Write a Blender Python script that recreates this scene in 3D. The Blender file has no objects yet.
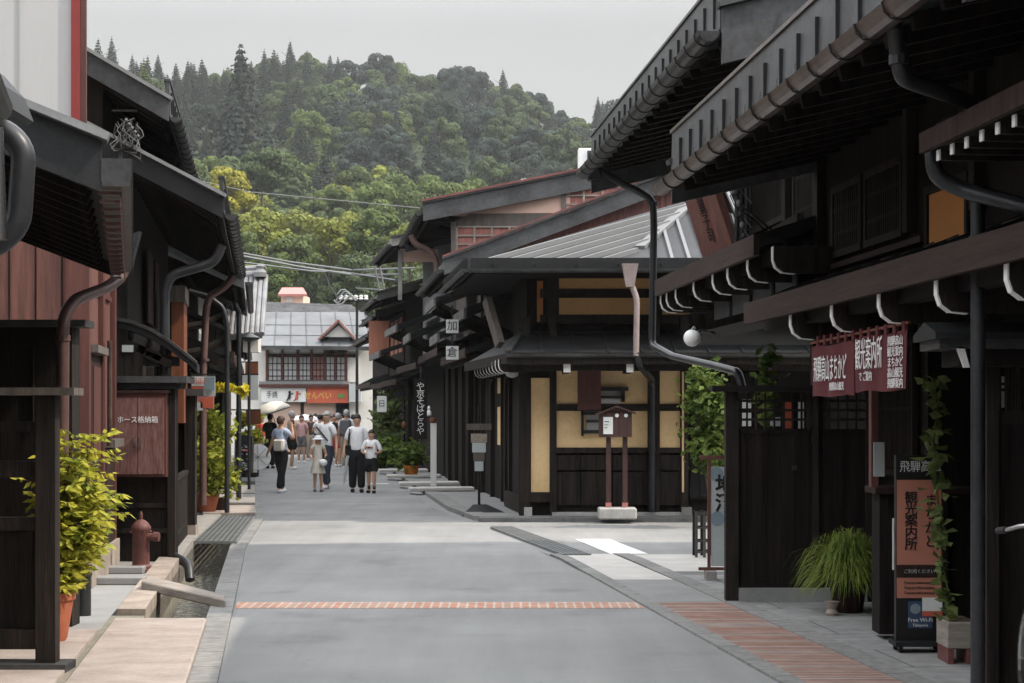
import bpy, bmesh, math, random
from mathutils import Vector, Matrix, noise
R = random.Random(7)
sc = bpy.context.scene
COL = sc.collection
F, HY, CH = 1900.0, 415.0, 1.6      # focal length in pixels, horizon row, eye height

def W(px, py, Y):
    return Vector(((px-512)/F*Y, Y, CH+(HY-py)/F*Y))
def G(px, py, z=0.0):
    return W(px, py, F*(CH-z)/(py-HY))
def XX(px, Y): return (px-512)/F*Y
def ZZ(py, Y): return CH+(HY-py)/F*Y

def lerp_table(tab, y):
    if y <= tab[0][0]: a, b = tab[0], tab[1]
    elif y >= tab[-1][0]: a, b = tab[-2], tab[-1]
    else:
        for a, b in zip(tab, tab[1:]):
            if a[0] <= y <= b[0]: break
    t = (y-a[0])/(b[0]-a[0])
    return a[1]+(b[1]-a[1])*t
XL_T = [(-12, 1.17), (11.34, -1.755), (22.7, -3.18), (29, -3.785), (54.3, -7.2), (76, -10.1)]
XR_T = [(-12, 4.13), (11.34, 1.594), (21.1, .533), (32, -1.28), (56.3, -3.9), (76, -6.6)]
def XL(y): return lerp_table(XL_T, y)
def XR(y): return lerp_table(XR_T, y)

# ---------------------------------------------------------------- objects
ROOT = {}
def setp(o, label=None, cat=None, group=None, kind=None):
    if label: o['label'] = label
    if cat: o['category'] = cat
    if group: o['group'] = group
    if kind: o['kind'] = kind
    return o
def thing(name, label, cat, loc, rotz=0.0, group=None):
    o = bpy.data.objects.new(name, None); COL.objects.link(o)
    o.location = loc; o.rotation_euler = (0, 0, rotz); o.empty_display_size = .3
    ROOT[o.name] = Matrix.Translation(Vector(loc)) @ Matrix.Rotation(rotz, 4, 'Z')
    return setp(o, label, cat, group)

class Frame:
    """plan frame: a runs down the street (equal to world Y), b towards the street, z up"""
    def __init__(s, ox, dx, side):
        s.ox, s.dx, s.side = ox, dx, side
        s.L = math.hypot(dx, 1)
        s.nx, s.ny = -side/s.L, side*dx/s.L
        s.ang = math.atan2(1, dx)
    def w(s, a, b, z): return Vector((s.ox+a*s.dx+b*s.nx, a+b*s.ny, z))
    def a_at(s, px, b):
        k = (px-512)/F
        return (k*b*s.ny-s.ox-b*s.nx)/(s.dx-k)
    def b_at(s, px, a):
        k = (px-512)/F
        return (k*a-s.ox-a*s.dx)/(s.nx-k*s.ny)
    def pt(s, px, py, b):
        a = s.a_at(px, b); Y = a+b*s.ny
        return (a, b, ZZ(py, Y))

class MB:
    def __init__(s, fr=None): s.v = []; s.f = []; s.fr = fr
    def P(s, p): return s.fr.w(*p) if s.fr else Vector(p)
    def add(s, vs, fs):
        n = len(s.v); s.v += [s.P(v) for v in vs]; s.f += [[i+n for i in f] for f in fs]; return s
    def hexa(s, p):
        return s.add(p, [(0, 3, 2, 1), (4, 5, 6, 7), (0, 1, 5, 4), (1, 2, 6, 5), (2, 3, 7, 6), (3, 0, 4, 7)])
    def box(s, a0, a1, b0, b1, z0, z1):
        return s.hexa([(a0, b0, z0), (a1, b0, z0), (a1, b1, z0), (a0, b1, z0), (a0, b0, z1), (a1, b0, z1), (a1, b1, z1), (a0, b1, z1)])
    def rbox(s, c, sx, sy, sz, rot=0.0, tilt=None):
        m = Matrix.Rotation(rot, 3, 'Z')
        if tilt: m = m @ tilt
        c = Vector(c); p = []
        for z in (-.5, .5):
            for x, y in ((-.5, -.5), (.5, -.5), (.5, .5), (-.5, .5)):
                p.append(tuple(c + m @ Vector((x*sx, y*sy, z*sz))))
        return s.hexa(p)
    def prism(s, poly, vec):
        n = len(poly); q = [tuple(Vector(p)+Vector(vec)) for p in poly]
        fs = [list(range(n))[::-1], list(range(n, 2*n))]+[(i, (i+1) % n, (i+1) % n+n, i+n) for i in range(n)]
        return s.add([tuple(p) for p in poly]+q, fs)
    def slab(s, p0, p1, p2, p3, th):
        a, b, c, d = map(Vector, (p0, p1, p2, p3))
        n = (b-a).cross(d-a).normalized()*th
        return s.prism([a, b, c, d], -n)
    def beam(s, p, q, w, h, up=(0, 0, 1)):
        p, q = Vector(p), Vector(q); d = (q-p).normalized(); up = Vector(up)
        x = d.cross(up)
        if x.length < 1e-4: x = d.cross(Vector((1, 0, 0)))
        x.normalize(); u = x.cross(d)
        x *= w/2; u *= h/2
        return s.hexa([tuple(v) for v in (p-x-u, p+x-u, p+x+u, p-x+u, q-x-u, q+x-u, q+x+u, q-x+u)])
    def ring_path(s, path, prof_fn, closed_prof=True, caps=True):
        path = [Vector(p) for p in path]; rings = []
        N = len(path); prev = None
        for i, p in enumerate(path):
            d = ((path[i]-path[i-1]).normalized() if i else Vector((0, 0, 0)))+((path[i+1]-path[i]).normalized() if i < N-1 else Vector((0, 0, 0)))
            d.normalize()
            up = Vector((0, 0, 1)) if abs(d.z) < .95 else Vector((0, 1, 0))
            x = d.cross(up).normalized() if prev is None else (prev-d*prev.dot(d)).normalized()
            prev = x
            y = x.cross(d)
            sc_ = 1.0
            if 0 < i < N-1:
                c = (path[i]-path[i-1]).normalized().dot((path[i+1]-path[i]).normalized())
                sc_ = 1.0/max(.6, math.sqrt(max(0, (1+c)/2)))
            rings.append([p+x*u*1.0+y*v*1.0 for u, v in prof_fn(i, sc_)])
        n = len(rings[0]); vs = [tuple(v) for r in rings for v in r]; fs = []
        for i in range(N-1):
            for j in range(n if closed_prof else n-1):
                k = (j+1) % n
                fs.append((i*n+j, i*n+k, (i+1)*n+k, (i+1)*n+j))
        if caps: fs += [tuple(range(n))[::-1], tuple(range((N-1)*n, N*n))]
        return s.add(vs, fs)
    def tube(s, path, r, n=10, caps=True):
        rr = r if isinstance(r, (list, tuple)) else [r]*len(path)
        return s.ring_path(path, lambda i, k: [(rr[i]*math.cos(t*2*math.pi/n), rr[i]*math.sin(t*2*math.pi/n)) for t in range(n)], caps=caps)
    def halfpipe(s, p, q, r, n=8, th=.008):
        o = [(r*math.cos(math.pi+math.pi*t/n), r*math.sin(math.pi+math.pi*t/n)) for t in range(n+1)]
        i_ = [((r-th)*math.cos(math.pi+math.pi*t/n), (r-th)*math.sin(math.pi+math.pi*t/n)) for t in range(n, -1, -1)]
        s.ring_path([p, q], lambda i, k: o+i_, caps=True)
        for e, d in ((Vector(p), 1), (Vector(q), -1)):
            dd = (Vector(q)-Vector(p)).normalized()*.006*d
            s.ring_path([e, e+dd], lambda i, k: o, caps=True)
        return s
    def lathe(s, c, prof, n=20, axis='Z'):
        vs = []; fs = []
        for r, z in prof:
            for t in range(n):
                a = 2*math.pi*t/n; vs.append((c[0]+r*math.cos(a), c[1]+r*math.sin(a), c[2]+z))
        m = len(prof)
        for i in range(m-1):
            for j in range(n):
                k = (j+1) % n; fs.append((i*n+j, i*n+k, (i+1)*n+k, (i+1)*n+j))
        fs += [tuple(range(n))[::-1], tuple(range((m-1)*n, m*n))]
        return s.add(vs, fs)
    def sphere(s, c, r, n=14, sz=1.0):
        prof = [(max(1e-4, r*math.sin(math.pi*i/n)), -r*sz*math.cos(math.pi*i/n)) for i in range(n+1)]
        return s.lathe(c, prof, n*2)
    def build(s, name, m, parent=None, smooth=False, label=None, cat=None, group=None, kind=None, bevel=0.0, recalc=True):
        inv = None; org = None
        if parent is not None:
            rt = parent
            while rt.parent: rt = rt.parent
            M = ROOT[rt.name]
            ROOT_M = M
            inv = M.inverted(); vs = [inv @ v for v in s.v]
        else:
            lo = [min(v[i] for v in s.v) for i in range(3)]; hi = [max(v[i] for v in s.v) for i in range(3)]
            org = Vector(((lo[0]+hi[0])/2, (lo[1]+hi[1])/2, lo[2]))
            if kind == 'structure': org = Vector((0, 0, 0))
            vs = [v-org for v in s.v]
        me = bpy.data.meshes.new(name)
        me.from_pydata([tuple(v) for v in vs], [], s.f); me.update()
        if recalc:
            bm = bmesh.new(); bm.from_mesh(me)
            bmesh.ops.recalc_face_normals(bm, faces=bm.faces); bm.to_mesh(me); bm.free()
        if smooth:
            me.shade_smooth()
            try: me.set_sharp_from_angle(angle=math.radians(40))
            except Exception: pass
        o = bpy.data.objects.new(name, me); COL.objects.link(o)
        if isinstance(m, str): m = MT[m]
        me.materials.append(m)
        if parent is not None: o.parent = parent
        else:
            o.location = org; ROOT[o.name] = Matrix.Translation(org)
        if bevel:
            b = o.modifiers.new('bevel', 'BEVEL'); b.width = bevel; b.segments = 1; b.limit_method = 'ANGLE'
        return setp(o, label, cat, group, kind)

def repeat(o, offs, subs=True):
    """copies of a part (and its sub-parts) moved by offsets given in the root's own axes"""
    res = []
    for d in offs:
        c = o.copy(); COL.objects.link(c); c.parent = o.parent
        c.location = Vector(o.location)+Vector(d)
        for ch in list(o.children):
            g = ch.copy(); COL.objects.link(g); g.parent = c
        res.append(c)
    return res
def dup(root, loc, rotz=None, label=None, scale=None):
    r = root.copy(); COL.objects.link(r); r.location = loc
    if rotz is not None: r.rotation_euler = (0, 0, rotz)
    if scale is not None: r.scale = scale if hasattr(scale, '__len__') else (scale,)*3
    if label: r['label'] = label
    for ch in list(root.children):
        c = ch.copy(); COL.objects.link(c); c.parent = r
        for g in list(ch.children):
            d = g.copy(); COL.objects.link(d); d.parent = c
    return r

# ---------------------------------------------------------------- materials
MT = {}
def newmat(name):
    m = bpy.data.materials.new(name); m.use_nodes = True
    nt = m.node_tree; return m, nt, nt.nodes['Principled BSDF']
def N(nt, t, **kw):
    n = nt.nodes.new(t)
    for k, v in kw.items():
        if k in n.inputs: n.inputs[k].default_value = v
        else: setattr(n, k, v)
    return n
def mat(name, col, rough=.7, var=.25, scale=3.0, stretch=(1, 1, 1), bump=.15, metal=0.0, col2=None, fine=40.0, spec=.4, coord='Object', dist=.004, lo=.35, hi=.65):
    m, nt, b = newmat(name); L = nt.links.new
    tc = N(nt, 'ShaderNodeTexCoord'); mp = N(nt, 'ShaderNodeMapping'); mp.inputs['Scale'].default_value = stretch
    L(tc.outputs[coord], mp.inputs[0])
    n1 = N(nt, 'ShaderNodeTexNoise', Scale=scale, Detail=6.0, Roughness=.6); L(mp.outputs[0], n1.inputs['Vector'])
    n2 = N(nt, 'ShaderNodeTexNoise', Scale=fine, Detail=4.0, Roughness=.6); L(mp.outputs[0], n2.inputs['Vector'])
    mx = N(nt, 'ShaderNodeMath', operation='MULTIPLY_ADD'); L(n2.outputs[0], mx.inputs[0]); mx.inputs[1].default_value = .35; 
    sb = N(nt, 'ShaderNodeMath', operation='MULTIPLY'); L(n1.outputs[0], sb.inputs[0]); sb.inputs[1].default_value = .65; L(sb.outputs[0], mx.inputs[2])
    cr = N(nt, 'ShaderNodeValToRGB'); L(mx.outputs[0], cr.inputs[0])
    e = cr.color_ramp.elements
    c2 = col2 or tuple(min(1, c*(1+var)) for c in col); c1 = tuple(c*(1-var) for c in col) if col2 is None else col
    e[0].position = lo; e[0].color = (*c1, 1); e[1].position = hi; e[1].color = (*c2, 1)
    L(cr.outputs[0], b.inputs['Base Color'])
    b.inputs['Roughness'].default_value = rough; b.inputs['Metallic'].default_value = metal
    b.inputs['Specular IOR Level'].default_value = spec
    if bump:
        bp = N(nt, 'ShaderNodeBump', Strength=bump, Distance=dist*5); L(mx.outputs[0], bp.inputs['Height']); L(bp.outputs[0], b.inputs['Normal'])
    MT[name] = m; return m
G3 = (9, 9, .6)
mat('dark_wood', (.0055, .0052, .0052), .75, .5, 1.6, G3, .5, fine=9, spec=.12, col2=(.028, .021, .0175), lo=.36, hi=.70)
mat('dark_wood_b', (.0095, .0088, .0085), .7, .45, 1.6, G3, .5, fine=9, spec=.16, col2=(.044, .033, .027), lo=.36, hi=.72)
mat('brown_wood', (.034, .020, .017), .65, .45, 2, G3, .3, fine=9, spec=.15)
GH = (.6, 9, 9)
mat('brown_wood_h', (.026, .016, .014), .65, .45, 2, GH, .4, fine=9, spec=.15, col2=(.055, .036, .030), lo=.36, hi=.68)
mat('dark_wood_h', (.0085, .008, .008), .7, .45, 1.6, GH, .4, fine=9, spec=.15, col2=(.03, .024, .021), lo=.36, hi=.72)
mat('old_wood', (.10, .085, .075), .8, .4, 2, G3, .3, fine=9)
mat('grey_wood', (.26, .23, .20), .85, .3, 3, (1, 1, 6), .4, fine=9)
mat('red_wood', (.085, .028, .022), .55, .35, 1.5, G3, .2, fine=9)
mat('faded_red', (.30, .125, .105), .8, .4, 3, G3, .2, fine=9)
mat('red_plank', (.115, .046, .035), .7, .4, 1.5, G3, .2, fine=8)
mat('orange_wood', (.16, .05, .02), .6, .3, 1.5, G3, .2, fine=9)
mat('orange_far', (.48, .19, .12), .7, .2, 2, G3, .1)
mat('red_paint', (.20, .028, .026), .35, .2, 1.5, (3, 3, .5), .05)
mat('beige_plaster', (.70, .49, .25), .9, .1, 1.5, (1, 1, 1), .12, col2=(.84, .60, .33), lo=.38, hi=.6, fine=22)
mat('pale_roof', (.15, .157, .165), .7, .25, .8, (1, 1, 1), .03, spec=.2)
mat('ochre_plaster', (.55, .24, .08), .9, .12, 1.2, (1, 1, 1), .08)
mat('pink_plaster', (.62, .42, .34), .9, .12, 1.2, (1, 1, 1), .05)
mat('white_plaster', (.68, .66, .62), .9, .08, 1.2, (1, 1, 1), .05)
mat('grey_wall', (.22, .22, .22), .9, .2, 1.2, (1, 1, 1), .05)
mat('metal_cladding', (.44, .435, .43), .5, .05, .7, (1, 1, .3), .0)
mat('dark_metal', (.018, .019, .020), .55, .4, 2, (1, 1, 1), .1, metal=.05, spec=.25)
mat('gutter_metal', (.032, .031, .031), .42, .35, 2.5, (1, 1, 1), .15, metal=.4, col2=(.085, .088, .09), lo=.38, hi=.66, fine=18)
mat('grey_metal', (.040, .040, .041), .5, .3, 1.6, (1, 1, 1), .12, metal=.25, col2=(.088, .092, .097), lo=.40, hi=.62, fine=16)
mat('copper', (.05, .034, .030), .30, .45, 3, (1, 1, 1), .15, metal=.5, col2=(.15, .105, .09), lo=.38, hi=.64, fine=14)
mat('red_metal', (.17, .065, .06), .5, .35, 3, (1, 1, 1), .05, metal=.2)
mat('pipe_metal', (.035, .037, .04), .38, .3, 3, (1, 1, 1), .03, metal=.3)
mat('brown_pipe', (.12, .07, .062), .45, .3, 3, (1, 1, 1), .03, metal=.2)
mat('faded_pink', (.34, .17, .15), .8, .35, 6, G3, .1, fine=12)
mat('pale_pipe', (.26, .21, .20), .5, .3, 4, (1, 1, 1), .05)
mat('brown_box', (.06, .029, .025), .6, .35, 2, G3, .2, fine=9)
mat('weathered_grey', (.07, .068, .066), .75, .3, 2, (1, 1, 1), .2, col2=(.19, .18, .17), lo=.38, hi=.64, fine=14)
mat('warm_ochre', (.52, .30, .12), .9, .1, 1.5, (1, 1, 1), .1, col2=(.66, .40, .17), lo=.38, hi=.6)
mat('silver_roof', (.065, .068, .072), .8, .2, 1.0, (1, 1, 1), .03, spec=.1)
mat('sign_brown', (.13, .055, .045), .6, .35, 2, G3, .2, fine=9)
mat('steel', (.22, .23, .23), .5, .2, 3, (1, 1, 1), 0, metal=.3)
mat('silver_rib', (.17, .175, .18), .6, .08, 1.0, (1, 1, 1), .0, spec=.2)
mat('roof_tile', (.20, .20, .205), .6, .4, 2, (1, 1, 1), .2)
mat('stone', (.27, .255, .235), .9, .2, 3, (1, 1, 1), .5)
mat('granite', (.42, .415, .40), .9, .2, 5, (1, 1, 1), .4)
mat('dark_stone', (.15, .15, .145), .9, .3, 4, (1, 1, 1), .5)
mat('pale_stone', (.52, .50, .47), .9, .12, 3, (1, 1, 1), .3)
mat('warm_stone', (.21, .175, .145), .95, .2, 2.5, (1, 1, 1), .6, col2=(.37, .31, .26), lo=.38, hi=.62, fine=25)
mat('moss_stone', (.13, .13, .10), .95, .4, 3, (1, 1, 1), .6, col2=(.27, .24, .19))
mat('concrete', (.25, .25, .245), .9, .15, 2, (1, 1, 1), .2)
mat('white_paint', (.75, .74, .72), .6, .04, 2, (1, 1, 1), .0)
mat('white_plain', (.8, .8, .79), .6, .03, 2, (1, 1, 1), .0)
mat('white_cloth', (.86, .86, .85), .9, .05, 6, (1, 1, 1), .2)
mat('black_paint', (.012, .012, .013), .45, .2, 3, (1, 1, 1), .0)
mat('ink', (.01, .01, .01), .7, .1, 3, (1, 1, 1), .0)
mat('terracotta', (.42, .13, .07), .8, .2, 3, (1, 1, 1), .1)
mat('hydrant_red', (.11, .040, .034), .6, .4, 5, (1, 1, 1), .3)
mat('noren_cloth', (.095, .016, .019), .9, .15, 3, (1, 1, 1), .1)
mat('pink_board', (.47, .19, .13), .6, .05, 2, (1, 1, 1), .0)
mat('sign_white', (.72, .73, .71), .6, .04, 2, (1, 1, 1), .0)
mat('sign_grey', (.42, .45, .45), .7, .08, 3, (1, 1, 1), .0)
mat('sign_red', (.50, .11, .06), .6, .15, 2, (1, 1, 1), .0)
mat('sign_yellow', (.75, .50, .12), .6, .1, 2, (1, 1, 1), .0)
mat('sign_blue', (.20, .26, .29), .6, .1, 2, (1, 1, 1), .0)
mat('sign_navy', (.04, .07, .14), .6, .1, 2, (1, 1, 1), .0)
mat('sign_pink', (.42, .17, .15), .6, .1, 6, (1, 1, 1), .0)
mat('sign_green', (.12, .22, .06), .6, .1, 6, (1, 1, 1), .0)
mat('shutter', (.50, .36, .29), .7, .1, 2, (1, 1, 1), .0)
mat('skin', (.50, .29, .20), .6, .08, 4, (1, 1, 1), .0)
mat('hair_black', (.015, .012, .011), .6, .3, 20, (1, 1, 1), .3)
mat('hair_brown', (.05, .025, .018), .6, .3, 20, (1, 1, 1), .3)
mat('hair_grey', (.42, .41, .40), .7, .2, 20, (1, 1, 1), .3)
for nm, c in dict(cloth_white=(.83, .83, .84), cloth_black=(.012, .012, .014), cloth_blue=(.36, .42, .55), cloth_cream=(.60, .56, .49), cloth_grey=(.13, .13, .14), cloth_tan=(.58, .42, .31), cloth_khaki=(.36, .33, .27), cloth_navy=(.035, .04, .06), cloth_red=(.42, .06, .05), cloth_pink=(.60, .36, .36), cloth_brown=(.09, .06, .05), leather_grey=(.45, .43, .42)).items():
    mat(nm, c, .9, .12, 8, (1, 1, 1), .3, dist=.002)
mat('bark', (.10, .075, .055), .95, .35, 4, (4, 4, .8), .6)
mat('rust', (.10, .045, .03), .8, .5, 5, (1, 1, 1), .3)

def simple(name, col, rough=.5, metal=0, emis=None, spec=.5):
    m, nt, b = newmat(name)
    b.inputs['Base Color'].default_value = (*col, 1); b.inputs['Roughness'].default_value = rough
    b.inputs['Metallic'].default_value = metal; b.inputs['Specular IOR Level'].default_value = spec
    if emis:
        b.inputs['Emission Color'].default_value = (*col, 1); b.inputs['Emission Strength'].default_value = emis
    MT[name] = m; return m
simple('glass_dark', (.02, .022, .024), .12)
simple('glass_pale', (.50, .51, .51), .4)
simple('cable_mid', (.13, .135, .14), .6)
simple('lamp_globe', (.8, .8, .78), .3)
simple('cable', (.02, .02, .02), .6)
simple('cable_grey', (.30, .31, .31), .6)
simple('chrome', (.5, .5, .5), .25, 1)
simple('rubber', (.02, .02, .02), .8)

# paving: stripes / slabs worked into the surface
def paving(name, c1, c2, cm, bw, bh, rot=0.0, mortar=.02, rough=.9, off=.5, varscale=1.0, bump=.3):
    m, nt, b = newmat(name); L = nt.links.new
    tc = N(nt, 'ShaderNodeTexCoord'); mp = N(nt, 'ShaderNodeMapping'); mp.inputs['Rotation'].default_value = (0, 0, rot)
    L(tc.outputs['Object'], mp.inputs[0])
    br = N(nt, 'ShaderNodeTexBrick'); L(mp.outputs[0], br.inputs['Vector'])
    br.offset = off
    br.inputs['Scale'].default_value = 1; br.inputs['Brick Width'].default_value = bw; br.inputs['Row Height'].default_value = bh
    br.inputs['Mortar Size'].default_value = mortar; br.inputs['Mortar Smooth'].default_value = .3
    br.inputs['Color1'].default_value = (*c1, 1); br.inputs['Color2'].default_value = (*c2, 1); br.inputs['Mortar'].default_value = (*cm, 1)
    n1 = N(nt, 'ShaderNodeTexNoise', Scale=6.0*varscale, Detail=8.0, Roughness=.65); L(tc.outputs['Object'], n1.inputs['Vector'])
    cr = N(nt, 'ShaderNodeMapRange'); L(n1.outputs[0], cr.inputs[0]); cr.inputs[1].default_value = .3; cr.inputs[2].default_value = .7; cr.inputs[3].default_value = .72; cr.inputs[4].default_value = 1.22
    mx = N(nt, 'ShaderNodeMix', data_type='RGBA', blend_type='MULTIPLY'); mx.inputs[0].default_value = 1
    L(br.outputs['Color'], mx.inputs[6]); L(cr.outputs[0], mx.inputs[7]); L(mx.outputs[2], b.inputs['Base Color'])
    b.inputs['Roughness'].default_value = rough; b.inputs['Specular IOR Level'].default_value = .3
    bp = N(nt, 'ShaderNodeBump', Strength=bump, Distance=.01); bp.invert = True; L(br.outputs['Fac'], bp.inputs['Height']); L(bp.outputs[0], b.inputs['Normal'])
    MT[name] = m
paving('strip_paving', (.32, .15, .105), (.36, .31, .28), (.07, .055, .05), 40, .075, 0, .009, off=.3, varscale=.8)
paving('band_brick', (.48, .24, .17), (.45, .29, .22), (.50, .42, .36), .075, .6, 0, .012, off=0)
paving('slab_paving', (.25, .25, .245), (.28, .28, .275), (.10, .10, .10), 1.2, .9, -.09, .008)
paving('kerb_stone', (.20, .20, .195), (.26, .255, .245), (.13, .13, .125), .75, 30, -(math.pi/2+.12), .012, varscale=2, off=0)
mat('pink_flag', (.27, .225, .20), .95, .2, 2.2, (1, 1.4, 1), .5, col2=(.42, .365, .33), lo=.36, hi=.64, fine=30)

# asphalt: aggregate speckle, worn and repaired patches
def asphalt():
    m, nt, b = newmat('asphalt'); L = nt.links.new
    tc = N(nt, 'ShaderNodeTexCoord')
    n1 = N(nt, 'ShaderNodeTexNoise', Scale=.55, Detail=5.0, Roughness=.55); L(tc.outputs['Object'], n1.inputs['Vector'])
    mp = N(nt, 'ShaderNodeMapping'); mp.inputs['Rotation'].default_value = (0, 0, .12); mp.inputs['Scale'].default_value = (1.6, .12, 1); L(tc.outputs['Object'], mp.inputs[0])
    n3 = N(nt, 'ShaderNodeTexNoise', Scale=2.2, Detail=4.0, Roughness=.6); L(mp.outputs[0], n3.inputs['Vector'])
    n2 = N(nt, 'ShaderNodeTexNoise', Scale=60.0, Detail=6.0, Roughness=.85); L(tc.outputs['Object'], n2.inputs['Vector'])
    a1 = N(nt, 'ShaderNodeMath', operation='MULTIPLY_ADD'); L(n1.outputs[0], a1.inputs[0]); a1.inputs[1].default_value = .4
    a2 = N(nt, 'ShaderNodeMath', operation='MULTIPLY_ADD'); L(n2.outputs[0], a2.inputs[0]); a2.inputs[1].default_value = .35
    a3 = N(nt, 'ShaderNodeMath', operation='MULTIPLY'); L(n3.outputs[0], a3.inputs[0]); a3.inputs[1].default_value = .25
    L(a3.outputs[0], a2.inputs[2]); L(a2.outputs[0], a1.inputs[2])
    cr = N(nt, 'ShaderNodeValToRGB'); L(a1.outputs[0], cr.inputs[0]); e = cr.color_ramp.elements
    e[0].position = .36; e[0].color = (.185, .188, .188, 1); e[1].position = .64; e[1].color = (.305, .305, .30, 1)
    # fine cracks and old seams
    nv = N(nt, 'ShaderNodeTexNoise', Scale=1.3, Detail=4.0); L(tc.outputs['Object'], nv.inputs['Vector'])
    va = N(nt, 'ShaderNodeMix', data_type='RGBA'); va.inputs[0].default_value = .35; L(tc.outputs['Object'], va.inputs[6]); L(nv.outputs['Color'], va.inputs[7])
    vo = N(nt, 'ShaderNodeTexVoronoi', feature='DISTANCE_TO_EDGE'); vo.inputs['Scale'].default_value = .42; L(va.outputs[2], vo.inputs['Vector'])
    mr = N(nt, 'ShaderNodeMapRange'); L(vo.outputs['Distance'], mr.inputs[0]); mr.inputs[1].default_value = .0; mr.inputs[2].default_value = .004; mr.inputs[3].default_value = .93; mr.inputs[4].default_value = 1.0
    # darker spill stains
    ns = N(nt, 'ShaderNodeTexNoise', Scale=.9, Detail=3.0, Roughness=.5); L(tc.outputs['Object'], ns.inputs['Vector'])
    ms = N(nt, 'ShaderNodeMapRange'); L(ns.outputs[0], ms.inputs[0]); ms.inputs[1].default_value = .60; ms.inputs[2].default_value = .72; ms.inputs[3].default_value = 1.0; ms.inputs[4].default_value = .80
    mm = N(nt, 'ShaderNodeMath', operation='MULTIPLY'); L(mr.outputs[0], mm.inputs[0]); L(ms.outputs[0], mm.inputs[1])
    mc = N(nt, 'ShaderNodeMix', data_type='RGBA', blend_type='MULTIPLY'); mc.inputs[0].default_value = 1; L(cr.outputs[0], mc.inputs[6]); L(mm.outputs[0], mc.inputs[7])
    L(mc.outputs[2], b.inputs['Base Color']); b.inputs['Roughness'].default_value = .9; b.inputs['Specular IOR Level'].default_value = .25
    bp = N(nt, 'ShaderNodeBump', Strength=.5, Distance=.006); L(n2.outputs[0], bp.inputs['Height']); L(bp.outputs[0], b.inputs['Normal'])
    MT['asphalt'] = m
asphalt()

def leafmat(name, c1, c2, scale=.35, trans=.25, tint=False):
    m, nt, b = newmat(name); L = nt.links.new
    tc = N(nt, 'ShaderNodeTexCoord'); n1 = N(nt, 'ShaderNodeTexNoise', Scale=scale, Detail=5.0, Roughness=.7); L(tc.outputs['Object'], n1.inputs['Vector'])
    cr = N(nt, 'ShaderNodeValToRGB'); L(n1.outputs[0], cr.inputs[0]); e = cr.color_ramp.elements
    e[0].position = .38; e[0].color = (*c1, 1); e[1].position = .62; e[1].color = (*c2, 1)
    out = cr.outputs[0]
    if tint:
        oi = N(nt, 'ShaderNodeObjectInfo'); mx = N(nt, 'ShaderNodeMix', data_type='RGBA', blend_type='MULTIPLY'); mx.inputs[0].default_value = 1
        L(cr.outputs[0], mx.inputs[6]); L(oi.outputs['Color'], mx.inputs[7]); out = mx.outputs[2]
    L(out, b.inputs['Base Color']); b.inputs['Roughness'].default_value = .65; b.inputs['Specular IOR Level'].default_value = .25
    tr = N(nt, 'ShaderNodeBsdfTranslucent'); L(out, tr.inputs['Color']); ms = N(nt, 'ShaderNodeMixShader'); ms.inputs[0].default_value = trans
    L(b.outputs[0], ms.inputs[1]); L(tr.outputs[0], ms.inputs[2]); L(ms.outputs[0], nt.nodes['Material Output'].inputs['Surface'])
    MT[name] = m
leafmat('leaf_tree', (.55, .55, .55), (1.0, 1.0, 1.0), .5, .2, True)
leafmat('leaf_nandina', (.24, .30, .04), (.64, .57, .07), 6, .35)
leafmat('leaf_bush', (.12, .17, .03), (.42, .42, .05), 6, .35)
leafmat('leaf_yellow', (.58, .50, .05), (.68, .60, .06), 6, .4)
leafmat('leaf_green', (.045, .085, .02), (.15, .20, .035), 5, .3)
leafmat('leaf_vine', (.08, .12, .04), (.20, .25, .08), 5, .3)
leafmat('leaf_fern', (.10, .16, .03), (.27, .32, .06), 5, .3)
leafmat('leaf_orange', (.55, .16, .03), (.6, .25, .04), 6, .3)

def text(s, size, org, right, up, m, parent, name='lettering', vertical=False, bold=0, ext=.0015, line=.86, stretch=(1, 1), label=None, shear=0):
    cu = bpy.data.curves.new('txt', 'FONT'); cu.body = "\n".join(s) if vertical else s
    cu.size = size; cu.align_x = 'CENTER'; cu.align_y = 'CENTER'; cu.extrude = ext; cu.space_line = line; cu.resolution_u = 2; cu.shear = shear; cu.offset = bold*size
    t = bpy.data.objects.new('txt', cu); COL.objects.link(t)
    dg = bpy.context.evaluated_depsgraph_get(); dg.update()
    me = bpy.data.meshes.new_from_object(t.evaluated_get(dg))
    bpy.data.objects.remove(t); bpy.data.curves.remove(cu)
    r = Vector(right).normalized(); u = Vector(up).normalized(); n = r.cross(u)
    mb = MB(); o = Vector(org)
    for v in me.vertices: mb.v.append(o+r*v.co.x*stretch[0]+u*v.co.y*stretch[1]+n*v.co.z)
    mb.f = [list(p.vertices) for p in me.polygons]
    bpy.data.meshes.remove(me)
    if not mb.v: return None
    return mb.build(name, m, parent, label=label, recalc=False)
RX, UZ = Vector((1, 0, 0)), Vector((0, 0, 1))
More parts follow.
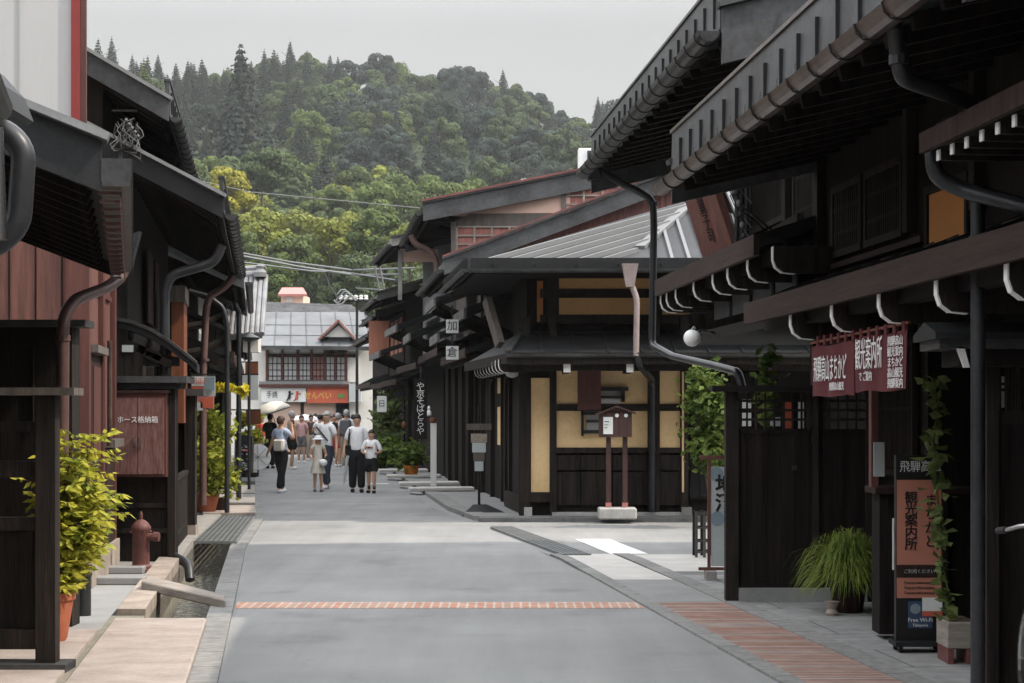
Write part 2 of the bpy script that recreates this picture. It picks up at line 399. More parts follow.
# ---------------------------------------------------------------- world, camera, sun
cam = bpy.data.cameras.new('camera'); co = bpy.data.objects.new('camera', cam); COL.objects.link(co)
co.location = (0, 0, CH); co.rotation_euler = (math.pi/2, 0, 0)
cam.sensor_width = 36; cam.lens = F*36/1024; cam.shift_y = (HY-341.5)/1024; cam.clip_end = 6000; cam.clip_start = .1
sc.camera = co
SUN_EL, SUN_AZ = math.radians(48), math.radians(-12)     # azimuth measured from +X, towards -Y (behind the viewer)
sd = Vector((math.cos(SUN_EL)*math.cos(SUN_AZ), math.cos(SUN_EL)*math.sin(SUN_AZ), math.sin(SUN_EL)))
sl = bpy.data.lights.new('sun', 'SUN'); so = bpy.data.objects.new('sun', sl); COL.objects.link(so)
so.rotation_euler = sd.to_track_quat('Z', 'Y').to_euler(); sl.energy = 2.6; sl.angle = math.radians(.9); sl.color = (1, .88, .73)
so.location = (20, -4, 30)
w = bpy.data.worlds.new('World'); sc.world = w; w.use_nodes = True; nt = w.node_tree; L = nt.links.new
bg = nt.nodes['Background']
sky = N(nt, 'ShaderNodeTexSky'); sky.sky_type = 'NISHITA'; sky.sun_disc = False; sky.sun_elevation = SUN_EL
sky.sun_rotation = math.radians(90+12); sky.dust_density = 6; sky.air_density = 1.0; sky.altitude = 500
hs = N(nt, 'ShaderNodeHueSaturation'); hs.inputs['Saturation'].default_value = .25; L(sky.outputs[0], hs.inputs['Color'])
tc = N(nt, 'ShaderNodeTexCoord'); sp = N(nt, 'ShaderNodeSeparateXYZ'); L(tc.outputs['Generated'], sp.inputs[0])
cl = N(nt, 'ShaderNodeValToRGB'); L(sp.outputs[2], cl.inputs[0])      # overcast veil: pale at the horizon, brighter overhead
e = cl.color_ramp.elements; e[0].position = 0; e[0].color = (3.95, 3.95, 3.93, 1); e[1].position = .20; e[1].color = (4.0, 4.0, 4.0, 1)
e2 = cl.color_ramp.elements.new(.65); e2.color = (20.5, 21.0, 21.8, 1)
mps = N(nt, 'ShaderNodeMapping'); mps.inputs['Scale'].default_value = (1, 1, 3.5); L(tc.outputs['Generated'], mps.inputs[0])
nz_ = N(nt, 'ShaderNodeTexNoise', Scale=3.0, Detail=5.0, Roughness=.55); L(mps.outputs[0], nz_.inputs['Vector'])
mrs = N(nt, 'ShaderNodeMapRange'); L(nz_.outputs[0], mrs.inputs[0]); mrs.inputs[1].default_value = .3; mrs.inputs[2].default_value = .7; mrs.inputs[3].default_value = .955; mrs.inputs[4].default_value = 1.055
mcs = N(nt, 'ShaderNodeMix', data_type='RGBA', blend_type='MULTIPLY'); mcs.inputs[0].default_value = 1; L(cl.outputs[0], mcs.inputs[6]); L(mrs.outputs[0], mcs.inputs[7])
mx = N(nt, 'ShaderNodeMix', data_type='RGBA'); mx.inputs[0].default_value = .93
L(hs.outputs[0], mx.inputs[6]); L(mcs.outputs[2], mx.inputs[7]); L(mx.outputs[2], bg.inputs['Color']); bg.inputs['Strength'].default_value = .1
vs = sc.view_settings; sc.display_settings.display_device = 'sRGB'; vs.view_transform = 'Standard'; vs.look = 'None'; vs.exposure = 0.65; vs.gamma = 1; vs.use_curve_mapping = False
sc.cycles.use_denoising = True; sc.cycles.max_bounces = 6; sc.cycles.diffuse_bounces = 4; sc.cycles.transparent_max_bounces = 8; sc.cycles.volume_bounces = 0
sc.cycles.use_adaptive_sampling = True; sc.cycles.adaptive_threshold = .02
sc.cycles.sample_clamp_indirect = 8

# ---------------------------------------------------------------- ground
KW, CW = .19, .47                                        # kerb width, channel width
st = [-12, -4, 4, 11.34, 16, 19, 22.7, 26, 29, 33, 38, 44, 50, 54.3, 60, 66, 76, 84]
mb = MB()
def strip(mb, f0, f1, ys, z):
    vs = []; fs = []
    for y in ys: vs += [(f0(y), y, z), (f1(y), y, z)]
    for i in range(len(ys)-1): fs.append((2*i, 2*i+1, 2*i+3, 2*i+2))
    return mb.add(vs, fs)
yy = [-300]+st+[120, 200, 900]
strip(mb, lambda y: -900, lambda y: XL(max(-12, min(84, y)))-KW-CW, yy, -.012)
strip(mb, lambda y: XL(max(-12, min(84, y)))-KW, lambda y: 900, yy, -.012)
strip(mb, lambda y: -900, lambda y: 900, [900, 3000], -.012)
mb.build('ground', 'concrete', kind='structure')
mb = MB(); strip(mb, XL, XR, st, 0.0)
mb.add([(-40, 76.5, .0), (30, 76.5, .0), (30, 80.5, .0), (-40, 80.5, .0)], [(0, 1, 2, 3)])
mb.build('road', 'asphalt', kind='structure')
mb = MB(); strip(mb, lambda y: XR(y)+.0, lambda y: 40, [21.75, 24, 26.5, 28.45], -.004)
mb.build('side_street', 'asphalt', kind='structure')
# channel with running water
mb = MB()
cl0 = lambda y: XL(y)-KW-CW; cr0 = lambda y: XL(y)-KW
vs_ = []; fs_ = []
for y in st: vs_ += [(cl0(y), y, -.012), (cl0(y), y, -.6), (cr0(y), y, -.6), (cr0(y), y, -.012)]
for i in range(len(st)-1):
    for j in range(3): fs_.append((4*i+j, 4*i+j+1, 4*i+j+5, 4*i+j+4))
mb.add(vs_, fs_); mb.build('drainage_channel', 'moss_stone', kind='structure', recalc=False)
m, nt, b = newmat('water'); Lk = nt.links.new
b.inputs['Base Color'].default_value = (.05, .055, .035, 1); b.inputs['Roughness'].default_value = .08
n1 = N(nt, 'ShaderNodeTexNoise', Scale=14.0, Detail=5.0, Roughness=.7); tcw = N(nt, 'ShaderNodeTexCoord'); Lk(tcw.outputs['Object'], n1.inputs['Vector'])
bp = N(nt, 'ShaderNodeBump', Strength=.9, Distance=.05); Lk(n1.outputs[0], bp.inputs['Height']); Lk(bp.outputs[0], b.inputs['Normal'])
cr = N(nt, 'ShaderNodeValToRGB'); Lk(n1.outputs[0], cr.inputs[0]); e = cr.color_ramp.elements
e[0].position = .5; e[0].color = (.07, .07, .05, 1); e[1].position = .64; e[1].color = (.5, .5, .48, 1); Lk(cr.outputs[0], b.inputs['Base Color']); MT['water'] = m  # bright sparkle painted into the water colour by noise
mb = MB(); strip(mb, cl0, cr0, st, -.36); mb.build('water', 'water', kind='structure')
# kerbs
def band(name, f0, f1, ys, z0, z1, m, **kw):
    mb = MB()
    for y0, y1 in zip(ys, ys[1:]):
        mb.hexa([(f0(y0), y0, z0), (f1(y0), y0, z0), (f1(y1), y1, z0), (f0(y1), y1, z0), (f0(y0), y0, z1), (f1(y0), y0, z1), (f1(y1), y1, z1), (f0(y1), y1, z1)])
    return mb.build(name, m, **kw)
band('kerb', lambda y: XL(y)-KW, XL, st[:-1], -.2, .03, 'kerb_stone', kind='structure')
band('kerb', lambda y: cl0(y)-.22, cl0, [14.7, 17, 20.2], -.2, .10, 'warm_stone', kind='structure')
band('kerb', lambda y: cl0(y)-.26, cl0, [-12, 4, 11.34, 14.68], -.2, .05, 'moss_stone', kind='structure')
band('kerb', lambda y: cl0(y)-.26, cl0, [20.2, 22.7, 29, 38, 54.3, 76], -.2, .08, 'stone', kind='structure')
band('kerb', XR, lambda y: XR(y)+.14, [-12, 4, 11.34, 16, 21.1, 21.7], -.1, .018, 'kerb_stone', kind='structure')
band('paving_strip', lambda y: XR(y)+.142, lambda y: XR(y)+.72, [-12, 4, 11.34, 16.1], -.1, .014, 'strip_paving', kind='structure')
band('paving_strip', lambda y: XR(y)+.142, lambda y: XR(y)+.72, [16.12, 18.3], -.1, .014, 'concrete', kind='structure')
band('paving_strip', lambda y: XR(y)+.142, lambda y: XR(y)+.72, [18.32, 21.7], -.1, .014, 'pale_stone', kind='structure')
band('kerb', lambda y: XR(y)+.722, lambda y: XR(y)+.90, [-12, 4, 11.34, 16, 21.1, 21.7], -.1, .022, 'kerb_stone', kind='structure')
band('pavement', lambda y: XR(y)+.902, lambda y: 9.0, [-12, 4, 11.34, 16, 18.9], -.1, .012, 'slab_paving', kind='structure')
band('pavement', lambda y: XR(y)+.902, lambda y: 9.0, [18.91, 19.3], -.1, .012, 'dark_stone', kind='structure')
band('pavement', lambda y: XR(y)+.902, lambda y: 9.0, [19.31, 21.1, 21.65], -.1, .012, 'pale_stone', kind='structure')
# brick band across the road, painted marks
band('brick_band', lambda y: XL(y)+.02, lambda y: XR(y)-.02, [15.72, 16.22], -.01, .004, 'band_brick', kind='structure')
MB().add([(.81, 24.5, .001), (1.26, 24.5, .001), (1.57, 21.9, .001), (1.13, 21.9, .001)], [(0, 1, 2, 3)]).build('painted_mark', 'white_paint', kind='structure')
MB().add([(XX(366, 44), 44, .004), (XX(388, 44), 44, .004), (XX(388, 44), 44.35, .004), (XX(366, 44), 44.35, .004)], [(0, 1, 2, 3)]).build('painted_mark', 'white_paint', kind='structure')
# steel gratings
def grating(pts, z, nx, ny, label, w=.016, m='dark_metal'):
    p = [Vector((*q, z)) for q in pts]; mb = MB()
    for i in range(nx+1):
        t = i/nx; mb.beam(p[0].lerp(p[1], t), p[3].lerp(p[2], t), w, .03)
    for i in range(ny+1):
        t = i/ny; mb.beam(p[0].lerp(p[3], t)+Vector((0, 0, .002)), p[1].lerp(p[2], t)+Vector((0, 0, .002)), w*1.3, .03)
    return mb.build('drain_grating', m, label=label, cat='grating')
gr = [(XR(21.5)+.12, 21.5), (XR(21.5)+.42, 21.5), (XR(26.8)+.42, 26.8), (XR(26.8)+.12, 26.8)]
MB().hexa([(x, y, -.02) for x, y in gr]+[(x, y, .0) for x, y in gr]).build('grating_bed', 'black_paint', kind='structure')
grating(gr, .014, 5, 44, 'long steel drain grating at the mouth of the side street', .024, 'steel')
gl = [(cl0(23.2)-.06, 23.2), (cr0(23.2)+.05, 23.2), (cr0(29.0)+.05, 29.0), (cl0(29.0)-.06, 29.0)]
grating(gl, .045, 9, 60, 'grey steel grating covering the water channel on the left', .02, 'steel')
# left-hand paving beside the channel
band('pavement', lambda y: cl0(y)-4, lambda y: cl0(y)-.262, [-12, 4, 11.34, 13.6], -.1, .07, 'pink_flag', kind='structure')
band('pavement', lambda y: cl0(y)-4, lambda y: cl0(y)-.262, [13.62, 16, 20.2], -.1, .05, 'concrete', kind='structure')
band('pavement', lambda y: cl0(y)-4, lambda y: cl0(y)-.262, [20.22, 24, 29, 38, 54.3, 76], -.1, .06, 'slab_paving', kind='structure')
band('pavement', lambda y: XR(y)+.5, lambda y: XR(y)+4.5, [29.0, 32, 56.3, 75], -.1, .05, 'concrete', kind='structure')
band('kerb', lambda y: XR(y)+.2, lambda y: XR(y)+.498, [29.0, 32, 56.3, 75], -.1, .06, 'kerb_stone', kind='structure')
MB().hexa([(-.5, 28.47, -.05), (8, 28.47, -.05), (8, 29.3, -.05), (-.5, 29.0, -.05), (-.5, 28.47, .06), (8, 28.47, .06), (8, 29.3, .06), (-.5, 29.0, .06)]).build('kerb', 'dark_stone', kind='structure')

def slabthing(pts, z, th, m, label, name='stone_slab', tiltx=0, group=None):
    lo = [(x, y, z-th) for x, y in pts]; hi = [(x, y, z) for x, y in pts]
    return MB().hexa(lo+hi).build(name, m, label=label, cat='slab', bevel=.012, group=group)
def lslab(y0, y1, o0, o1, z, th, m, label, **k):
    return slabthing([(cl0(y0)-o0, y0), (cr0(y0)+o1, y0), (cr0(y1)+o1, y1), (cl0(y1)-o0, y1)], z, th, m, label, **k)
lslab(9.0, 14.2, .2, .02, .085, .05, 'pink_flag', 'broad pinkish flagstone bridging the water channel at the lower left')
lslab(2.0, 8.9, .2, .02, .10, .06, 'pink_flag', 'pinkish flagstone nearest the viewer over the channel')
# narrow weathered plank-like slab
p = [Vector(q) for q in [(XX(140, 16.3), 16.35, .17), (XX(227, 15.6), 15.5, .09), (XX(226, 16), 15.95, .09), (XX(150, 17), 16.95, .17)]]
MB().hexa([tuple(v-Vector((0, 0, .075))) for v in p]+[tuple(v) for v in p]).build('plank_bridge', 'grey_wood', label='weathered plank laid askew over the open channel before the hydrant', cat='plank', bevel=.01)
lslab(29.3, 31.6, .3, .06, .10, .09, 'pink_flag', 'pink stone slab over the channel just beyond the steel grating')
lslab(31.9, 35.2, .25, .05, .14, .12, 'stone', 'grey stone slab over the channel before the yellow-leaved plant')
lslab(35.6, 39.5, .25, .05, .15, .12, 'stone', 'grey stone slab over the channel beside the plant pot')
lslab(41.5, 46.5, .2, .05, .16, .12, 'dark_stone', 'dark stone slab under the menu board on the left')
for i, (px, py, l) in enumerate([(436, 494, 'pale slab over the right-hand gutter nearest the corner house'), (424, 488, 'pale slab beside the white banner post'), (409, 480, 'pale slab by the orange flower pot'), (399, 474, 'farthest pale slab on the right before the green shrubs')]):
    c = G(px, py); d = Vector((-.75, .0, 0)); u = Vector((-.10, 1, 0))*(.5+.1*i)
    q = [c-Vector((.55, 0, 0))-u*.6, c+Vector((.75, .4, 0))-u*.6, c+Vector((.75, .4, 0))+u*.6, c-Vector((.55, 0, 0))+u*.6]
    slabthing([(v.x, v.y) for v in q], .13, .07, 'pale_stone', l)
# ---------------------------------------------------------------- house builder
def gutter(root, fr, a0, a1, b, z, r=.06, m='gutter_metal', step=.45, brackets=True, name='gutter', n=7):
    g = MB(fr).halfpipe((a0, b, z), (a1, b, z), r, n).build(name, m, root, smooth=False)
    if brackets:
        k = MB(fr); pts = [(a0+.15, b+(r+.006)*math.cos(t), z+(r+.006)*math.sin(t)) for t in [math.pi+math.pi*i/6 for i in range(7)]]
        k.tube([(a0+.15, b-r-.006, z+.16)]+pts, .005, 4)
        o = k.build('bracket', 'black_paint', g)
        cnt = max(0, min(95, int((a1-a0-.3)/step)))
        repeat(o, [(i*step*fr.L, 0, 0) for i in range(1, cnt+1)])
    return g
def lattice(root, fr, a0, a1, z0, z1, b, m='dark_wood_b', sp=.06, w=.022, rails=2, frame=.05, pane='glass_dark', name='lattice_window'):
    k = MB(fr)
    k.box(a0, a1, b-.03, b+.015, z0, z0+frame); k.box(a0, a1, b-.03, b+.015, z1-frame, z1)
    k.box(a0, a0+frame, b-.03, b+.013, z0+frame, z1-frame); k.box(a1-frame, a1, b-.03, b+.013, z0+frame, z1-frame)
    n = max(1, int((a1-a0-2*frame)/sp))
    for i in range(1, n):
        a = a0+frame+(a1-a0-2*frame)*i/n; k.box(a-w/2, a+w/2, b-.02, b+.006, z0+frame, z1-frame)
    for i in range(1, rails+1):
        z = z0+(z1-z0)*i/(rails+1); k.box(a0+frame, a1-frame, b-.024, b+.002, z-.014, z+.014)
    o = k.build(name, m, root)
    if pane: MB(fr).box(a0+.01, a1-.01, b-.045, b-.034, z0+.01, z1-.01).build('pane', pane, o)
    return o
def panel(root, fr, a0, a1, z0, z1, b, m, name='wall_panel', th=.02, frame=None):
    o = MB(fr).box(a0, a1, b-th, b, z0, z1).build(name, m, root)
    if frame:
        k = MB(fr); f = .05
        k.box(a0-f, a1+f, b-th, b+.02, z0-f, z0); k.box(a0-f, a1+f, b-th, b+.02, z1, z1+f); k.box(a0-f, a0, b-th, b+.018, z0, z1); k.box(a1, a1+f, b-th, b+.018, z0, z1)
        k.build('frame', frame, o)
    return o
def house(fr, a0, a1, label, bw=0.0, bu=None, D=6.0, low=None, ze=4.2, be=.9, pitch=.35, th=.12, ov=.35, wall='dark_wood', upwall=None, roof='dark_metal', seams=.45,
          rafters=True, single_rafters=False, gut='gutter_metal', brackets=False, fascia=None, group=None, posts=(), name='wooden_house', barge='dark_wood_b', corbels=None, cat='house',
          ov_near=None, ov_far=None, gr=.06, zbase=0.0, bargeh=.22, tiles=False, recess=None, lowroof='dark_metal', low_a=None, flash='gutter_metal'):
    """low=(eave z, eave b, rise) of the pent roof; recess = (z top, depth) of an open ground-floor front"""
    bu = bw if bu is None else bu
    root = thing(name, label, cat, fr.w((a0+a1)/2, bw, zbase), fr.ang, group)
    o0 = ov if ov_near is None else ov_near; o1 = ov if ov_far is None else ov_far
    bb = bw-D-.3; br = (be+bb)/2; zr = ze+(be-br)*pitch
    zl = low[0]+low[2] if low else (zbase if zbase > 1 else ze*.6)
    k = MB(fr)
    gw = bw-(recess[1] if recess else 0)
    if zbase < 1: k.box(a0, a1, bw-D, gw, zbase, zl-.02)
    wz = ze+(be-bu)*pitch-th*.9
    k.prism([(a0, bw-D, zl-.02), (a0, bu, zl-.02), (a0, bu, wz), (a0, br, zr-th), (a0, bw-D, ze+(bw-D-bb)*pitch-th*.9)], fr_vec(fr, a1-a0))
    k.build('wall', upwall or wall, root)
    if recess:
        MB(fr).box(a0, a1, gw, bw, recess[0], zl-.02).build('lintel', 'dark_wood_h', root)
        MB(fr).box(a0, a0+.1, gw, bw, zbase, recess[0]).build('side_wall', wall, root)
        MB(fr).box(a1-.1, a1, gw, bw, zbase, recess[0]).build('side_wall', wall, root)
    elif upwall:
        MB(fr).box(a0-.004, a1+.004, bw-.4, bw+.02, zbase, zl-.05).build('ground_wall', wall, root)
    # main roof
    k = MB(fr)
    def P3(b, dz=0, a=a0-o0): 
        z = ze+(be-b)*pitch if b >= br else ze+(b-bb)*pitch
        return (a, b, z+dz)
    k.prism([P3(be), P3(br), P3(bb), P3(bb, -th), P3(br, -th), P3(be, -th)], fr_vec(fr, a1-a0+o0+o1))
    A0, A1 = a0-o0, a1+o1
    if seams:
        n = max(2, int((A1-A0)/seams))
        for i in range(n+1):
            a = A0+.02+(A1-A0-.04)*i/n
            if tiles:
                k.tube([(a, be+.01, ze+.02), (a, br, zr+.02)], .055, 6)
            else:
                k.beam((a, be, ze+.015), (a, br, zr+.015), .03, .04)
                k.beam((a, br, zr+.015), (a, bb, ze+.015), .03, .04)
    k.build('roof', roof, root)
    MB(fr).box(A0-.02, A1+.02, br-.12, br+.12, zr-.02, zr+.12).build('ridge_cap', roof, root)
    for A, s in ((A0, -1), (A1, 1)):
        k = MB(fr); t = .045
        k.prism([(A, be+.02, ze+.03), (A, br, zr+.03), (A, br, zr-bargeh), (A, be+.02, ze-bargeh+.03)], fr_vec(fr, s*t))
        k.prism([(A, br, zr+.03), (A, bb-.02, ze+.03), (A, bb-.02, ze-bargeh+.03), (A, br, zr-bargeh)], fr_vec(fr, s*t))
        bg_ = k.build('bargeboard', barge, root)
        k = MB(fr); k.beam((A+s*.03, be+.05, ze+.045), (A+s*.03, br, zr+.06), .14, .035); k.build('flashing', flash, bg_)
    if fascia:
        k = MB(fr); k.hexa([(A0, be, ze-th), (A1, be, ze-th), (A1, be+.03, ze-th), (A0, be+.03, ze-th), (A0, be-.03, ze+fascia), (A1, be-.03, ze+fascia), (A1, be+.02, ze+fascia), (A0, be+.02, ze+fascia)])
        f = k.build('eave_fascia', 'grey_metal', root)
        MB(fr).box(A0-.01, A1+.01, be-.035, be+.035, ze+fascia, ze+fascia+.025).build('drip_edge', 'copper' if gut == 'copper' else 'gutter_metal', f)
        s_ = MB(fr); s_.box(A0+.2, A0+.216, be+.02, be+.045, ze-.08, ze+fascia*.62); s = s_.build('strap', 'black_paint', f)
        c = min(60, int((A1-A0-.4)/.42)); repeat(s, [(i*.42*fr.L, 0, 0) for i in range(1, c+1)])
    if gut: gutter(root, fr, A0-.02, A1+.02, be+.03+gr, ze-th-.02, gr, gut, brackets=brackets)
    if rafters:
        def raft(k, a): k.beam((a, bu-.02, ze+(be-bu)*pitch-th-.045), (a, be-.06, ze-th-.025), .05, .075)
        n = max(2, int((A1-A0)/.42))
        if single_rafters:
            k = MB(fr); raft(k, A0+.1); r = k.build('rafter', 'dark_wood', root)
            repeat(r, [((A1-A0-.2)*i/n*fr.L, 0, 0) for i in range(1, n+1)])
        else:
            k = MB(fr)
            for i in range(n+1): raft(k, A0+.1+(A1-A0-.2)*i/n)
            k.box(A0+.1, A1-.1, be-.16, be-.11, ze-th-.1, ze-th-.02); k.build('eave_rafters', 'dark_wood', root)
    if low:
        zl0, bl, rise = low; la0, la1 = low_a or (a0-.1, a1+.1)
        k = MB(fr); k.prism([(la0, bl, zl0), (la0, bu, zl0+rise), (la0, bu, zl0+rise-.07), (la0, bl, zl0-.07)], fr_vec(fr, la1-la0))
        n = max(2, int((la1-la0)/.45))
        for i in range(n+1): 
            a = la0+.02+(la1-la0-.04)*i/n; k.beam((a, bl, zl0+.012), (a, bu, zl0+rise+.012), .03, .035)
        lr = k.build('pent_roof', lowroof, root)
        MB(fr).box(la0-.01, la1+.01, bl-.01, bl+.035, zl0-.13, zl0+.03).build('fascia', 'brown_wood_h', lr)
        MB(fr).box(la0, la1, bl-.22, bl-.12, zl0-.19, zl0-.075).build('eave_beam', 'dark_wood_h', root)
        if corbels:
            first = None
            for a in corbels:
                if first is None:
                    first = corbel(root, fr, a, bl-.02, zl0-.20); a_ref = a
                else: repeat(first, [((a-a_ref)*fr.L, 0, 0)])
    for a in posts:
        MB(fr).box(a-.06, a+.06, bw-.02, bw+.10, zbase, (low[0]+low[2]*.5 if low else zl)-.05).build('post', 'dark_wood_b', root)
    return root
def fr_vec(fr, d): return (d, 0, 0)
def corbel(root, fr, a, b, z, L=.55, h=.2, w=.05):
    """curved wooden bracket arm with a white-painted end"""
    prof = [(b, z+h*.5), (b-.0, z), (b-.02, z-h*.28), (b-.07, z-h*.46), (b-.16, z-h*.5), (b-L, z-h*.5), (b-L, z+h*.5)]
    k = MB(fr).prism([(a-w/2, q, r) for q, r in prof], (w, 0, 0))
    o = k.build('corbel', 'dark_wood_b', root)
    e = MB(fr)
    pp = prof[:5]
    for (q0, r0), (q1, r1) in zip(pp, pp[1:]): e.hexa([(a-w/2-.002, q0, r0), (a+w/2+.002, q0, r0), (a+w/2+.002, q0+.008, r0-.004), (a-w/2-.002, q0+.008, r0-.004), (a-w/2-.002, q1, r1), (a+w/2+.002, q1, r1), (a+w/2+.002, q1+.008, r1-.006), (a-w/2-.002, q1+.008, r1-.006)])
    e.build('painted_end', 'white_paint', o)
    return o
def pipe(root, pts, r=.045, m='pipe_metal', name='downpipe', collars=(), n=10):
    # rounded bends
    P = [Vector(p) for p in pts]; Q = [P[0]]
    for i in range(1, len(P)-1):
        a, b, c = P[i-1], P[i], P[i+1]; d1 = (a-b); d2 = (c-b); t = min(r*2.2, d1.length*.45, d2.length*.45)
        s = b+d1.normalized()*t; e = b+d2.normalized()*t
        for j in range(5):
            u = j/4; Q.append(s*(1-u)**2+b*2*u*(1-u)+e*u*u)
    Q.append(P[-1])
    o = MB().tube([tuple(q) for q in Q], r, n).build(name, m, root, smooth=True)
    for c in collars:
        c = Vector(c); MB().tube([tuple(c-Vector((0, 0, .02))), tuple(c+Vector((0, 0, .02)))], r*1.2, n).build('collar', m, o)
    return o
# ================================================================ RIGHT, NEAR
FR = Frame(3.1, -.0763, 1)
# R0: unseen nearest block, added to continue the row and shade the road
h0 = house(FR, -8, 7.3, 'unseen dark timber house nearest the viewer, added to shade the road', bw=-.9, bu=-.3, low=(2.6, .3, .2), ze=3.7, be=.8, pitch=.25, posts=(-6, -4, -2, 0, 2, 4, 6), D=6)
# R1: information office
h1 = house(FR, 7.5, 14.25, 'dark timber house with copper gutter housing the tourist office', bw=-1.1, bu=-.35, low=(2.43, .15, .20), ze=3.46, be=.78, pitch=.24,
           posts=(7.6, 9.3, 11.0, 12.6), gut='copper', brackets=True, fascia=.26, single_rafters=True, barge='grey_metal', ov_near=.1, ov_far=.12, gr=.07, low_a=(7.6, 14.7),
           corbels=[FR.a_at(p, .15) for p in (788, 829, 876, 933, 1003)], recess=(2.25, 1.3), bargeh=.3)
def RB(px, b): return FR.a_at(px, b)
# R1 upper storey: boarded lattices and ochre plaster
b_ = -.33
for x0, x1 in ((835, 865), (868, 906)):
    lattice(h1, FR, RB(x1, b_), RB(x0, b_), 2.74, 3.26, b_+.02, sp=.05, rails=2)
panel(h1, FR, RB(972, b_), RB(934, b_), 2.62, 2.93, b_+.03, 'ochre_plaster', frame='dark_wood_b')
MB(FR).box(7.6, 14.2, b_, b_+.10, 2.56, 2.61).build('sill_beam', 'brown_wood_h', h1)
MB(FR).box(11.6, 14.2, b_, b_+.05, 2.66, 2.70).build('sill_beam', 'brown_wood_h', h1)
for px in (822, 912, 980): MB(FR).box(RB(px, b_)-.05, RB(px, b_)+.05, b_-.02, b_+.05, 2.75, 3.6).build('upper_post', 'dark_wood_b', h1)
# small canopy above the entrance nearest the viewer, white-tipped rafters
c = MB(FR); c.prism([(7.4, .42, 2.93), (7.4, -.34, 3.12), (7.4, -.34, 3.06), (7.4, .42, 2.87)], (1.75, 0, 0)); cn = c.build('canopy', 'dark_metal', h1)
MB(FR).box(7.4, 9.15, .42, .45, 2.855, 2.95).build('fascia', 'brown_wood', cn)
r = MB(FR); r.box(7.5, 7.54, -.3, .40, 2.80, 2.85); rf = r.build('rafter', 'dark_wood_b', h1)
MB(FR).box(7.498, 7.542, .40, .408, 2.80, 2.85).build('painted_end', 'white_paint', rf)
repeat(rf, [(i*.21*FR.L, 0, 0) for i in range(1, 8)])
# office front: dark back wall, counter, glazing bars
lattice(h1, FR, 11.1, 12.5, 1.15, 2.1, -1.15, sp=.09, rails=1, name='shop_window')
panel(h1, FR, 11.05, 12.55, .15, 1.05, -1.12, 'dark_wood_b', 'front_board')
lattice(h1, FR, 9.4, 10.9, .9, 2.1, -1.15, sp=.09, rails=1, name='shop_window')
k = MB().box(XX(874, 13.4), XX(974, 13.4), 13.35, 13.75, 1.045, 1.09); ct = k.build('counter_shelf', 'brown_wood', h1)
MB().box(XX(880, 13.4), XX(972, 13.4), 13.42, 13.7, .05, 1.044).build('counter_panel', 'dark_wood', ct)
MB().box(XX(941, 13.4), XX(947, 13.4), 13.38, 13.419, .05, 1.044).build('counter_leg', 'dark_wood_b', ct)
# fascia moulding at the far end, gutter outlet and downpipe of the copper gutter
g0 = FR.w(8.25, .85, 3.3)
pipe(h1, [W(892, 16, 8.25), W(897, 45, 8.3), W(901, 78, 8.35), W(970, 102, 8.9), W(978, 116, 9.0), W(980, 130, 9.25)], .038, 'pipe_metal', collars=[W(899, 60, 8.32)])
pipe(h1, [W(1075, 88, 8.7), W(1020, 104, 8.9), W(942, 128, 9.2), W(933, 146, 9.2), W(934, 176, 9.2), W(962, 190, 9.2), W(1030, 208, 8.9), W(1080, 222, 8.8)], .040, 'pipe_metal', name='loop_pipe')
pipe(h1, [W(978, 186, 9.6), W(978, 340, 9.6), W(978, 725, 9.6)], .038, 'pipe_metal', collars=[W(978, 240, 9.6)])
MB().lathe(tuple(W(892, 30, 8.25)), [(.03, 0), (.045, .06), (.06, .11), (.055, .115)], 12).build('outlet_funnel', 'pipe_metal', h1)
# wires under the eave
for j, zz in enumerate((3.18, 3.14)):
    MB().tube([FR.w(14.3, .3, zz), FR.w(14.35, .1, zz-.14), FR.w(15, -.2, zz-.2), FR.w(15.6, -.38, zz-.35)], .008, 5).build('wire', 'cable', h1)

# R2: taller house before the side street
h2 = house(FR, 14.35, 18.5, 'tall dark timber house with deep eaves at the side street corner', bw=-1.3, bu=-.5, low=(2.93, .16, .22), ze=4.62, be=.42, pitch=.26,
           posts=(14.5, 16.4, 18.3), gut='gutter_metal', brackets=True, fascia=.27, single_rafters=True, barge='grey_metal', ov_near=.05, ov_far=4.05, gr=.085, low_a=(14.3, 19.2),
           corbels=[FR.a_at(p, .14) for p in (773, 748, 728, 713, 694, 676, 667, 661)], bargeh=.42)
b_ = -.48
lattice(h2, FR, RB(820, b_), RB(797, b_), 3.0, 4.1, b_+.03, sp=.045, w=.016, rails=3)
lattice(h2, FR, RB(793, b_), RB(756, b_), 3.25, 4.2, b_+.05, sp=.045, w=.02, rails=0)
panel(h2, FR, RB(754, b_), RB(742, b_), 3.05, 4.1, b_+.03, 'ochre_plaster', frame='dark_wood_b')
for a in (16.0, 17.9): MB(FR).box(a-.06, a+.06, b_, b_+.07, 3.0, 4.5).build('upper_post', 'dark_wood_b', h2)
# side fin and dark sub-roof between the two houses
MB().prism([tuple(W(736, 248, 16.6)), tuple(W(797, 213, 15.0)), tuple(W(798, 288, 15.0)), tuple(W(752, 264, 16.2))], (.05, 0, 0)).build('side_fin', 'dark_wood', h2)
for i, a in enumerate((14.6, 15.5, 16.4, 17.3)):
    panel(h2, FR, a, a+.75, 2.95-.45, 2.7, -.2, 'grey_metal', 'eave_panel')
MB(FR).box(14.4, 18.9, -1.3, -.1, 2.3, 2.40).build('soffit_beam', 'dark_wood_h', h2)
MB(FR).box(18.3, 22.3, -2.3, -2.15, 4.8, 4.95).build('outrigger_beam', 'dark_wood', h2)
lattice(h2, FR, 15.0, 16.3, 1.1, 2.2, -1.24, sp=.05, rails=1)
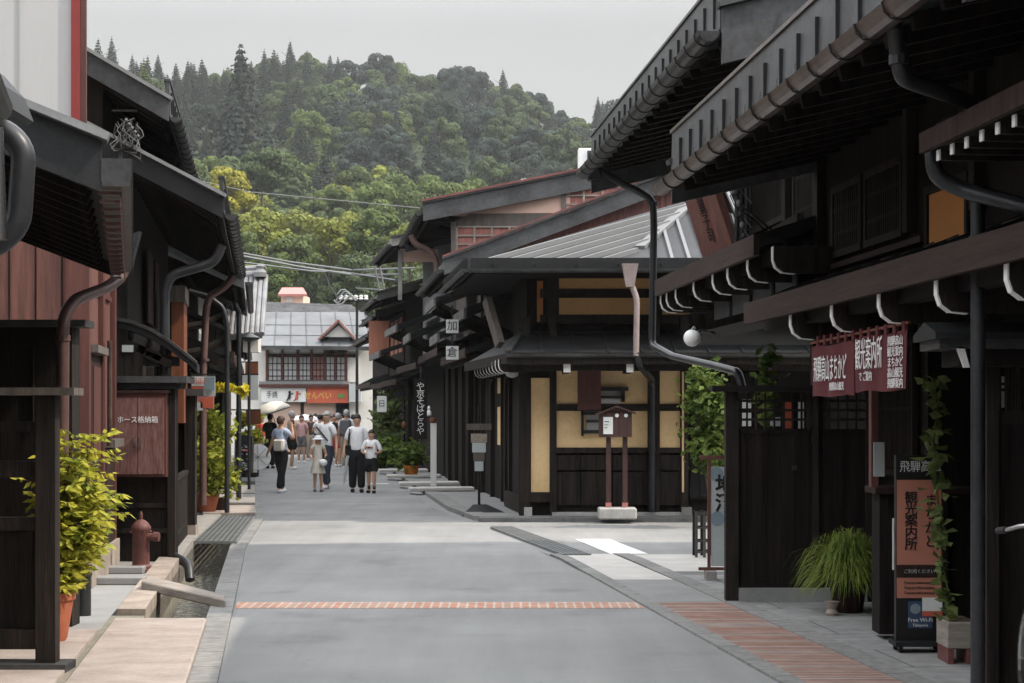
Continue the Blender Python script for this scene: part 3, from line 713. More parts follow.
# downpipe from the far end of the high gutter
Yp = 22.2
pipe(h2, [W(600, 160, 22.45), W(604, 172, 22.4), W(622, 184, Yp), W(636, 190, Yp), W(653, 200, Yp), W(654, 225, Yp), W(652, 345, Yp), W(672, 356, 21.6), W(716, 366, 19.6), W(738, 372, 18.75), W(743, 390, 18.7), W(743, 560, 18.7)], .042, 'pipe_metal', collars=[W(654, 204, Yp), W(653, 345, Yp)])
gb = MB(); gb.hexa([tuple(W(591, 172, 22.5)+Vector(v)) for v in ((-.04, -.1, -.1), (.1, -.1, -.1), (.1, .1, -.1), (-.04, .1, -.1), (-.04, -.1, .1), (.1, -.1, .1), (.1, .1, .1), (-.04, .1, .1))]).build('rainwater_head', 'gutter_metal', h2)
# snow-guard rail and wires on the near verge of the roof
for t in (0, 1):
    MB(FR).tube([(14.25, .3-t*.0, 4.80+t*.06), (14.25, -1.3, 5.2+t*.06)], .008, 5).build('snow_rail', 'cable_grey', h2)
MB(FR).tube([(14.2, -.25, 5.02), (14.16, -.28, 4.86), (14.1, -.36, 4.72), (14.1, -.55, 4.66)], .008, 5).build('wire', 'cable_grey', h2)
# cables and insulators between the sign and the orange panel
cb = thing('cable_bundle', 'bundle of black cables and insulators beside the slanted brown signboard', 'cable', W(728, 250, 17.3))
for i, (px, r_) in enumerate(((736, .022), (741, .018), (746, .025))):
    MB().tube([W(px, 176, 17.2), W(px+1, 210, 17.2), W(px, 252, 17.2)], r_, 8).build('conduit', 'cable', cb)
for i in range(5):
    p = W(737+i*1.8, 192+i*11, 17.1); MB().sphere(p, .026, 6, 1.3).build('insulator', 'cable_mid' if i % 2 else 'cable', cb)
for i in range(5):
    MB().tube([W(730, 186+i*9, 17.1), W(735, 196+i*11, 17.1), W(742, 192+i*12, 17.1), W(752, 204+i*12, 16.8)], .006, 5).build('wire', 'cable', cb)
# slanted brown signboard standing on the lower roof
q = [W(679, 182, 18.0), W(708, 172, 17.3), W(733, 247, 17.2), W(703, 259, 17.9)]
sb = MB().slab(q[0], q[3], q[2], q[1], .07).build('hanging_signboard', 'sign_brown', label='slanted reddish-brown wooden signboard with worn carved characters above the brackets', cat='sign')
ROOT[sb.name] = Matrix.Translation(sb.location)
rr = (q[1]-q[0]).normalized(); uu = (q[0]-q[3]).normalized(); cc = sum(q, Vector())/4; nn = rr.cross(uu).normalized()
text('御菓子司', .155, cc+nn*.012, rr, uu, 'dark_wood', sb, vertical=True, line=.9, name='carved_writing', stretch=(1.1, 1))
for t in (.2, .75):
    p = q[3].lerp(q[2], t); MB().lathe(p-Vector((0, 0, .1)), [(.10, 0), (.085, .08), (.03, .11)], 10).build('support_block', 'black_paint', sb)
# globe lamp
gl_ = thing('globe_lamp', 'white glass globe lamp on a short arm under the right-hand eave', 'lamp', W(692, 347, 17.2))
MB().sphere(W(692, 338, 17.2), .078, 10).build('globe', 'lamp_globe', gl_, smooth=True)
MB().tube([W(695, 334, 17.25), W(702, 330, 17.3), W(714, 333, 17.5), W(722, 338, 17.9)], .011, 6).build('arm', 'pipe_metal', gl_)
MB().tube([W(693, 331.5, 17.2), W(696, 328, 17.2)], .03, 8).build('cap', 'pipe_metal', gl_)

# tall sleeve fence (gate leaf) across the pavement
fy = 16.2
fx0, fx1 = XX(725, fy), XX(877, fy)
fe = thing('sleeve_fence', 'tall black board fence with barred top jutting out before the fern', 'fence', ((fx0+fx1)/2, fy, 0))
MB().box(fx0, fx0+.11, fy-.06, fy+.06, 0, 1.86).build('post', 'dark_wood_b', fe)
MB().box(fx1-.1, fx1, fy-.05, fy+.05, 0, 1.83).build('post', 'dark_wood_b', fe)
MB().box(XX(812, fy), XX(818, fy), fy-.045, fy+.045, .1, 1.83).build('post', 'dark_wood_b', fe)
MB().box(fx0-.12, fx1+.05, fy-.12, fy+.12, 1.80, 1.85).build('cap', 'dark_wood_h', fe)
k = MB()
n = 9
for i in range(n): 
    x0 = fx0+.112+(fx1-.1-fx0-.112)*i/n; k.box(x0+.002, x0+(fx1-fx0-.21)/n-.003, fy-.018, fy+.018, .17, 1.44)
k.box(fx0+.112, fx1-.1, fy-.03, fy+.03, 1.44, 1.48); k.box(fx0+.112, fx1-.1, fy-.03, fy+.03, .13, .17); k.build('board_panel', 'dark_wood', fe)
k = MB()
for z in (1.55, 1.63, 1.71): k.box(fx0+.112, fx1-.1, fy-.015, fy+.015, z, z+.022)
for i in range(1, 14):
    x = fx0+.11+(fx1-fx0-.21)*i/14; k.box(x-.008, x+.008, fy-.011, fy+.011, 1.48, 1.79)
k.build('top_bars', 'dark_wood_b', fe)
MB().box(fx0+.11, fx1-.1, fy-.09, fy+.07, 0, .13).build('stone_sill', 'concrete', fe)
MB().box(XX(791, fy), XX(796, fy), fy-.075, fy-.045, 1.33-.2, 1.37-.2).build('latch', 'pipe_metal', fe)
# colourful leaflets seen through the bars
lr_ = thing('leaflet_rack', 'rack of white and orange leaflets seen through the fence bars', 'rack', (XX(775, 17), 17.0, 1.44))
for i, (px, w_, z0, z1, m_) in enumerate(((742, .08, 1.5, 1.62, 'sign_white'), (742, .08, 1.66, 1.74, 'sign_white'), (785, .07, 1.48, 1.72, 'sign_red'), (798, .05, 1.48, 1.72, 'sign_white'), (770, .09, 1.50, 1.58, 'sign_grey'))):
    MB().box(XX(px, 17), XX(px, 17)+w_, 16.98, 16.99, z0, z1).build('leaflet', m_, lr_)
MB().box(XX(738, 17), XX(806, 17), 17.0, 17.03, 1.40, 1.80).build('rack_board', 'dark_wood', lr_)
MB().box(XX(738, 17), XX(806, 17), 16.98, 17.05, .03, 1.395).build('rack_base', 'dark_wood', lr_)

# noren curtain
nb = .0; na1, na0 = FR.a_at(812, nb), FR.a_at(908, nb)
nr = thing('noren_curtain', 'dark red cloth shop curtain with white lettering hung under the eave', 'curtain', FR.w((na0+na1)/2, nb, 1.72), FR.ang)
def cloth(a0, a1, z1, z0, ph):
    k = MB(FR); n = 36; m = 6; vs = []; fs = []
    for side in (0, 1):
        for j in range(m+1):
            for i in range(n+1):
                t = i/n; zt = z1+(z0-z1)*j/m
                vs.append((a0+(a1-a0)*t, nb+.008*math.sin(t*17+ph)*(.25+j/m)+.004*side, zt+.006*math.sin(t*9+ph)))
    o = (m+1)*(n+1)
    for j in range(m):
        for i in range(n):
            q = j*(n+1)+i; fs.append((q, q+1, q+n+2, q+n+1)); q += o; fs.append((q, q+n+1, q+n+2, q+1))
    k.add(vs, fs); return k
mid = FR.a_at(855, nb)
c1 = cloth(mid+.004, na1, 2.07, 1.725, 0).build('cloth', 'noren_cloth', nr, smooth=True, recalc=False)
c2 = cloth(na0, mid-.004, 2.085, 1.745, 1.3).build('cloth', 'noren_cloth', nr, smooth=True, recalc=False)
MB(FR).tube([(na0-.02, nb, 2.13), (na1+.03, nb, 2.10)], .009, 8).build('rod', 'orange_wood', nr)
k = MB(FR)
lp = MB(FR).box(na0+.03, na0+.09, nb-.006, nb+.012, 2.075, 2.14).build('loop', 'noren_cloth', nr); repeat(lp, [(i*.19, 0, 0) for i in range(1, int((na1-na0)/.19))])
rU = FR.w(0, 0, 0)-FR.w(1, 0, 0); nO = Vector((FR.nx, FR.ny, 0))
def ntext(s, size, px, z, st=(1, 1)):
    a = FR.a_at(px, nb); text(s, size, FR.w(a, nb+.018, z), rU, UZ, 'white_plain', nr, stretch=st, ext=.001)
ntext('飛騨高山まちかど', .125, 832, 1.90, (.90, 1.5))
ntext('観光案内所', .14, 871, 1.965, (.9, 1.5))
ntext('飛騨高山観光', .06, 839, 1.785, (1.1, 1))
ntext('で ご案内', .06, 868, 1.835, (1.2, 1.1))
for i, s in enumerate(('飛騨高山', '観光案内', 'まちかど', '高山観光', '飛騨案内')): ntext(s, .066, 898, 2.03-i*.062, (1.25, .98))

# tourist office floor sign (text board on castors)
sy = 12.75
s1 = thing('floor_sign', 'tall pink and black upright signboard on castors before the counter', 'sign', (XX(919, sy), sy, .014))
x0, x1 = XX(896, sy), XX(942, sy)
MB().box(x0, x1, sy, sy+.06, .085, 1.33).build('board', 'black_paint', s1)
MB().box(x0+.005, x1-.005, sy-.004, sy-.001, .372, 1.165).build('pink_panel', 'pink_board', s1)
MB().box(x0-.02, x1+.02, sy-.1, sy+.16, .055, .085).build('base', 'dark_metal', s1)
ca = MB().lathe((0, 0, 0), [(.0, 0)], 3) if False else None
for dx in (x0+.02, x1-.02):
    for dy in (sy-.06, sy+.12):
        MB().tube([(dx-.012, dy, .038), (dx+.012, dy, .038)], .024, 10).build('castor', 'rubber', s1)
text('飛騨高山', .082, ((x0+x1)/2+.01, sy-.003, 1.25), RX, UZ, 'white_plain', s1, stretch=(.86, 1))
text('観光案内所', .088, (x0+.10, sy-.006, .885), RX, UZ, 'ink', s1, vertical=True, line=.885, ext=.003, bold=.012)
text('まちかど', .088, (x1-.075, sy-.006, .885), RX, UZ, 'ink', s1, vertical=True, line=1.05, ext=.003, bold=.012)
MB().box(x0+.005, x1-.005, sy-.008, sy-.002, .51, .595).build('dark_label', 'brown_wood', s1)
text('ご利用ください', .03, ((x0+x1)/2, sy-.010, .55), RX, UZ, 'sign_grey', s1)
for i in range(3): text('Tourist Information', .026, ((x0+x1)/2, sy-.007, .475-i*.034), RX, UZ, 'ink', s1)
MB().box(XX(922, sy), x1+.0, sy-.01, sy-.004, .285, .375).build('white_card', 'sign_white', s1)
MB().box(XX(922, sy), x1+.0, sy-.012, sy-.003, .25, .284).build('red_card', 'sign_red', s1)
MB().box(XX(908, sy), XX(932, sy), sy-.007, sy-.002, .17, .35).build('navy_label', 'sign_navy', s1)
text('Free Wi-Fi', .038, (XX(920, sy), sy-.010, .225), RX, UZ, 'sign_white', s1); text('Takayama', .026, (XX(920, sy), sy-.010, .19), RX, UZ, 'sign_white', s1)
MB().tube([(XX(915, sy), sy-.012, .30), (XX(915, sy), sy-.008, .30)], .035, 16).build('round_emblem', 'sign_blue', s1)
# planter crate with climbing vine
vy = 12.2
cr_ = thing('planter_box', 'pale stone planter box on red feet holding the climbing vine', 'planter', (XX(955, vy), vy, .014))
MB().box(XX(944, vy), XX(972, vy), vy-.1, vy+.22, .11, .28).build('box', 'grey_wood', cr_, bevel=.006)
MB().box(XX(946, vy), XX(970, vy), vy-.08, vy+.2, .28, .29).build('soil', 'bark', cr_)
for px in (944.5, 963): MB().box(XX(px, vy), XX(px+6, vy), vy-.1, vy+.2, .014, .11).build('foot', 'red_metal', cr_)
def leaf_quads(mb, c, size, rnd, up=.3, elong=1.6):
    d = Vector((rnd.gauss(0, 1), rnd.gauss(0, 1), rnd.gauss(0, .6))).normalized()
    n = Vector((rnd.gauss(0, 1), rnd.gauss(0, 1), rnd.gauss(up, 1))).normalized(); s = d.cross(n)
    if s.length < .05: return
    s.normalize(); s *= size*.5; l = d*size*elong*.5; c = Vector(c); bend = d.cross(s).normalized()*size*.12
    mb.add([tuple(c-l), tuple(c-l*.2+s-bend), tuple(c+l), tuple(c-l*.2-s-bend)], [(0, 1, 2), (0, 2, 3)])
vn = thing('climbing_vine', 'green leafy vine climbing a string beside the pink signboard', 'plant', (XX(950, vy), vy, .345))
pts = [W(950, 618, vy), W(948, 590, vy), W(942, 560, vy), W(940, 520, vy), W(936, 480, vy), W(934, 440, vy), W(938, 405, vy), W(932, 378, vy)]
MB().tube(pts, .006, 5).build('stem', 'leaf_green', vn)
k = MB()
for i in range(120):
    t = R.random()*(len(pts)-1); j = int(t); p = pts[j].lerp(pts[min(j+1, len(pts)-1)], t-j)
    rad = (.05 if t > 3 else .03)
    leaf_quads(k, p+Vector((R.gauss(-.01, rad*.9), R.gauss(0, rad), R.gauss(0, .04))), R.uniform(.05, .10), R, 1, 1.5)
k.build('leaves', 'leaf_vine', vn, recalc=False)
vn2 = thing('climbing_vine', 'yellow-green vine trailing down from the eave above the black fence', 'plant', (XX(768, 16.6), 16.6, 1.8))
pts = [W(768, 350, 16.6), W(766, 380, 16.6), W(764, 425, 16.6)]
MB().tube(pts, .006, 5).build('stem', 'leaf_green', vn2)
k = MB()
for i in range(90): leaf_quads(k, pts[0].lerp(pts[2], R.random())+Vector((R.gauss(0, .05), R.gauss(0, .05), R.gauss(0, .03))), R.uniform(.05, .09), R, 1, 1.6)
k.build('leaves', 'leaf_green', vn2, recalc=False)
# papers and timber post by the counter
MB().box(XX(870, 13.5), XX(877, 13.5), 13.45, 13.55, 1.092, 1.85).build('brown_post', 'sign_brown', h1)
po = MB().box(XX(873, 13.3), XX(884, 13.3), 13.28, 13.29, 1.05+.12, 1.05+.36).build('poster', 'sign_grey', label='small pale blue poster hung above the end of the counter', cat='poster')
po2 = MB().box(XX(892, 12.9), XX(896, 12.9), 12.88, 12.89, .55, .9).build('poster', 'sign_white', label='narrow white notice at the left edge of the pink signboard', cat='poster')

# grass-like fern in a pot
fyY = 15.3
fp = thing('potted_grass', 'arching yellow-green grass plant in a brown pot at the fence foot', 'plant', (XX(850, fyY), fyY, .014))
cpt = (XX(848, fyY), fyY, .014)
MB().lathe(cpt, [(.10, 0), (.12, .02), (.15, .22), (.165, .24), (.165, .27), (.14, .27), (.13, .22)], 22).build('pot', 'brown_wood', fp, smooth=True)
MB().lathe((XX(832, 15.05), 15.05, .014), [(.05, 0), (.055, .02), (.035, .05), (.05, .09), (.06, .11), (.05, .11)], 14).build('saucer_pot', 'warm_stone', fp, smooth=True)
k = MB()
for i in range(1700):
    a = R.uniform(0, 2*math.pi); L_ = R.uniform(.15, .66); h = R.uniform(.05, .36)*(1.25-.4*L_/.66); d = Vector((math.cos(a), math.sin(a), 0)); sd_ = Vector((-d.y, d.x, 0))*R.uniform(.005, .011)
    b0 = Vector(cpt)+Vector((R.gauss(0, .04), R.gauss(0, .04), .25)); prev = None; vs = []
    for j in range(6):
        t = j/5; p = b0+d*L_*(t**.9)*.72+Vector((0, 0, h*math.sin(t*math.pi*.62)*1.15-.20*t**3*L_/.6)); ww = sd_*(1-t*.9)
        vs += [tuple(p-ww), tuple(p+ww)]
    k.add(vs, [(2*j, 2*j+1, 2*j+3, 2*j+2) for j in range(5)])
k.build('leaves', 'leaf_fern', fp, recalc=False)

# gate panel at the right edge
gy = 10.25
ga = thing('gate_panel', 'black gate wing with small barred window at the right edge', 'gate', (XX(1010, gy), gy, 0))
MB().box(XX(984, gy), XX(996, gy), gy-.06, gy+.06, 0, 2.0).build('post', 'dark_wood_b', ga)
MB().box(XX(996, gy), XX(1130, gy), gy-.02, gy+.02, 0, 1.55).build('board_panel', 'dark_wood', ga)
MB().box(XX(996, gy), XX(1130, gy), gy-.03, gy+.03, 1.55, 1.62).build('rail', 'dark_wood_b', ga)
MB().box(XX(996, gy), XX(1130, gy), gy-.03, gy+.03, 1.90, 2.0).build('rail', 'dark_wood_b', ga)
k = MB()
for i in range(22): 
    x = XX(999, gy)+i*.034; k.box(x, x+.010, gy-.012, gy+.012, 1.62, 1.90)
k.box(XX(996, gy), XX(1130, gy), gy-.010, gy+.010, 1.76, 1.775); k.build('bars', 'dark_wood_b', ga)
for z0, z1 in ((1.64, 1.73), (1.745, 1.81)): MB().box(XX(999, gy+.1), XX(1004, gy+.1), gy+.09, gy+.1, z0, z1).build('notice', 'sign_white', ga)
k = MB(); x0, x1 = XX(924, gy), XX(1130, gy)
k.prism([(x0, gy-.28, 2.035), (x0, gy, 2.10), (x0, gy+.28, 2.035), (x0, gy+.28, 2.0), (x0, gy-.28, 2.0)], (x1-x0, 0, 0)); cp = k.build('cap_roof', 'dark_metal', ga)
MB().box(x0+.03, x1, gy-.24, gy+.24, 1.95, 2.0).build('fascia', 'gutter_metal', cp)
MB().box(x0+.14, x1, gy-.2, gy+.2, 1.86, 1.95).build('beam', 'dark_wood', ga)
MB().prism([(x0+.12, gy-.24, 1.96), (x0+.16, gy-.24, 1.96), (x0+.19, gy-.24, 1.85), (x0+.16, gy-.24, 1.85)], (0, .03, 0)).build('white_tip', 'white_paint', ga)

# bicycle, handlebar just inside the frame
bx, by0 = 2.62, 8.9
bi = thing('bicycle', 'parked bicycle with grey basket, only its handlebar in view at right', 'bicycle', (bx, by0, .014))
def wheel(cy, nm='wheel'):
    k = MB(); k.ring_path([(bx, cy+.32*math.cos(t), .35+.32*math.sin(t)) for t in [i*2*math.pi/32 for i in range(33)]], lambda i, s: [(.018*math.cos(u), .018*math.sin(u)) for u in (0, 1.05, 2.1, 3.14, 4.19, 5.24)], caps=False)
    o = k.build(nm, 'chrome', bi)
    k = MB(); k.ring_path([(bx, cy+.335*math.cos(t), .35+.335*math.sin(t)) for t in [i*2*math.pi/32 for i in range(33)]], lambda i, s: [(.02*math.cos(u), .02*math.sin(u)) for u in (0, 1.05, 2.1, 3.14, 4.19, 5.24)], caps=False); k.build('tyre', 'rubber', o)
    k = MB()
    for i in range(14):
        a = i*2*math.pi/14; k.tube([(bx, cy, .35), (bx, cy+.31*math.cos(a), .35+.31*math.sin(a))], .003, 4)
    k.build('spokes', 'chrome', o)
wheel(by0-.52); wheel(by0+.55)
k = MB(); T = lambda *p: k.tube(p, .016, 8)
T((bx, by0-.30, .86), (bx, by0-.05, .32)); T((bx, by0+.12, .78), (bx, by0+.02, .32)); T((bx, by0-.27, .78), (bx, by0+.1, .58)); T((bx, by0+.02, .32), (bx, by0+.55, .35)); T((bx, by0+.1, .62), (bx, by0+.55, .35))
T((bx, by0-.52, .35), (bx, by0-.34, .80), (bx, by0-.31, 1.02)); k.build('frame', 'black_paint', bi, smooth=True)
MB().tube([(bx-.30, by0+.02, 1.06), (bx-.27, by0-.10, 1.085), (bx-.12, by0-.28, 1.12), (bx, by0-.31, 1.10), (bx+.12, by0-.28, 1.12), (bx+.27, by0-.10, 1.085), (bx+.30, by0+.02, 1.06)], .011, 8).build('handlebar', 'chrome', bi, smooth=True)
for s in (-1, 1): MB().tube([(bx+s*.30, by0+.02, 1.06), (bx+s*.31, by0+.13, 1.05)], .017, 8).build('grip', 'rubber', bi)
MB().box(bx-.07, bx+.07, by0+.02, by0+.26, .84, .89).build('saddle', 'black_paint', bi, bevel=.02)
k = MB()
for i in range(9):
    z = .74+i*.028
    for (ax, ay), (cx_, cy_) in (((-.17, -.72), (.17, -.72)), ((.17, -.72), (.17, -.42)), ((.17, -.42), (-.17, -.42)), ((-.17, -.42), (-.17, -.72))): k.beam((bx+ax, by0+ay, z), (bx+cx_, by0+cy_, z), .006, .006)
k.build('basket', 'cable_grey', bi)

# sake banner sign and folding rack past the fence
jy = 18.35
js = thing('standing_sign', 'grey upright sake sign in a slim red wooden frame beyond the fence', 'sign', (XX(722, jy), jy, .012))
jx0, jx1 = XX(709, jy), XX(745, jy)
for x in (jx0, jx1): MB().box(x-.015, x+.015, jy-.015, jy+.015, .06, 1.19).build('upright', 'red_plank', js)
MB().box(jx0-.09, jx1+.09, jy-.02, jy+.02, 1.17, 1.21).build('crossbar', 'red_plank', js)
MB().box(jx0+.02, jx1-.02, jy-.008, jy+.008, .14, 1.10).build('board', 'sign_grey', js)
MB().box(jx0-.1, jx1+.1, jy-.02, jy+.02, .10, .13).build('lower_rail', 'red_plank', js)
for x in (jx0, jx1): MB().box(x-.04, x+.06, jy-.16, jy+.1, .012, .10).build('foot_block', 'stone', js)
text('地酒', .19, ((jx0+jx1)/2-.02, jy-.012, .83), RX, UZ, 'ink', js, vertical=True, line=.95, bold=.03)
for z, x in ((1.03, jx0+.07), (.60, jx0+.08)): MB().tube([(x, jy-.012, z), (x, jy-.009, z)], .07, 18).build('blue_dot', 'sign_blue', js)
text('しております', .075, ((jx0+jx1)/2+.01, jy-.012, .35), RX, UZ, 'ink', js, vertical=True, line=1.0)
fy2 = 21.2
fr2 = thing('folding_rack', 'low black folding lattice rack standing at the side street kerb', 'rack', (XX(703, fy2), fy2, .012))
for k_, yy_ in ((0, fy2), (1, fy2+.3)):
    k = MB()
    for px in (695, 703, 712): k.box(XX(px, fy2), XX(px, fy2)+.03, yy_-.015, yy_+.015, .012, .52)
    for z in (.06, .18, .33, .49): k.box(XX(695, fy2), XX(714, fy2), yy_-.010, yy_+.010, z, z+.02)
    k.build('rack_frame', 'black_paint' if k_ else 'old_wood', fr2)
# ================================================================ CORNER HOUSE across the side street
RC = Frame(3.5, -.106, 1)
cy = 29.3                                   # front wall plane facing the side street
X0 = XX(519, cy); X1 = 6.0
ch = thing('corner_house', 'dark corner house with beige plaster panels and hipped silver roof', 'house', ((X0+X1)/2, cy+2, .05))
def cbox(name, px0, px1, py0, py1, y0, y1, m, par=None, Y=None, **k):
    Y = Y or cy
    return MB().box(XX(px0, Y), XX(px1, Y) if px1 < 900 else X1, y0, y1, ZZ(py1, Y), ZZ(py0, Y)).build(name, m, par or ch, **k)
k = MB(); k.hexa([(X0+.02, cy+.03, .05), (X1, cy+.03, .05), (X1, 33.3, .05), (3.5-.106*33.3, 33.3, .05), (X0+.02, cy+.03, 2.85), (X1, cy+.03, 2.85), (X1, 33.3, 2.85), (3.5-.106*33.3, 33.3, 2.85)])
k.hexa([(X0+.12, cy+.4, 2.85), (X1, cy+.4, 2.85), (X1, 33.3, 2.85), (3.55-.106*33.3, 33.3, 2.85), (X0+.12, cy+.4, 3.9), (X1, cy+.4, 3.9), (X1, 33.3, 3.9), (3.55-.106*33.3, 33.3, 3.9)])
k.build('wall', 'dark_wood', ch)
# posts and beams proud of the wall, plaster between
for a, b_ in ((519, 530), (550, 556.5), (647.5, 659.5), (680, 688)): cbox('post', a, b_, 318, 517, cy-.07, cy+.06, 'dark_wood_b')
for a, b_ in ((404, 411), (447.5, 453)): cbox('beam', 556.6, 647.4, a, b_, cy-.05, cy+.06, 'dark_wood_b'); 
cbox('beam', 659.6, 679.9, 404, 411, cy-.05, cy+.06, 'dark_wood_b'); cbox('beam', 659.6, 679.9, 447.5, 453, cy-.05, cy+.06, 'dark_wood_b')
cbox('beam', 530.1, 549.9, 492, 502, cy-.06, cy+.06, 'dark_wood_b')
cbox('beam', 530.1, 700, 360, 371, cy-.065, cy+.06, 'dark_wood_b')
cbox('plaster_panel', 531, 549.5, 378, 492, cy-.02, cy+.05, 'beige_plaster')
for a, b_ in ((371, 404), (411, 447.5)):
    cbox('plaster_panel', 556.6, 647.4, a, b_, cy-.015, cy+.05, 'beige_plaster'); cbox('plaster_panel', 659.6, 679.9, a, b_, cy-.015, cy+.05, 'beige_plaster')
for i, (a, b_) in enumerate(((557, 580), (581, 612), (613, 647), (660, 680))): 
    for c_, d in ((455, 470), (472, 505)): cbox('board_panel', a, b_, c_, d, cy-.02, cy+.05, 'dark_wood_b')
cbox('stone_plinth', 552, 690, 512, 518.5, cy-.09, cy+.05, 'granite')
cbox('corner_stone', 681, 691, 507, 519, cy-.15, cy-.0, 'stone'); cbox('corner_stone', 524, 532, 507, 519, cy-.17, cy-.0, 'granite')
cbox('narrow_strip', 681.5, 683.5, 372, 492, cy-.08, cy-.071, 'beige_plaster')
# entrance bay with lattice right of the post
fC = Frame(0, 0, 1)
k = MB(); 
for i in range(12):
    x = XX(690, cy)+.03+i*.12; k.box(x, x+.03, cy-.04, cy, .3, 2.2)
for z in (.3, .8, 1.3, 1.8, 2.2): k.box(XX(690, cy), XX(690, cy)+1.45, cy-.045, cy-.005, z, z+.04)
lw = k.build('lattice_door', 'dark_wood_b', ch); MB().box(XX(690, cy), XX(690, cy)+1.45, cy, cy+.02, .3, 2.2).build('pane', 'glass_dark', lw)
# small barred window with stepped frame
wx0, wx1 = XX(600, cy), XX(627, cy)
k = MB()
for px0, px1, py0, py1 in ((600, 628, 387, 391), (621, 624.5, 391, 402), (581, 600, 412, 415), (581, 583.5, 410, 436), (581, 620, 430, 433.5), (586, 618, 420, 422.5), (600, 622, 396, 398.5)):
    k.box(XX(px0, cy), XX(px1, cy), cy-.13, cy-.02, ZZ(py1, cy), ZZ(py0, cy))
wn = k.build('window', 'black_paint', ch)
for px0, px1, py0, py1 in ((601, 620, 391, 404), (587, 618, 411, 430)): MB().box(XX(px0, cy), XX(px1, cy), cy-.03, cy-.02, ZZ(py1, cy), ZZ(py0, cy)).build('pane', 'glass_pale', wn)
cbox('hanging_signboard', 577, 600, 368, 410, cy-.32, cy-.24, 'red_wood')
cbox('signboard_bracket', 586, 590, 362, 368, cy-.32, cy-.05, 'black_paint')
# upper storey, set back a little
cu = cy+.35
MB().box(XX(530, cu), X1, cu, cu+.1, 2.8, 3.86).build('upper_wall', 'dark_wood', ch)
for a, b_, m in ((276, 289, 'ochre'), (298, 314.5, 'ochre')): cbox('plaster_panel', 559, 690, a, b_, cu-.03, cu+.05, 'warm_ochre', Y=cu)
cbox('beam', 540, 700, 289, 298, cu-.06, cu+.04, 'dark_wood_b', Y=cu); cbox('beam', 540, 700, 315, 324, cu-.07, cu+.04, 'dark_wood_b', Y=cu); cbox('beam', 540, 700, 268, 276, cu-.06, cu+.04, 'dark_wood_b', Y=cu)
cbox('post', 547, 558.5, 266, 326, cu-.08, cu+.05, 'dark_wood_b', Y=cu); cbox('plaster_panel', 537, 543, 281, 322, cu-.03, cu+.05, 'ochre_plaster', Y=cu)
for p in (653, 690): cbox('post', p, p+9, 266, 326, cu-.08, cu+.05, 'dark_wood_b', Y=cu)
# pent roof round two sides, with hip
z0, z1 = 2.50, 2.92; yf = 28.0
ax = XX(508, yf)
E0, E1 = (ax, yf, z0), (X1+.4, yf, z0); T0, T1 = (X0+.08, cu, z1), (X1+.4, cu, z1)
s0 = RC.w(33.4, .78, z0); s1 = RC.w(33.4, -.3, z1)
k = MB(); k.slab(E0, E1, T1, T0, .07)
for i in range(14):
    t = i/13; p = Vector(E0).lerp(Vector(E1), t); q = Vector((p.x, cu, z1)); 
    if q.x > T0[0]: k.beam(p+Vector((0, 0, .01)), q+Vector((0, 0, .01)), .03, .035)
pr = k.build('pent_roof', 'dark_metal', ch)
MB().slab(E0, T0, tuple(s1), tuple(s0), .07).build('side_pent_roof', 'dark_metal', ch)
MB().beam(Vector(E0)+Vector((0, 0, .03)), Vector(T0)+Vector((0, 0, .03)), .08, .05).build('hip_cap', 'gutter_metal', pr)
MB().box(ax, X1+.4, yf-.02, yf+.03, z0-.15, z0+.02).build('fascia', 'dark_wood_b', pr)
MB().beam(Vector(E0)+Vector((0, 0, -.06)), s0+Vector((0, 0, -.06)), .04, .15).build('fascia', 'dark_wood_b', pr)
gutx = MB().halfpipe((ax-.02, yf-.07, z0+.0), (X1+.4, yf-.07, z0+.0), .055, 8).build('gutter', 'gutter_metal', ch)
MB().box(ax+.25, X1, yf+.25, yf+.35, z0-.24, z0-.1).build('eave_beam', 'dark_wood_b', ch)
MB().beam(Vector(E0)+Vector((.3, .3, -.17)), s0+Vector((.25, 0, -.17)), .1, .12).build('eave_beam', 'dark_wood_b', ch)
for p in (567, 630):      # white-ended beams facing the side street
    x = XX(p, yf+.06)
    b_ = MB().box(x-.05, x+.05, yf+.07, yf+1.1, z0-.27, z0-.08).build('corbel', 'dark_wood_b', ch)
    MB().box(x-.052, x+.052, yf+.06, yf+.069, z0-.27, z0-.10).build('painted_end', 'white_paint', b_)
ek = MB()
for i in range(9):
    a = 28.7+i*.52
    c_ = corbel(ch, RC, a, .66-.02*0, z0-.16, L=.5, h=.2)
# hipped main roof
ze = 3.86; yE = 28.2; xE = XX(472, yE); pit = .375
FL, FRr = Vector((xE, yE, ze)), Vector((6.3, yE, ze)); ap = Vector(((xE+6.3)/2, yE+(6.3-xE)/2, ze+(6.3-xE)/2*pit))
back = 33.35
tB = (back-yE)/(ap.y-yE)
hl = FL.lerp(ap, tB) if tB < 1 else ap
dxs = -.106
BL = Vector((xE+dxs*(back-yE), back, ze)); BR = Vector((6.3, back, ze)); hr = FRr.lerp(Vector((ap.x, ap.y, ap.z)), min(1, tB))
k = MB(); k.slab(FL, FRr, hr, hl, .1); k.slab(FL, hl, Vector((hl.x, back, hl.z)), BL, .1)
k.slab(FRr, BR, Vector((hr.x, back, hr.z)), hr+Vector((0, 1e-3, 0)), .1)
rf = k.build('roof', 'silver_roof', ch)
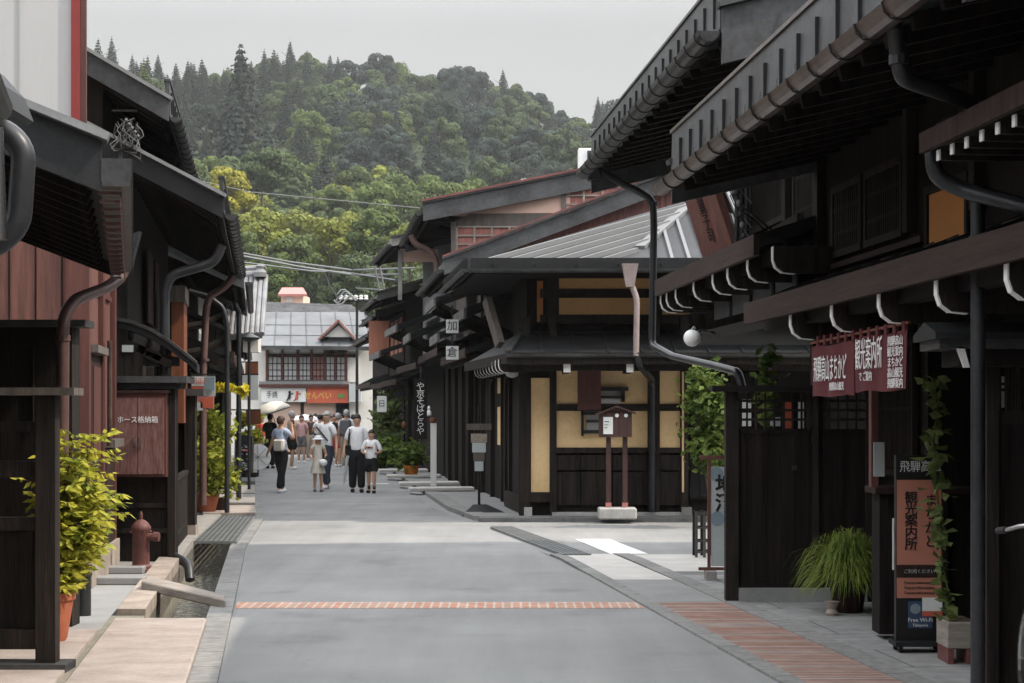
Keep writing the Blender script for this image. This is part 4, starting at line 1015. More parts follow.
# standing seams: on the plane of the front slope
def onroof(px, py):      # ray meets front slope plane z = ze + (y-yE)*m
    mm = (hl.z-ze)/(hl.y-yE); kz = (HY-py)/F
    Y = (ze-yE*mm-CH)/(kz-mm); return W(px, py, Y)
k = MB(); up = Vector((0, 0, .022))
hipA, hipB = onroof(640, 249), onroof(690, 206)
for i in range(8):
    x = XX(486+i*23, yE); p = Vector((x, yE+.03, ze)); d = Vector((1, .93, 0))
    # climb obliquely until the raised hip line
    mm = (hl.z-ze)/(hl.y-yE)
    # intersection with line hipA-hipB in plan
    hd = hipB-hipA; den = d.x*hd.y-d.y*hd.x; t = ((hipA.x-p.x)*hd.y-(hipA.y-p.y)*hd.x)/den
    if t <= 0: continue
    q = p+d*t
    if q.y > 33.2: q = p+d*((33.2-p.y)/d.y)
    k.beam((p.x, p.y, ze+.03), (q.x, q.y, ze+(q.y-yE)*mm+.03), .07, .07)
for i in range(12):
    x = XX(656+i*17, yE); y1_ = 33.0
    t = (x-hipA.x)/(hipB.x-hipA.x); yv = min(y1_, hipA.y+(hipB.y-hipA.y)*max(0, t))
    if yv > yE+.2: k.beam((x, yE+.03, ze+.02), (x, yv, ze+(yv-yE)*mm+.02), .05, .06)
k.beam(hipA+up, hipB+up, .16, .06); k.build('seams', 'silver_rib', rf)
MB().box(xE-.02, 6.3, yE-.05, yE+.0, ze-.14, ze+.07).build('eave_fascia', 'dark_metal', ch)
gg = MB().halfpipe((xE-.03, yE-.12, ze-.10), (6.3, yE-.12, ze-.10), .06, 8).build('gutter', 'gutter_metal', ch)
k = MB().box(xE+.3, xE+.32, yE-.19, yE-.0, ze-.04, ze-.025).build('bracket', 'black_paint', gg)
repeat(k, [(i*.62, 0, 0) for i in range(1, 10)])
# street-side fascia with close-set brackets
sA, sB = FL+Vector((-.03, 0, -.03)), BL+Vector((-.03, 0, -.03))
sf = MB().beam(sA, sB, .05, .2).build('side_fascia', 'grey_metal', ch)
k = MB().box(sA.x-.09, sA.x-.02, sA.y+.1, sA.y+.12, ze-.16, ze+.08).build('strap', 'black_paint', sf)
repeat(k, [(dxs*i*.27, i*.27, 0) for i in range(1, 18)])
MB().halfpipe(tuple(sA+Vector((-.07, 0, -.06))), tuple(sB+Vector((-.07, 0, -.06))), .055, 8).build('gutter', 'gutter_metal', ch)
MB().slab((xE+.04, yE+.05, ze-.12), (6.3, yE+.05, ze-.12), (6.3, cu+.02, ze-.10), (xE+.04, cu+.02, ze-.10), .03).build('soffit', 'dark_wood', ch)
MB().hexa([(xE+.04, yE+.05, ze-.16), (X0+.1, yE+.05, ze-.16), (BL.x+1.0, back, ze-.16), (BL.x+.05, back, ze-.16), (xE+.04, yE+.05, ze-.13), (X0+.1, yE+.05, ze-.13), (BL.x+1.0, back, ze-.13), (BL.x+.05, back, ze-.13)]).build('soffit', 'dark_wood', ch)
# hopper and downpipe on the front
hp = MB(); c = W(630, 272, 27.95); hp.hexa([tuple(c+Vector(v)) for v in ((-.06, -.06, -.22), (.06, -.06, -.22), (.06, .06, -.22), (-.06, .06, -.22), (-.12, -.09, .12), (.12, -.09, .12), (.12, .09, .12), (-.12, .09, .12))]); hp.build('rainwater_hopper', 'pale_pipe', ch)
pipe(ch, [W(631, 284, 27.95), W(637, 298, 27.95), W(636, 356, 27.9)], .045, 'pale_pipe')
pipe(ch, [W(636, 352, 27.9), W(640, 366, 28.0), W(652, 380, 29.15), W(652, 512, 29.15)], .05, 'pipe_metal', collars=[W(652, 450, 29.15)])
# street side: openings, lattice panels, low apron board
def rcp(px, b): return RC.a_at(px, b)
b_ = .03
for i, (p0, p1) in enumerate(((516, 508), (505, 498))):
    for z0_, z1_ in ((2.0, 2.3), (1.05, 1.75)): panel(ch, RC, rcp(p0, b_), rcp(p1, b_), z0_, z1_, b_+.01, 'beige_plaster', 'plaster_panel')
for a in (29.6, 30.4, 31.4, 32.5, 33.2): MB(RC).box(a-.07, a+.07, -.1, .12, .05, 2.6).build('post', 'dark_wood_b', ch)
MB(RC).box(29.75, 32.2, .15, .22, .06, .32).build('apron_board', 'dark_wood_b', ch)
MB(RC).box(31.5, 32.3, .02, .05, .1, 2.1).build('door', 'black_paint', ch)
# megaphone lamp under the corner
lm = MB().lathe(tuple(W(512, 378, 28.9)), [(.02, 0), (.09, .03), (.10, .1), (.05, .16)], 14).build('corner_lamp', 'cable_grey', ch, smooth=True)
# long brown brace hanging under the eave
MB().beam(W(487, 300, 29.4), W(500, 345, 29.0), .10, .16).build('diagonal_brace', 'old_wood', ch)

# ================================================================ STREET FURNITURE near the corner
sg = thing('shrine_notice_box', 'small brown roofed notice box on two posts set in a stone block', 'notice box', (XX(615, 28.2), 28.2, .06))
sy2 = 28.2
MB().box(XX(598, sy2), XX(636, sy2), 28.0, 28.4, .06, .06+.17).build('base', 'granite', sg, bevel=.02)
for px in (608.5, 625): 
    pq = MB().box(XX(px, sy2)-.035, XX(px, sy2)+.035, 28.16, 28.24, .24, 1.35).build('post', 'brown_box', sg)
    MB().box(XX(px, sy2)-.042, XX(px, sy2)+.042, 28.15, 28.25, .235, .30).build('collar', 'sign_pink', pq)
MB().box(XX(599, sy2), XX(631.5, sy2), 28.1, 28.3, ZZ(437, sy2), ZZ(413, sy2)).build('box', 'brown_box', sg)
xa, xb, xm = XX(595.5, sy2), XX(635, sy2), XX(616, sy2)
k = MB(); k.prism([(xa, 28.04, ZZ(414, sy2)), (xm, 28.04, ZZ(405.5, sy2)), (xb, 28.04, ZZ(412.5, sy2)), (xb, 28.04, ZZ(414, sy2)), (xm, 28.04, ZZ(407.3, sy2)), (xa, 28.04, ZZ(415.6, sy2))], (0, .32, 0)); k.build('roof', 'brown_box', sg)
MB().prism([(XX(600, sy2), 28.12, ZZ(413, sy2)), (XX(631, sy2), 28.12, ZZ(413, sy2)), (xm, 28.12, ZZ(407.5, sy2))], (0, .16, 0)).build('gable', 'brown_box', sg)
MB().box(XX(603, sy2), XX(612.5, sy2), 28.085, 28.098, ZZ(434, sy2), ZZ(417, sy2)).build('notice', 'sign_white', sg)
for i, px in enumerate((616.5, 625.5)): MB().tube([(XX(px, sy2), 28.08, ZZ(415.5, sy2)), (XX(px, sy2), 28.098, ZZ(415.5, sy2))], .028, 14).build('round_badge', 'sign_white', sg)
for i in range(3): MB().box(XX(604, sy2), XX(607+i, sy2), 28.080, 28.084, ZZ(428-i*3, sy2), ZZ(427.3-i*3, sy2)).build('printed_line', 'sign_green' if i == 1 else 'ink', sg)

st_ = thing('sign_stand', 'black stand with hanging paper notices on a wide dark base at the corner', 'sign stand', (XX(480, 30.5), 30.5, .02))
c = (XX(479, 30.5), 30.5, .0)
MB().hexa([(c[0]-.28, 30.1, .0), (c[0]+.55, 30.1, .0), (c[0]+.35, 31.2, .0), (c[0]-.15, 31.2, .0), (c[0]-.10, 30.4, .16), (c[0]+.12, 30.4, .16), (c[0]+.12, 30.7, .16), (c[0]-.10, 30.7, .16)]).build('base', 'black_paint', st_)
MB().tube([(c[0], 30.55, .1), (c[0], 30.55, 1.75)], .022, 8).build('pole', 'black_paint', st_)
for i, (z0_, z1_, w0, m_) in enumerate(((1.36, 1.46, .2, 'old_wood'), (1.16, 1.3, .13, 'warm_stone'), (1.0, 1.155, .11, 'sign_grey'), (.86, .995, .09, 'old_wood'), (.70, .855, .07, 'sign_grey'))):
    MB().box(c[0]+.0-w0, c[0]+w0, 30.50-.004, 30.50, z0_, z1_).build('paper', m_, st_)
# shrub beside the corner house entrance
def bush(name, label, base, H, rad, z0, n, leafm, size, rnd, cat='plant', stems=4, clumps=8, elong=1.5, root=None):
    t = root or thing(name, label, cat, base)
    k = MB(); b = Vector(base); cs = []
    for i in range(clumps):
        a = rnd.uniform(0, 6.28); rr_ = rad*math.sqrt(rnd.random())*.75
        cs.append(b+Vector((math.cos(a)*rr_, math.sin(a)*rr_, rnd.uniform(z0, H))))
    for c in cs[:max(stems, 3)]:
        k.tube([tuple(b+Vector((rnd.uniform(-.03, .03), rnd.uniform(-.03, .03), .01))), tuple((b+c)/2+Vector((rnd.gauss(0, .03), rnd.gauss(0, .03), 0))), tuple(c)], [.014, .010, .004], 5)
    k.build('stem', 'bark', t)
    k = MB()
    for i in range(n):
        c = rnd.choice(cs); g = rad*.33
        leaf_quads(k, c+Vector((rnd.gauss(0, g), rnd.gauss(0, g), rnd.gauss(0, g*.8))), rnd.uniform(.7, 1.2)*size, rnd, .8, elong)
    k.build('leaves', leafm, t, recalc=False)
    return t
bush('leafy_shrub', 'tall yellow-green shrub between the corner house and the black fence', (XX(712, 27.0), 27.0, .0), 2.2, .36, .85, 1500, 'leaf_green', .085, R, clumps=14)

# ================================================================ HOUSES FURTHER UP, RIGHT
r4 = house(RC, 33.6, 39.6, 'dark house with long red-edged gable behind the silver roof', bw=.0, bu=-.1, low=(2.75, .75, .3), ze=4.28, be=1.15, pitch=.39, D=7.5, th=.12, wall='dark_wood', upwall='dark_wood_b', barge='grey_metal', posts=(34, 36, 38, 39.5), bargeh=.27, gut='gutter_metal', roof='grey_metal')
def gable_face(root, fr, a, be, bb, ze, pitch, rows, m, frame, zmin, b0, b1, name='gable_panel'): pass
# red verge line, corrugated pink siding and window grid on the near gable of r4
k = MB(RC); A = 33.6-.35-.06; k.beam((A, 1.2, 4.36), (A, -3.3, 4.36+4.5*.39), .08, .03); k.build('red_verge', 'red_metal', r4)
def gable_strip(root, fr, a, b0, b1, top0, top1, h, m, name, ribs=None):
    MB(fr).prism([(a, b0, top0), (a, b1, top1), (a, b1, top1-h), (a, b0, top0-h)], (-.03, 0, 0)).build(name, m, root)
    if ribs:
        k = MB(fr); n = ribs
        for i in range(n):
            t = (i+.5)/n; b = b0+(b1-b0)*t; z = top0+(top1-top0)*t; k.box(a-.05, a-.03, b-.015, b+.015, z-h, z)
        k.build('siding_ribs', m, root)
gable_strip(r4, RC, 33.58, .7, -3.0, 4.28, 5.72, .5, 'faded_pink', 'siding', 34)
r5 = house(RC, 40.2, 47.0, 'tall house with pale pink gable and wooden lattice under a red-edged roof', bw=.15, bu=-.1, low=(3.0, .8, .35), ze=5.98, be=1.12, pitch=.21, D=9, upwall='old_wood', barge='grey_metal', posts=(41, 43, 45), bargeh=.36, roof='dark_metal', gr=.08, brackets=True)
k = MB(RC); A = 40.2-.35-.06; k.beam((A, 1.18, 6.07), (A, -4.6, 6.07+5.8*.21), .12, .045); k.build('red_verge', 'red_metal', r5)
Yg = 40.15
def gpx(px, py): return (XX(px, Yg), Yg, ZZ(py, Yg))
MB().prism([gpx(452, 216), gpx(570, 190), gpx(570, 214), gpx(510, 218)], (0, -.03, 0)).build('plaster_gable', 'pink_plaster', r5)
MB().prism([gpx(455, 221), gpx(470, 214), gpx(560, 213), gpx(562, 226), gpx(455, 226)], (0, -.05, 0)).build('gable_board', 'old_wood', r5)
for (x0_, x1_, y0_, y1_) in ((457, 562, 227, 262), (565, 640, 187, 222)):
    MB().prism([gpx(x0_, y0_), gpx(x1_, y0_), gpx(x1_, y1_), gpx(x0_, y1_)], (0, -.02, 0)).build('shutter_panel', 'faded_red', r5)
    k = MB(); n = max(4, int((x1_-x0_)/17))
    for i in range(n+1):
        px = x0_+(x1_-x0_)*i/n; q0, q1 = gpx(px-1, y0_), gpx(px+1, y1_); k.box(q0[0], q1[0], Yg-.07, Yg-.02, q1[2], q0[2])
    for j in range(0, 5):
        py = y0_+(y1_-y0_)*j/4; q0, q1 = gpx(x0_, py-.8), gpx(x1_, py+.8); k.box(q0[0], q1[0], Yg-.06, Yg-.025, q1[2], q0[2])
    k.build('lattice', 'grey_wood', r5)
for px in (453, 563): q0, q1 = gpx(px-2, 190), gpx(px+3, 262); MB().box(q0[0], q1[0], Yg-.09, Yg-.01, q1[2], gpx(0, 222 if px < 500 else 190)[2]).build('gable_post', 'old_wood', r5)
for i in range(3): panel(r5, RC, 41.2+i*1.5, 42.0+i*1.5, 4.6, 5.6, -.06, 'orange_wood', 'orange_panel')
pipe(r5, [W(411, 235, 41), W(415, 244, 41), W(432, 252, 41), W(437, 262, 41), W(437, 290, 41)], .07, 'brown_pipe')
# air conditioner and roof vent
ac = thing('air_conditioner', 'white air conditioner unit standing on the red-edged roof', 'air conditioner', W(594, 176, 42))
q0, q1 = W(578, 172, 42), W(606, 149, 42)
MB().box(q0.x, q1.x, 41.85, 42.2, q0.z, q1.z).build('casing', 'white_plain', ac, bevel=.02); MB().box(XX(587, 42), XX(605, 42), 41.83, 41.849, q0.z+.06, q1.z-.06).build('grille', 'grey_metal', ac)
for px in (580, 602): MB().box(XX(px, 42), XX(px+2, 42), 41.85, 42.2, W(0, 182, 42).z-.15, q0.z).build('foot', 'cable_grey', ac)
an = thing('roof_aerial', 'small pale aerial sticking up from the red-edged roof', 'aerial', W(525, 192, 42))
MB().tube([tuple(W(525, 196, 42)), tuple(W(525, 178, 42))], .02, 6).build('mast', 'cable_grey', an); MB().box(XX(521, 42), XX(529, 42), 41.97, 42.03, ZZ(181, 42), ZZ(179, 42)).build('crossbar', 'white_plain', an)

RD = Frame(5.3, -.146, 1)
kw = dict(single_rafters=False, D=6)
r6 = house(RD, 48.0, 53.5, 'plain grey-walled house with pale roof beyond the pink gable', bw=0, low=(2.9, .7, .3), ze=6.0, be=1.35, pitch=.2, upwall='grey_wall', roof='pale_roof', barge='weathered_grey', **kw)
MB().box(XX(400, 47.9), XX(438, 47.9), 47.85, 47.95, ZZ(262, 47.9), ZZ(249, 47.9)).build('plaster_band', 'pink_plaster', r6)
q = MB().box(XX(398, 47.8), XX(402, 47.8), 47.78, 47.84, ZZ(300, 47.8), ZZ(250, 47.8)).build('corner_trim', 'grey_wall', r6)
house(RD, 54.0, 59.0, 'low dark house with worn grey roof left of the grey wall', bw=0, low=(2.6, .7, .3), ze=5.0, be=1.25, pitch=.3, barge='weathered_grey', roof='grey_metal', posts=(55, 57), **kw)
r8 = house(RD, 59.5, 65.0, 'dark house with orange-painted panels under its upper eave', bw=0, low=(2.6, .6, .3), ze=4.8, be=.9, pitch=.3, roof='dark_metal', barge='grey_metal', **kw)
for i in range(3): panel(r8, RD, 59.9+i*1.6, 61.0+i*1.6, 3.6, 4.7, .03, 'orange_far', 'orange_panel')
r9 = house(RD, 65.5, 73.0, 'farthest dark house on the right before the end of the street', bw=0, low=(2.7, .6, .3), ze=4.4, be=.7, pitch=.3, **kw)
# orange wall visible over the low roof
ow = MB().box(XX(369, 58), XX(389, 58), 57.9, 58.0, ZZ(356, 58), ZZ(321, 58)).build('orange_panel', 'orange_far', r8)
# layered small pent roofs that step down the right-hand row
def lean(fr, a0, a1, z, b, label, rise=.35, dep=1.0):
    t = thing('lean_to_roof', label, 'roof', fr.w((a0+a1)/2, b-dep, z-.1), fr.ang, 'small pent roofs on brackets along the right-hand row')
    k = MB(fr); k.prism([(a0, b, z), (a0, b-dep, z+rise), (a0, b-dep, z+rise-.08), (a0, b, z-.08)], (a1-a0, 0, 0))
    for i in range(7): k.beam((a0+(a1-a0)*i/6, b, z+.01), (a0+(a1-a0)*i/6, b-dep, z+rise+.01), .05, .05)
    k.build('roof_sheet', 'dark_metal', t); MB(fr).box(a0, a1, b, b+.05, z-.16, z+.02).build('fascia', 'weathered_grey', t)
    k = MB(fr)
    for i in range(5): k.beam((a0+.1+(a1-a0-.2)*i/4, b-.1, z-.12), (a0+.1+(a1-a0-.2)*i/4, b-dep, z-.5), .06, .08)
    k.build('struts', 'dark_wood', t); return t
lean(RC, 34.2, 37.0, 3.5, .7, 'dark pent roof just past the corner house'); lean(RC, 37.6, 40.0, 3.2, .95, 'dark pent roof above the white vertical banner')
lean(RC, 41.0, 44.0, 4.1, .8, 'higher dark pent roof under the pink gable'); lean(RC, 44.6, 47.4, 3.5, 1.15, 'dark pent roof beyond the vertical signboard'); lean(RD, 49.0, 52.6, 3.9, 1.1, 'broad worn pent roof below the grey wall'); lean(RD, 54.0, 58.0, 3.4, 1.15, 'farthest pent roof above the hanging banner')

# signs along the right row
def kanjibox(px0, px1, py0, py1, Y, s, label, mm='sign_white', ink='ink', sz=None, vertical=False, name='hanging_sign', th=.05, stretch=(1, 1), line=.9):
    t = thing(name, label, 'sign', W((px0+px1)/2, py1, Y))
    q0, q1 = W(px0, py1, Y), W(px1, py0, Y)
    MB().box(q0.x, q1.x, Y, Y+th, q0.z, q1.z).build('board', mm, t)
    if s: text(s, sz or (q1.z-q0.z)*.8, ((q0.x+q1.x)/2, Y-.004, (q0.z+q1.z)/2), RX, UZ, ink, t, vertical=vertical, line=line, stretch=stretch)
    MB().box((q0.x+q1.x)/2-.015, (q0.x+q1.x)/2+.015, Y+.01, Y+.04, q1.z, q1.z+.25).build('hanger', 'black_paint', t)
    return t
kanjibox(446, 458.5, 319.5, 333, 33.0, '加', 'upper white square sign with a black brush character')
kanjibox(446, 458.5, 346, 359.5, 33.0, '倉', 'lower white square sign hanging under the brush-character sign')
kanjibox(414, 427, 379, 439, 38, 'や京そばとらや', 'dark vertical signboard with white brush writing', 'dark_wood', 'sign_white', .17, True, 'vertical_signboard', line=.88)
kanjibox(377, 386.5, 396, 412, 50, '日', 'small white banner with black characters far up on the right', sz=.2, vertical=True)
bp_ = thing('banner_post', 'white painted post with an orange lamp on top by the dark signboard', 'post', G(433, 490))
Y_ = G(433, 490).y; 
MB().box(XX(430.5, Y_), XX(436.5, Y_), Y_-.03, Y_+.03, 0, ZZ(423, Y_)).build('post', 'white_paint', bp_)
MB().lathe(tuple(W(433, 423, Y_)), [(.05, 0), (.075, .03), (.07, .09), (.03, .12)], 12).build('lamp', 'orange_wood', bp_)
MB().lathe(tuple(W(429, 416, Y_)), [(.03, 0), (.06, .03), (.05, .09), (.02, .13), (.035, .17), (.01, .22)], 10).build('white_ornament', 'white_plain', bp_)
pt = thing('flower_pot_plant', 'low green plant in a bright orange pot beside the banner post', 'plant', (XX(411, 47), 47, .05))
MB().lathe((XX(411, 47), 47, .05), [(.14, 0), (.2, .3), (.18, .3), (.16, .25)], 14).build('pot', 'leaf_orange', pt)
bush('', '', (XX(411, 47), 47, .05), .75, .38, .35, 380, 'leaf_green', .12, R, root=pt, clumps=6)
bush('leafy_shrub', 'rounded green shrub behind the boy in the white shirt', (XX(391, 56), 56, .05), .95, .55, .15, 700, 'leaf_green', .14, R, clumps=10)
bush('leafy_shrub', 'dark green tree-like shrub under the far right eaves', (XX(389, 58), 58.5, .05), 2.1, .5, 1.0, 500, 'leaf_vine', .15, R, clumps=8)
fl = thing('lit_doorway_lamp', 'small orange lit lantern hanging in the far right doorway', 'lantern', W(404, 440, 50)); MB().sphere(W(404, 425, 50), .06, 8, 1.5).build('lantern_shade', 'orange_wood', fl)
# ================================================================ LEFT, NEAR
LA = Frame(-.1, -.2, -1)
LZ = Frame(-.42, -.2, -1)
hz = house(LZ, -8, 6.2, 'dark house at the left edge nearest the viewer with a fat elbow pipe', bw=-1.4, ze=2.75, be=-.12, pitch=.39, D=5, ov_near=.3, ov_far=.0)
pipe(hz, [W(-22, 128, 6.1), W(5, 130, 6.1), W(24, 150, 6.1), W(19, 225, 6.1), W(-4, 246, 6.1), W(-30, 250, 6.1)], .040, 'pipe_metal', name='elbow_pipe', n=16, collars=[])
k = MB(); k.tube([tuple(W(-6, 128, 6.0)), tuple(W(-2, 240, 6.0))], .03, 12); k.build('inner_pipe', 'chrome', hz, smooth=True)
MB().prism([tuple(W(-20, 60, 6.3)), tuple(W(2, 84, 6.3)), tuple(W(11, 108, 6.3)), tuple(W(5, 112, 6.3)), tuple(W(-20, 96, 6.3))], (0, .3, 0)).build('verge_tip', 'dark_metal', hz)

ha = house(LA, 9.0, 14.3, 'dark single-storey house with box gutter in the left foreground', bw=-1.25, ze=2.86, be=-.06, pitch=.39, D=4.5, th=.10, ov_near=.0, ov_far=.08, gut=None, single_rafters=True, barge='dark_metal', bargeh=.24, flash='steel')
# box gutter seen end-on, closely spaced straps
g = MB(LA); g.box(8.95, 14.35, -.04, .09, 2.68, 2.70); g.box(8.95, 14.35, -.045, -.035, 2.70, 2.81); g.box(8.95, 14.35, .085, .095, 2.70, 2.81); g.box(8.95, 8.96, -.035, .085, 2.70, 2.81); g.box(14.34, 14.35, -.035, .085, 2.70, 2.81)
g = g.build('box_gutter', 'gutter_metal', ha)
k = MB(LA); k.box(9.1, 9.12, -.06, .05, 2.655, 2.672); k.box(9.1, 9.12, .04, .05, 2.60, 2.672); k.box(9.1, 9.12, -.05, .02, 2.615, 2.63); k = k.build('strap', 'brown_pipe', g)
repeat(k, [(i*.36*LA.L, 0, 0) for i in range(1, 15)])
k = MB(LA).box(9.1, 9.115, .096, .104, 2.66, 2.83); k = k.build('strap', 'dark_metal', g); repeat(k, [(i*.36*LA.L, 0, 0) for i in range(1, 15)])
# downpipe with hopper at its far end
YA = 14.5
k = MB(); c = W(129, 250, YA); k.hexa([tuple(c+Vector(v)) for v in ((-.05, -.04, -.14), (.02, -.04, -.14), (.02, .04, -.14), (-.05, .04, -.14), (-.03, -.05, .10), (.09, -.05, .14), (.09, .05, .14), (-.03, .05, .10))]); k.build('rainwater_hopper', 'pipe_metal', ha)
pipe(ha, [W(126, 262, YA), W(122, 276, YA), W(108, 287, 14.2), W(74, 300, 13.6), W(63, 318, 13.4), W(63, 360, 13.4), W(62, 500, 13.4), W(62, 640, 13.4)], .045, 'brown_pipe', collars=[W(63, 338, 13.4)])

# wing fence at the lower left
fy = 11.55
wf = thing('wing_fence', 'low black panelled fence with flat cap in the left foreground', 'fence', (XX(20, fy), fy, .0))
xr = XX(57.5, fy)
MB().box(xr-.12, xr, fy-.06, fy+.06, .10, 1.72).build('post', 'dark_wood_b', wf)
MB().box(xr-.80, xr-.68, fy-.06, fy+.06, .10, 1.72).build('post', 'dark_wood_b', wf)
MB().box(xr-1.0, xr+.13, fy-.13, fy+.13, 1.72, 1.765).build('cap', 'old_wood', wf)
for z0_, z1_ in ((.18, .30), (.9, .98), (1.22, 1.32), (1.5, 1.56)): MB().box(xr-.68, xr-.12, fy-.04, fy+.04, z0_, z1_).build('rail', 'dark_wood_b', wf)
for i in range(4): MB().box(xr-.675+i*.14, xr-.68+(i+1)*.14, fy-.015, fy+.015, .30, .9).build('board', 'dark_wood', wf)
MB().box(xr-1.0, xr+.08, fy-.14, fy+.14, .0, .10).build('plinth', 'grey_metal', wf)
# taller dark panel behind, with lead-grey cap
py_ = 13.9
tp = thing('tall_panel_wall', 'tall black panelled wall with grey metal cap behind the low fence', 'wall', (XX(20, py_), py_, .05))
MB().box(XX(-60, py_), XX(66, py_), py_, py_+.08, .05, ZZ(327, py_)).build('panel', 'dark_wood', tp)
MB().box(XX(-60, py_), XX(87, py_), py_-.06, py_+.25, ZZ(327, py_)+.0, ZZ(320, py_)).build('cap', 'grey_metal', tp)
for px in (-4, 33): MB().box(XX(px, py_), XX(px+1.2, py_), py_-.02, py_-.001, ZZ(430, py_), ZZ(345, py_)).build('moulding', 'dark_wood_b', tp)
MB().box(XX(-4, py_), XX(34, py_), py_-.02, py_-.001, ZZ(346, py_), ZZ(345, py_)).build('moulding', 'dark_wood_b', tp)
MB().box(XX(66, py_), XX(72, py_), py_+.0, py_+.25, .05, ZZ(327, py_)).build('end_post', 'dark_wood_b', tp)

# L3: red timber house with pale metal upper wall
L3 = Frame(-1.79, -.12, -1)
h3 = thing('red_timber_house', 'tall house with red-brown boards below and pale metal cladding above', 'house', L3.w(18.4, 0, .05), L3.ang)
A0, A1 = 17.0, 19.75
zs = 3.72
MB(L3).box(A0, A1, -5, 0, .05, zs).build('wall', 'red_plank', h3)
MB(L3).hexa([(A0+.01, -5, zs), (A1, -5, zs), (A1, -.75, zs), (A0+.01, -.01, zs), (A0+.01, -5, 9), (A1, -5, 9), (A1, -.75, 9), (A0+.01, -.01, 9)]).build('clad_wall', 'metal_cladding', h3)
k = MB(L3); 
for i in range(5): k.box(A0-.002, A0+.009, -.58-i*.9, -.565-i*.9, zs, 9.0)
k.build('cladding_seams', 'cable_grey', h3)
MB(L3).box(A0-.03, A0+.1, -.11, -.03, zs-.02, 9.02).build('corner_trim', 'red_paint', h3)
MB(L3).box(A0-.02, A0+.06, -.029, .02, zs-.02, 9.02).build('corner_flashing', 'red_wood', h3)
k = MB(L3)
for i in range(16): k.box(A0-.012, A0+.0, -.20-i*.23, -.185-i*.23, .1, zs-.03)
k.build('board_joints', 'dark_wood', h3)
MB(L3).box(A0-.05, A0+.12, -.15, .05, .05, zs).build('corner_post', 'red_wood', h3)
for a in (18.4, 19.65): MB(L3).box(a-.1, a+.1, -.02, .05, .05, zs).build('post', 'red_wood', h3)
dr = MB(L3).box(17.35, 18.2, .0, .03, .3, 2.15).build('door', 'brown_wood', h3); MB(L3).box(17.45, 18.1, .03, .045, 1.2, 2.05).build('door_panel', 'red_wood', dr)
MB(L3).box(17.25, 18.3, .0, .10, 2.17, 2.24).build('door_canopy', 'old_wood', h3)
MB(L3).box(18.5, 19.6, .0, .14, 1.28, 1.36).build('sill', 'old_wood', h3); MB(L3).box(18.6, 19.5, .0, .05, .2, 1.26).build('lower_panel', 'brown_wood', h3)
pipe(h3, [L3.w(18.4, .10, 2.32), L3.w(18.4, .10, 1.3)], .025, 'copper', name='copper_pipe')
MB(L3).box(A0-.06, A1+.02, -.3, .08, .05, .32).build('stone_footing', 'warm_stone', h3)
MB(L3).box(17.3, 19.4, .0, .03, 2.75, 2.80).build('string_course', 'red_wood', h3)

# standing drain pipe, upstand kerbs
dp = thing('vent_pipe', 'short dark upright pipe beside the terracotta pot', 'pipe', G(84, 626))
MB().tube([tuple(G(84, 622)), tuple(G(84, 622)+Vector((0, 0, .36)))], .055, 14).build('tube', 'pipe_metal', dp, smooth=True); MB().tube([tuple(G(84, 622)+Vector((0, 0, .36))), tuple(G(84, 622)+Vector((0, 0, .38)))], .065, 14).build('cap', 'pipe_metal', dp)
for py, l in ((574, 'low grey concrete step nearer the red hydrant'), (585, 'low grey concrete step nearer the fence')):
    a = G(92, py, .05); b = G(143, py, .05)
    MB().box(a.x, b.x, a.y, a.y+.22, .05, .12).build('concrete_step', 'concrete', label=l, cat='step', bevel=.01)

# hydrant
hy = G(141, 572, .05)
hd = thing('fire_hydrant', 'old dark red cast-iron hydrant on a square foot', 'hydrant', hy)
MB().lathe(tuple(hy+Vector((0, 0, .03))), [(.105, 0), (.105, .03), (.085, .05), (.082, .36), (.095, .38), (.10, .40), (.095, .42), (.075, .45), (.05, .475), (.02, .49)], 24).build('barrel', 'hydrant_red', hd, smooth=True)
MB().lathe(tuple(hy+Vector((0, 0, .51))), [(.018, 0), (.018, .06), (.008, .09)], 8).build('spindle', 'hydrant_red', hd)
MB().rbox(hy+Vector((0, 0, .015)), .26, .26, .03).build('foot', 'hydrant_red', hd)
o = MB().tube([tuple(hy+Vector((.06, -.02, .35))), tuple(hy+Vector((.15, -.03, .35))), tuple(hy+Vector((.155, -.03, .35)))], .035, 12).build('outlet', 'hydrant_red', hd, smooth=True)
MB().tube([tuple(hy+Vector((.13, -.03, .35))), tuple(hy+Vector((.185, -.035, .35)))], .048, 8).build('outlet_cap', 'hydrant_red', o)
for a in (0, 1.57, 3.14, 4.71): MB().tube([tuple(hy+Vector((.088*math.cos(a+.5), .088*math.sin(a+.5), .395))), tuple(hy+Vector((.11*math.cos(a+.5), .11*math.sin(a+.5), .395)))], .012, 6).build('bolt', 'hydrant_red', hd)

# hose cabinet in its dark frame with small roof
hy_ = 20.1
wc = thing('wing_wall', 'black wing wall with small metal roof carrying the hose cabinet', 'wall', (XX(140, hy_), hy_+.1, .05))
xa, xb = XX(106, hy_), XX(176, hy_)
MB().box(xa, xb, hy_, hy_+.12, .05, ZZ(388, hy_)).build('panel', 'dark_wood', wc)
MB().box(xb-.08, xb, hy_-.06, hy_-.001, .05, ZZ(388, hy_)).build('post', 'dark_wood_b', wc)
for z in (.35, .62): MB().box(xa, xb-.081, hy_-.03, hy_-.001, z, z+.05).build('rail', 'dark_wood_b', wc)
MB().box(xa-.05, XX(190, hy_), hy_-.22, hy_+.3, ZZ(383, hy_), ZZ(376.5, hy_)).build('roof', 'grey_metal', wc)
MB().box(xa, XX(183, hy_), hy_-.16, hy_+.2, ZZ(389, hy_), ZZ(383.2, hy_)).build('cornice', 'dark_metal', wc)
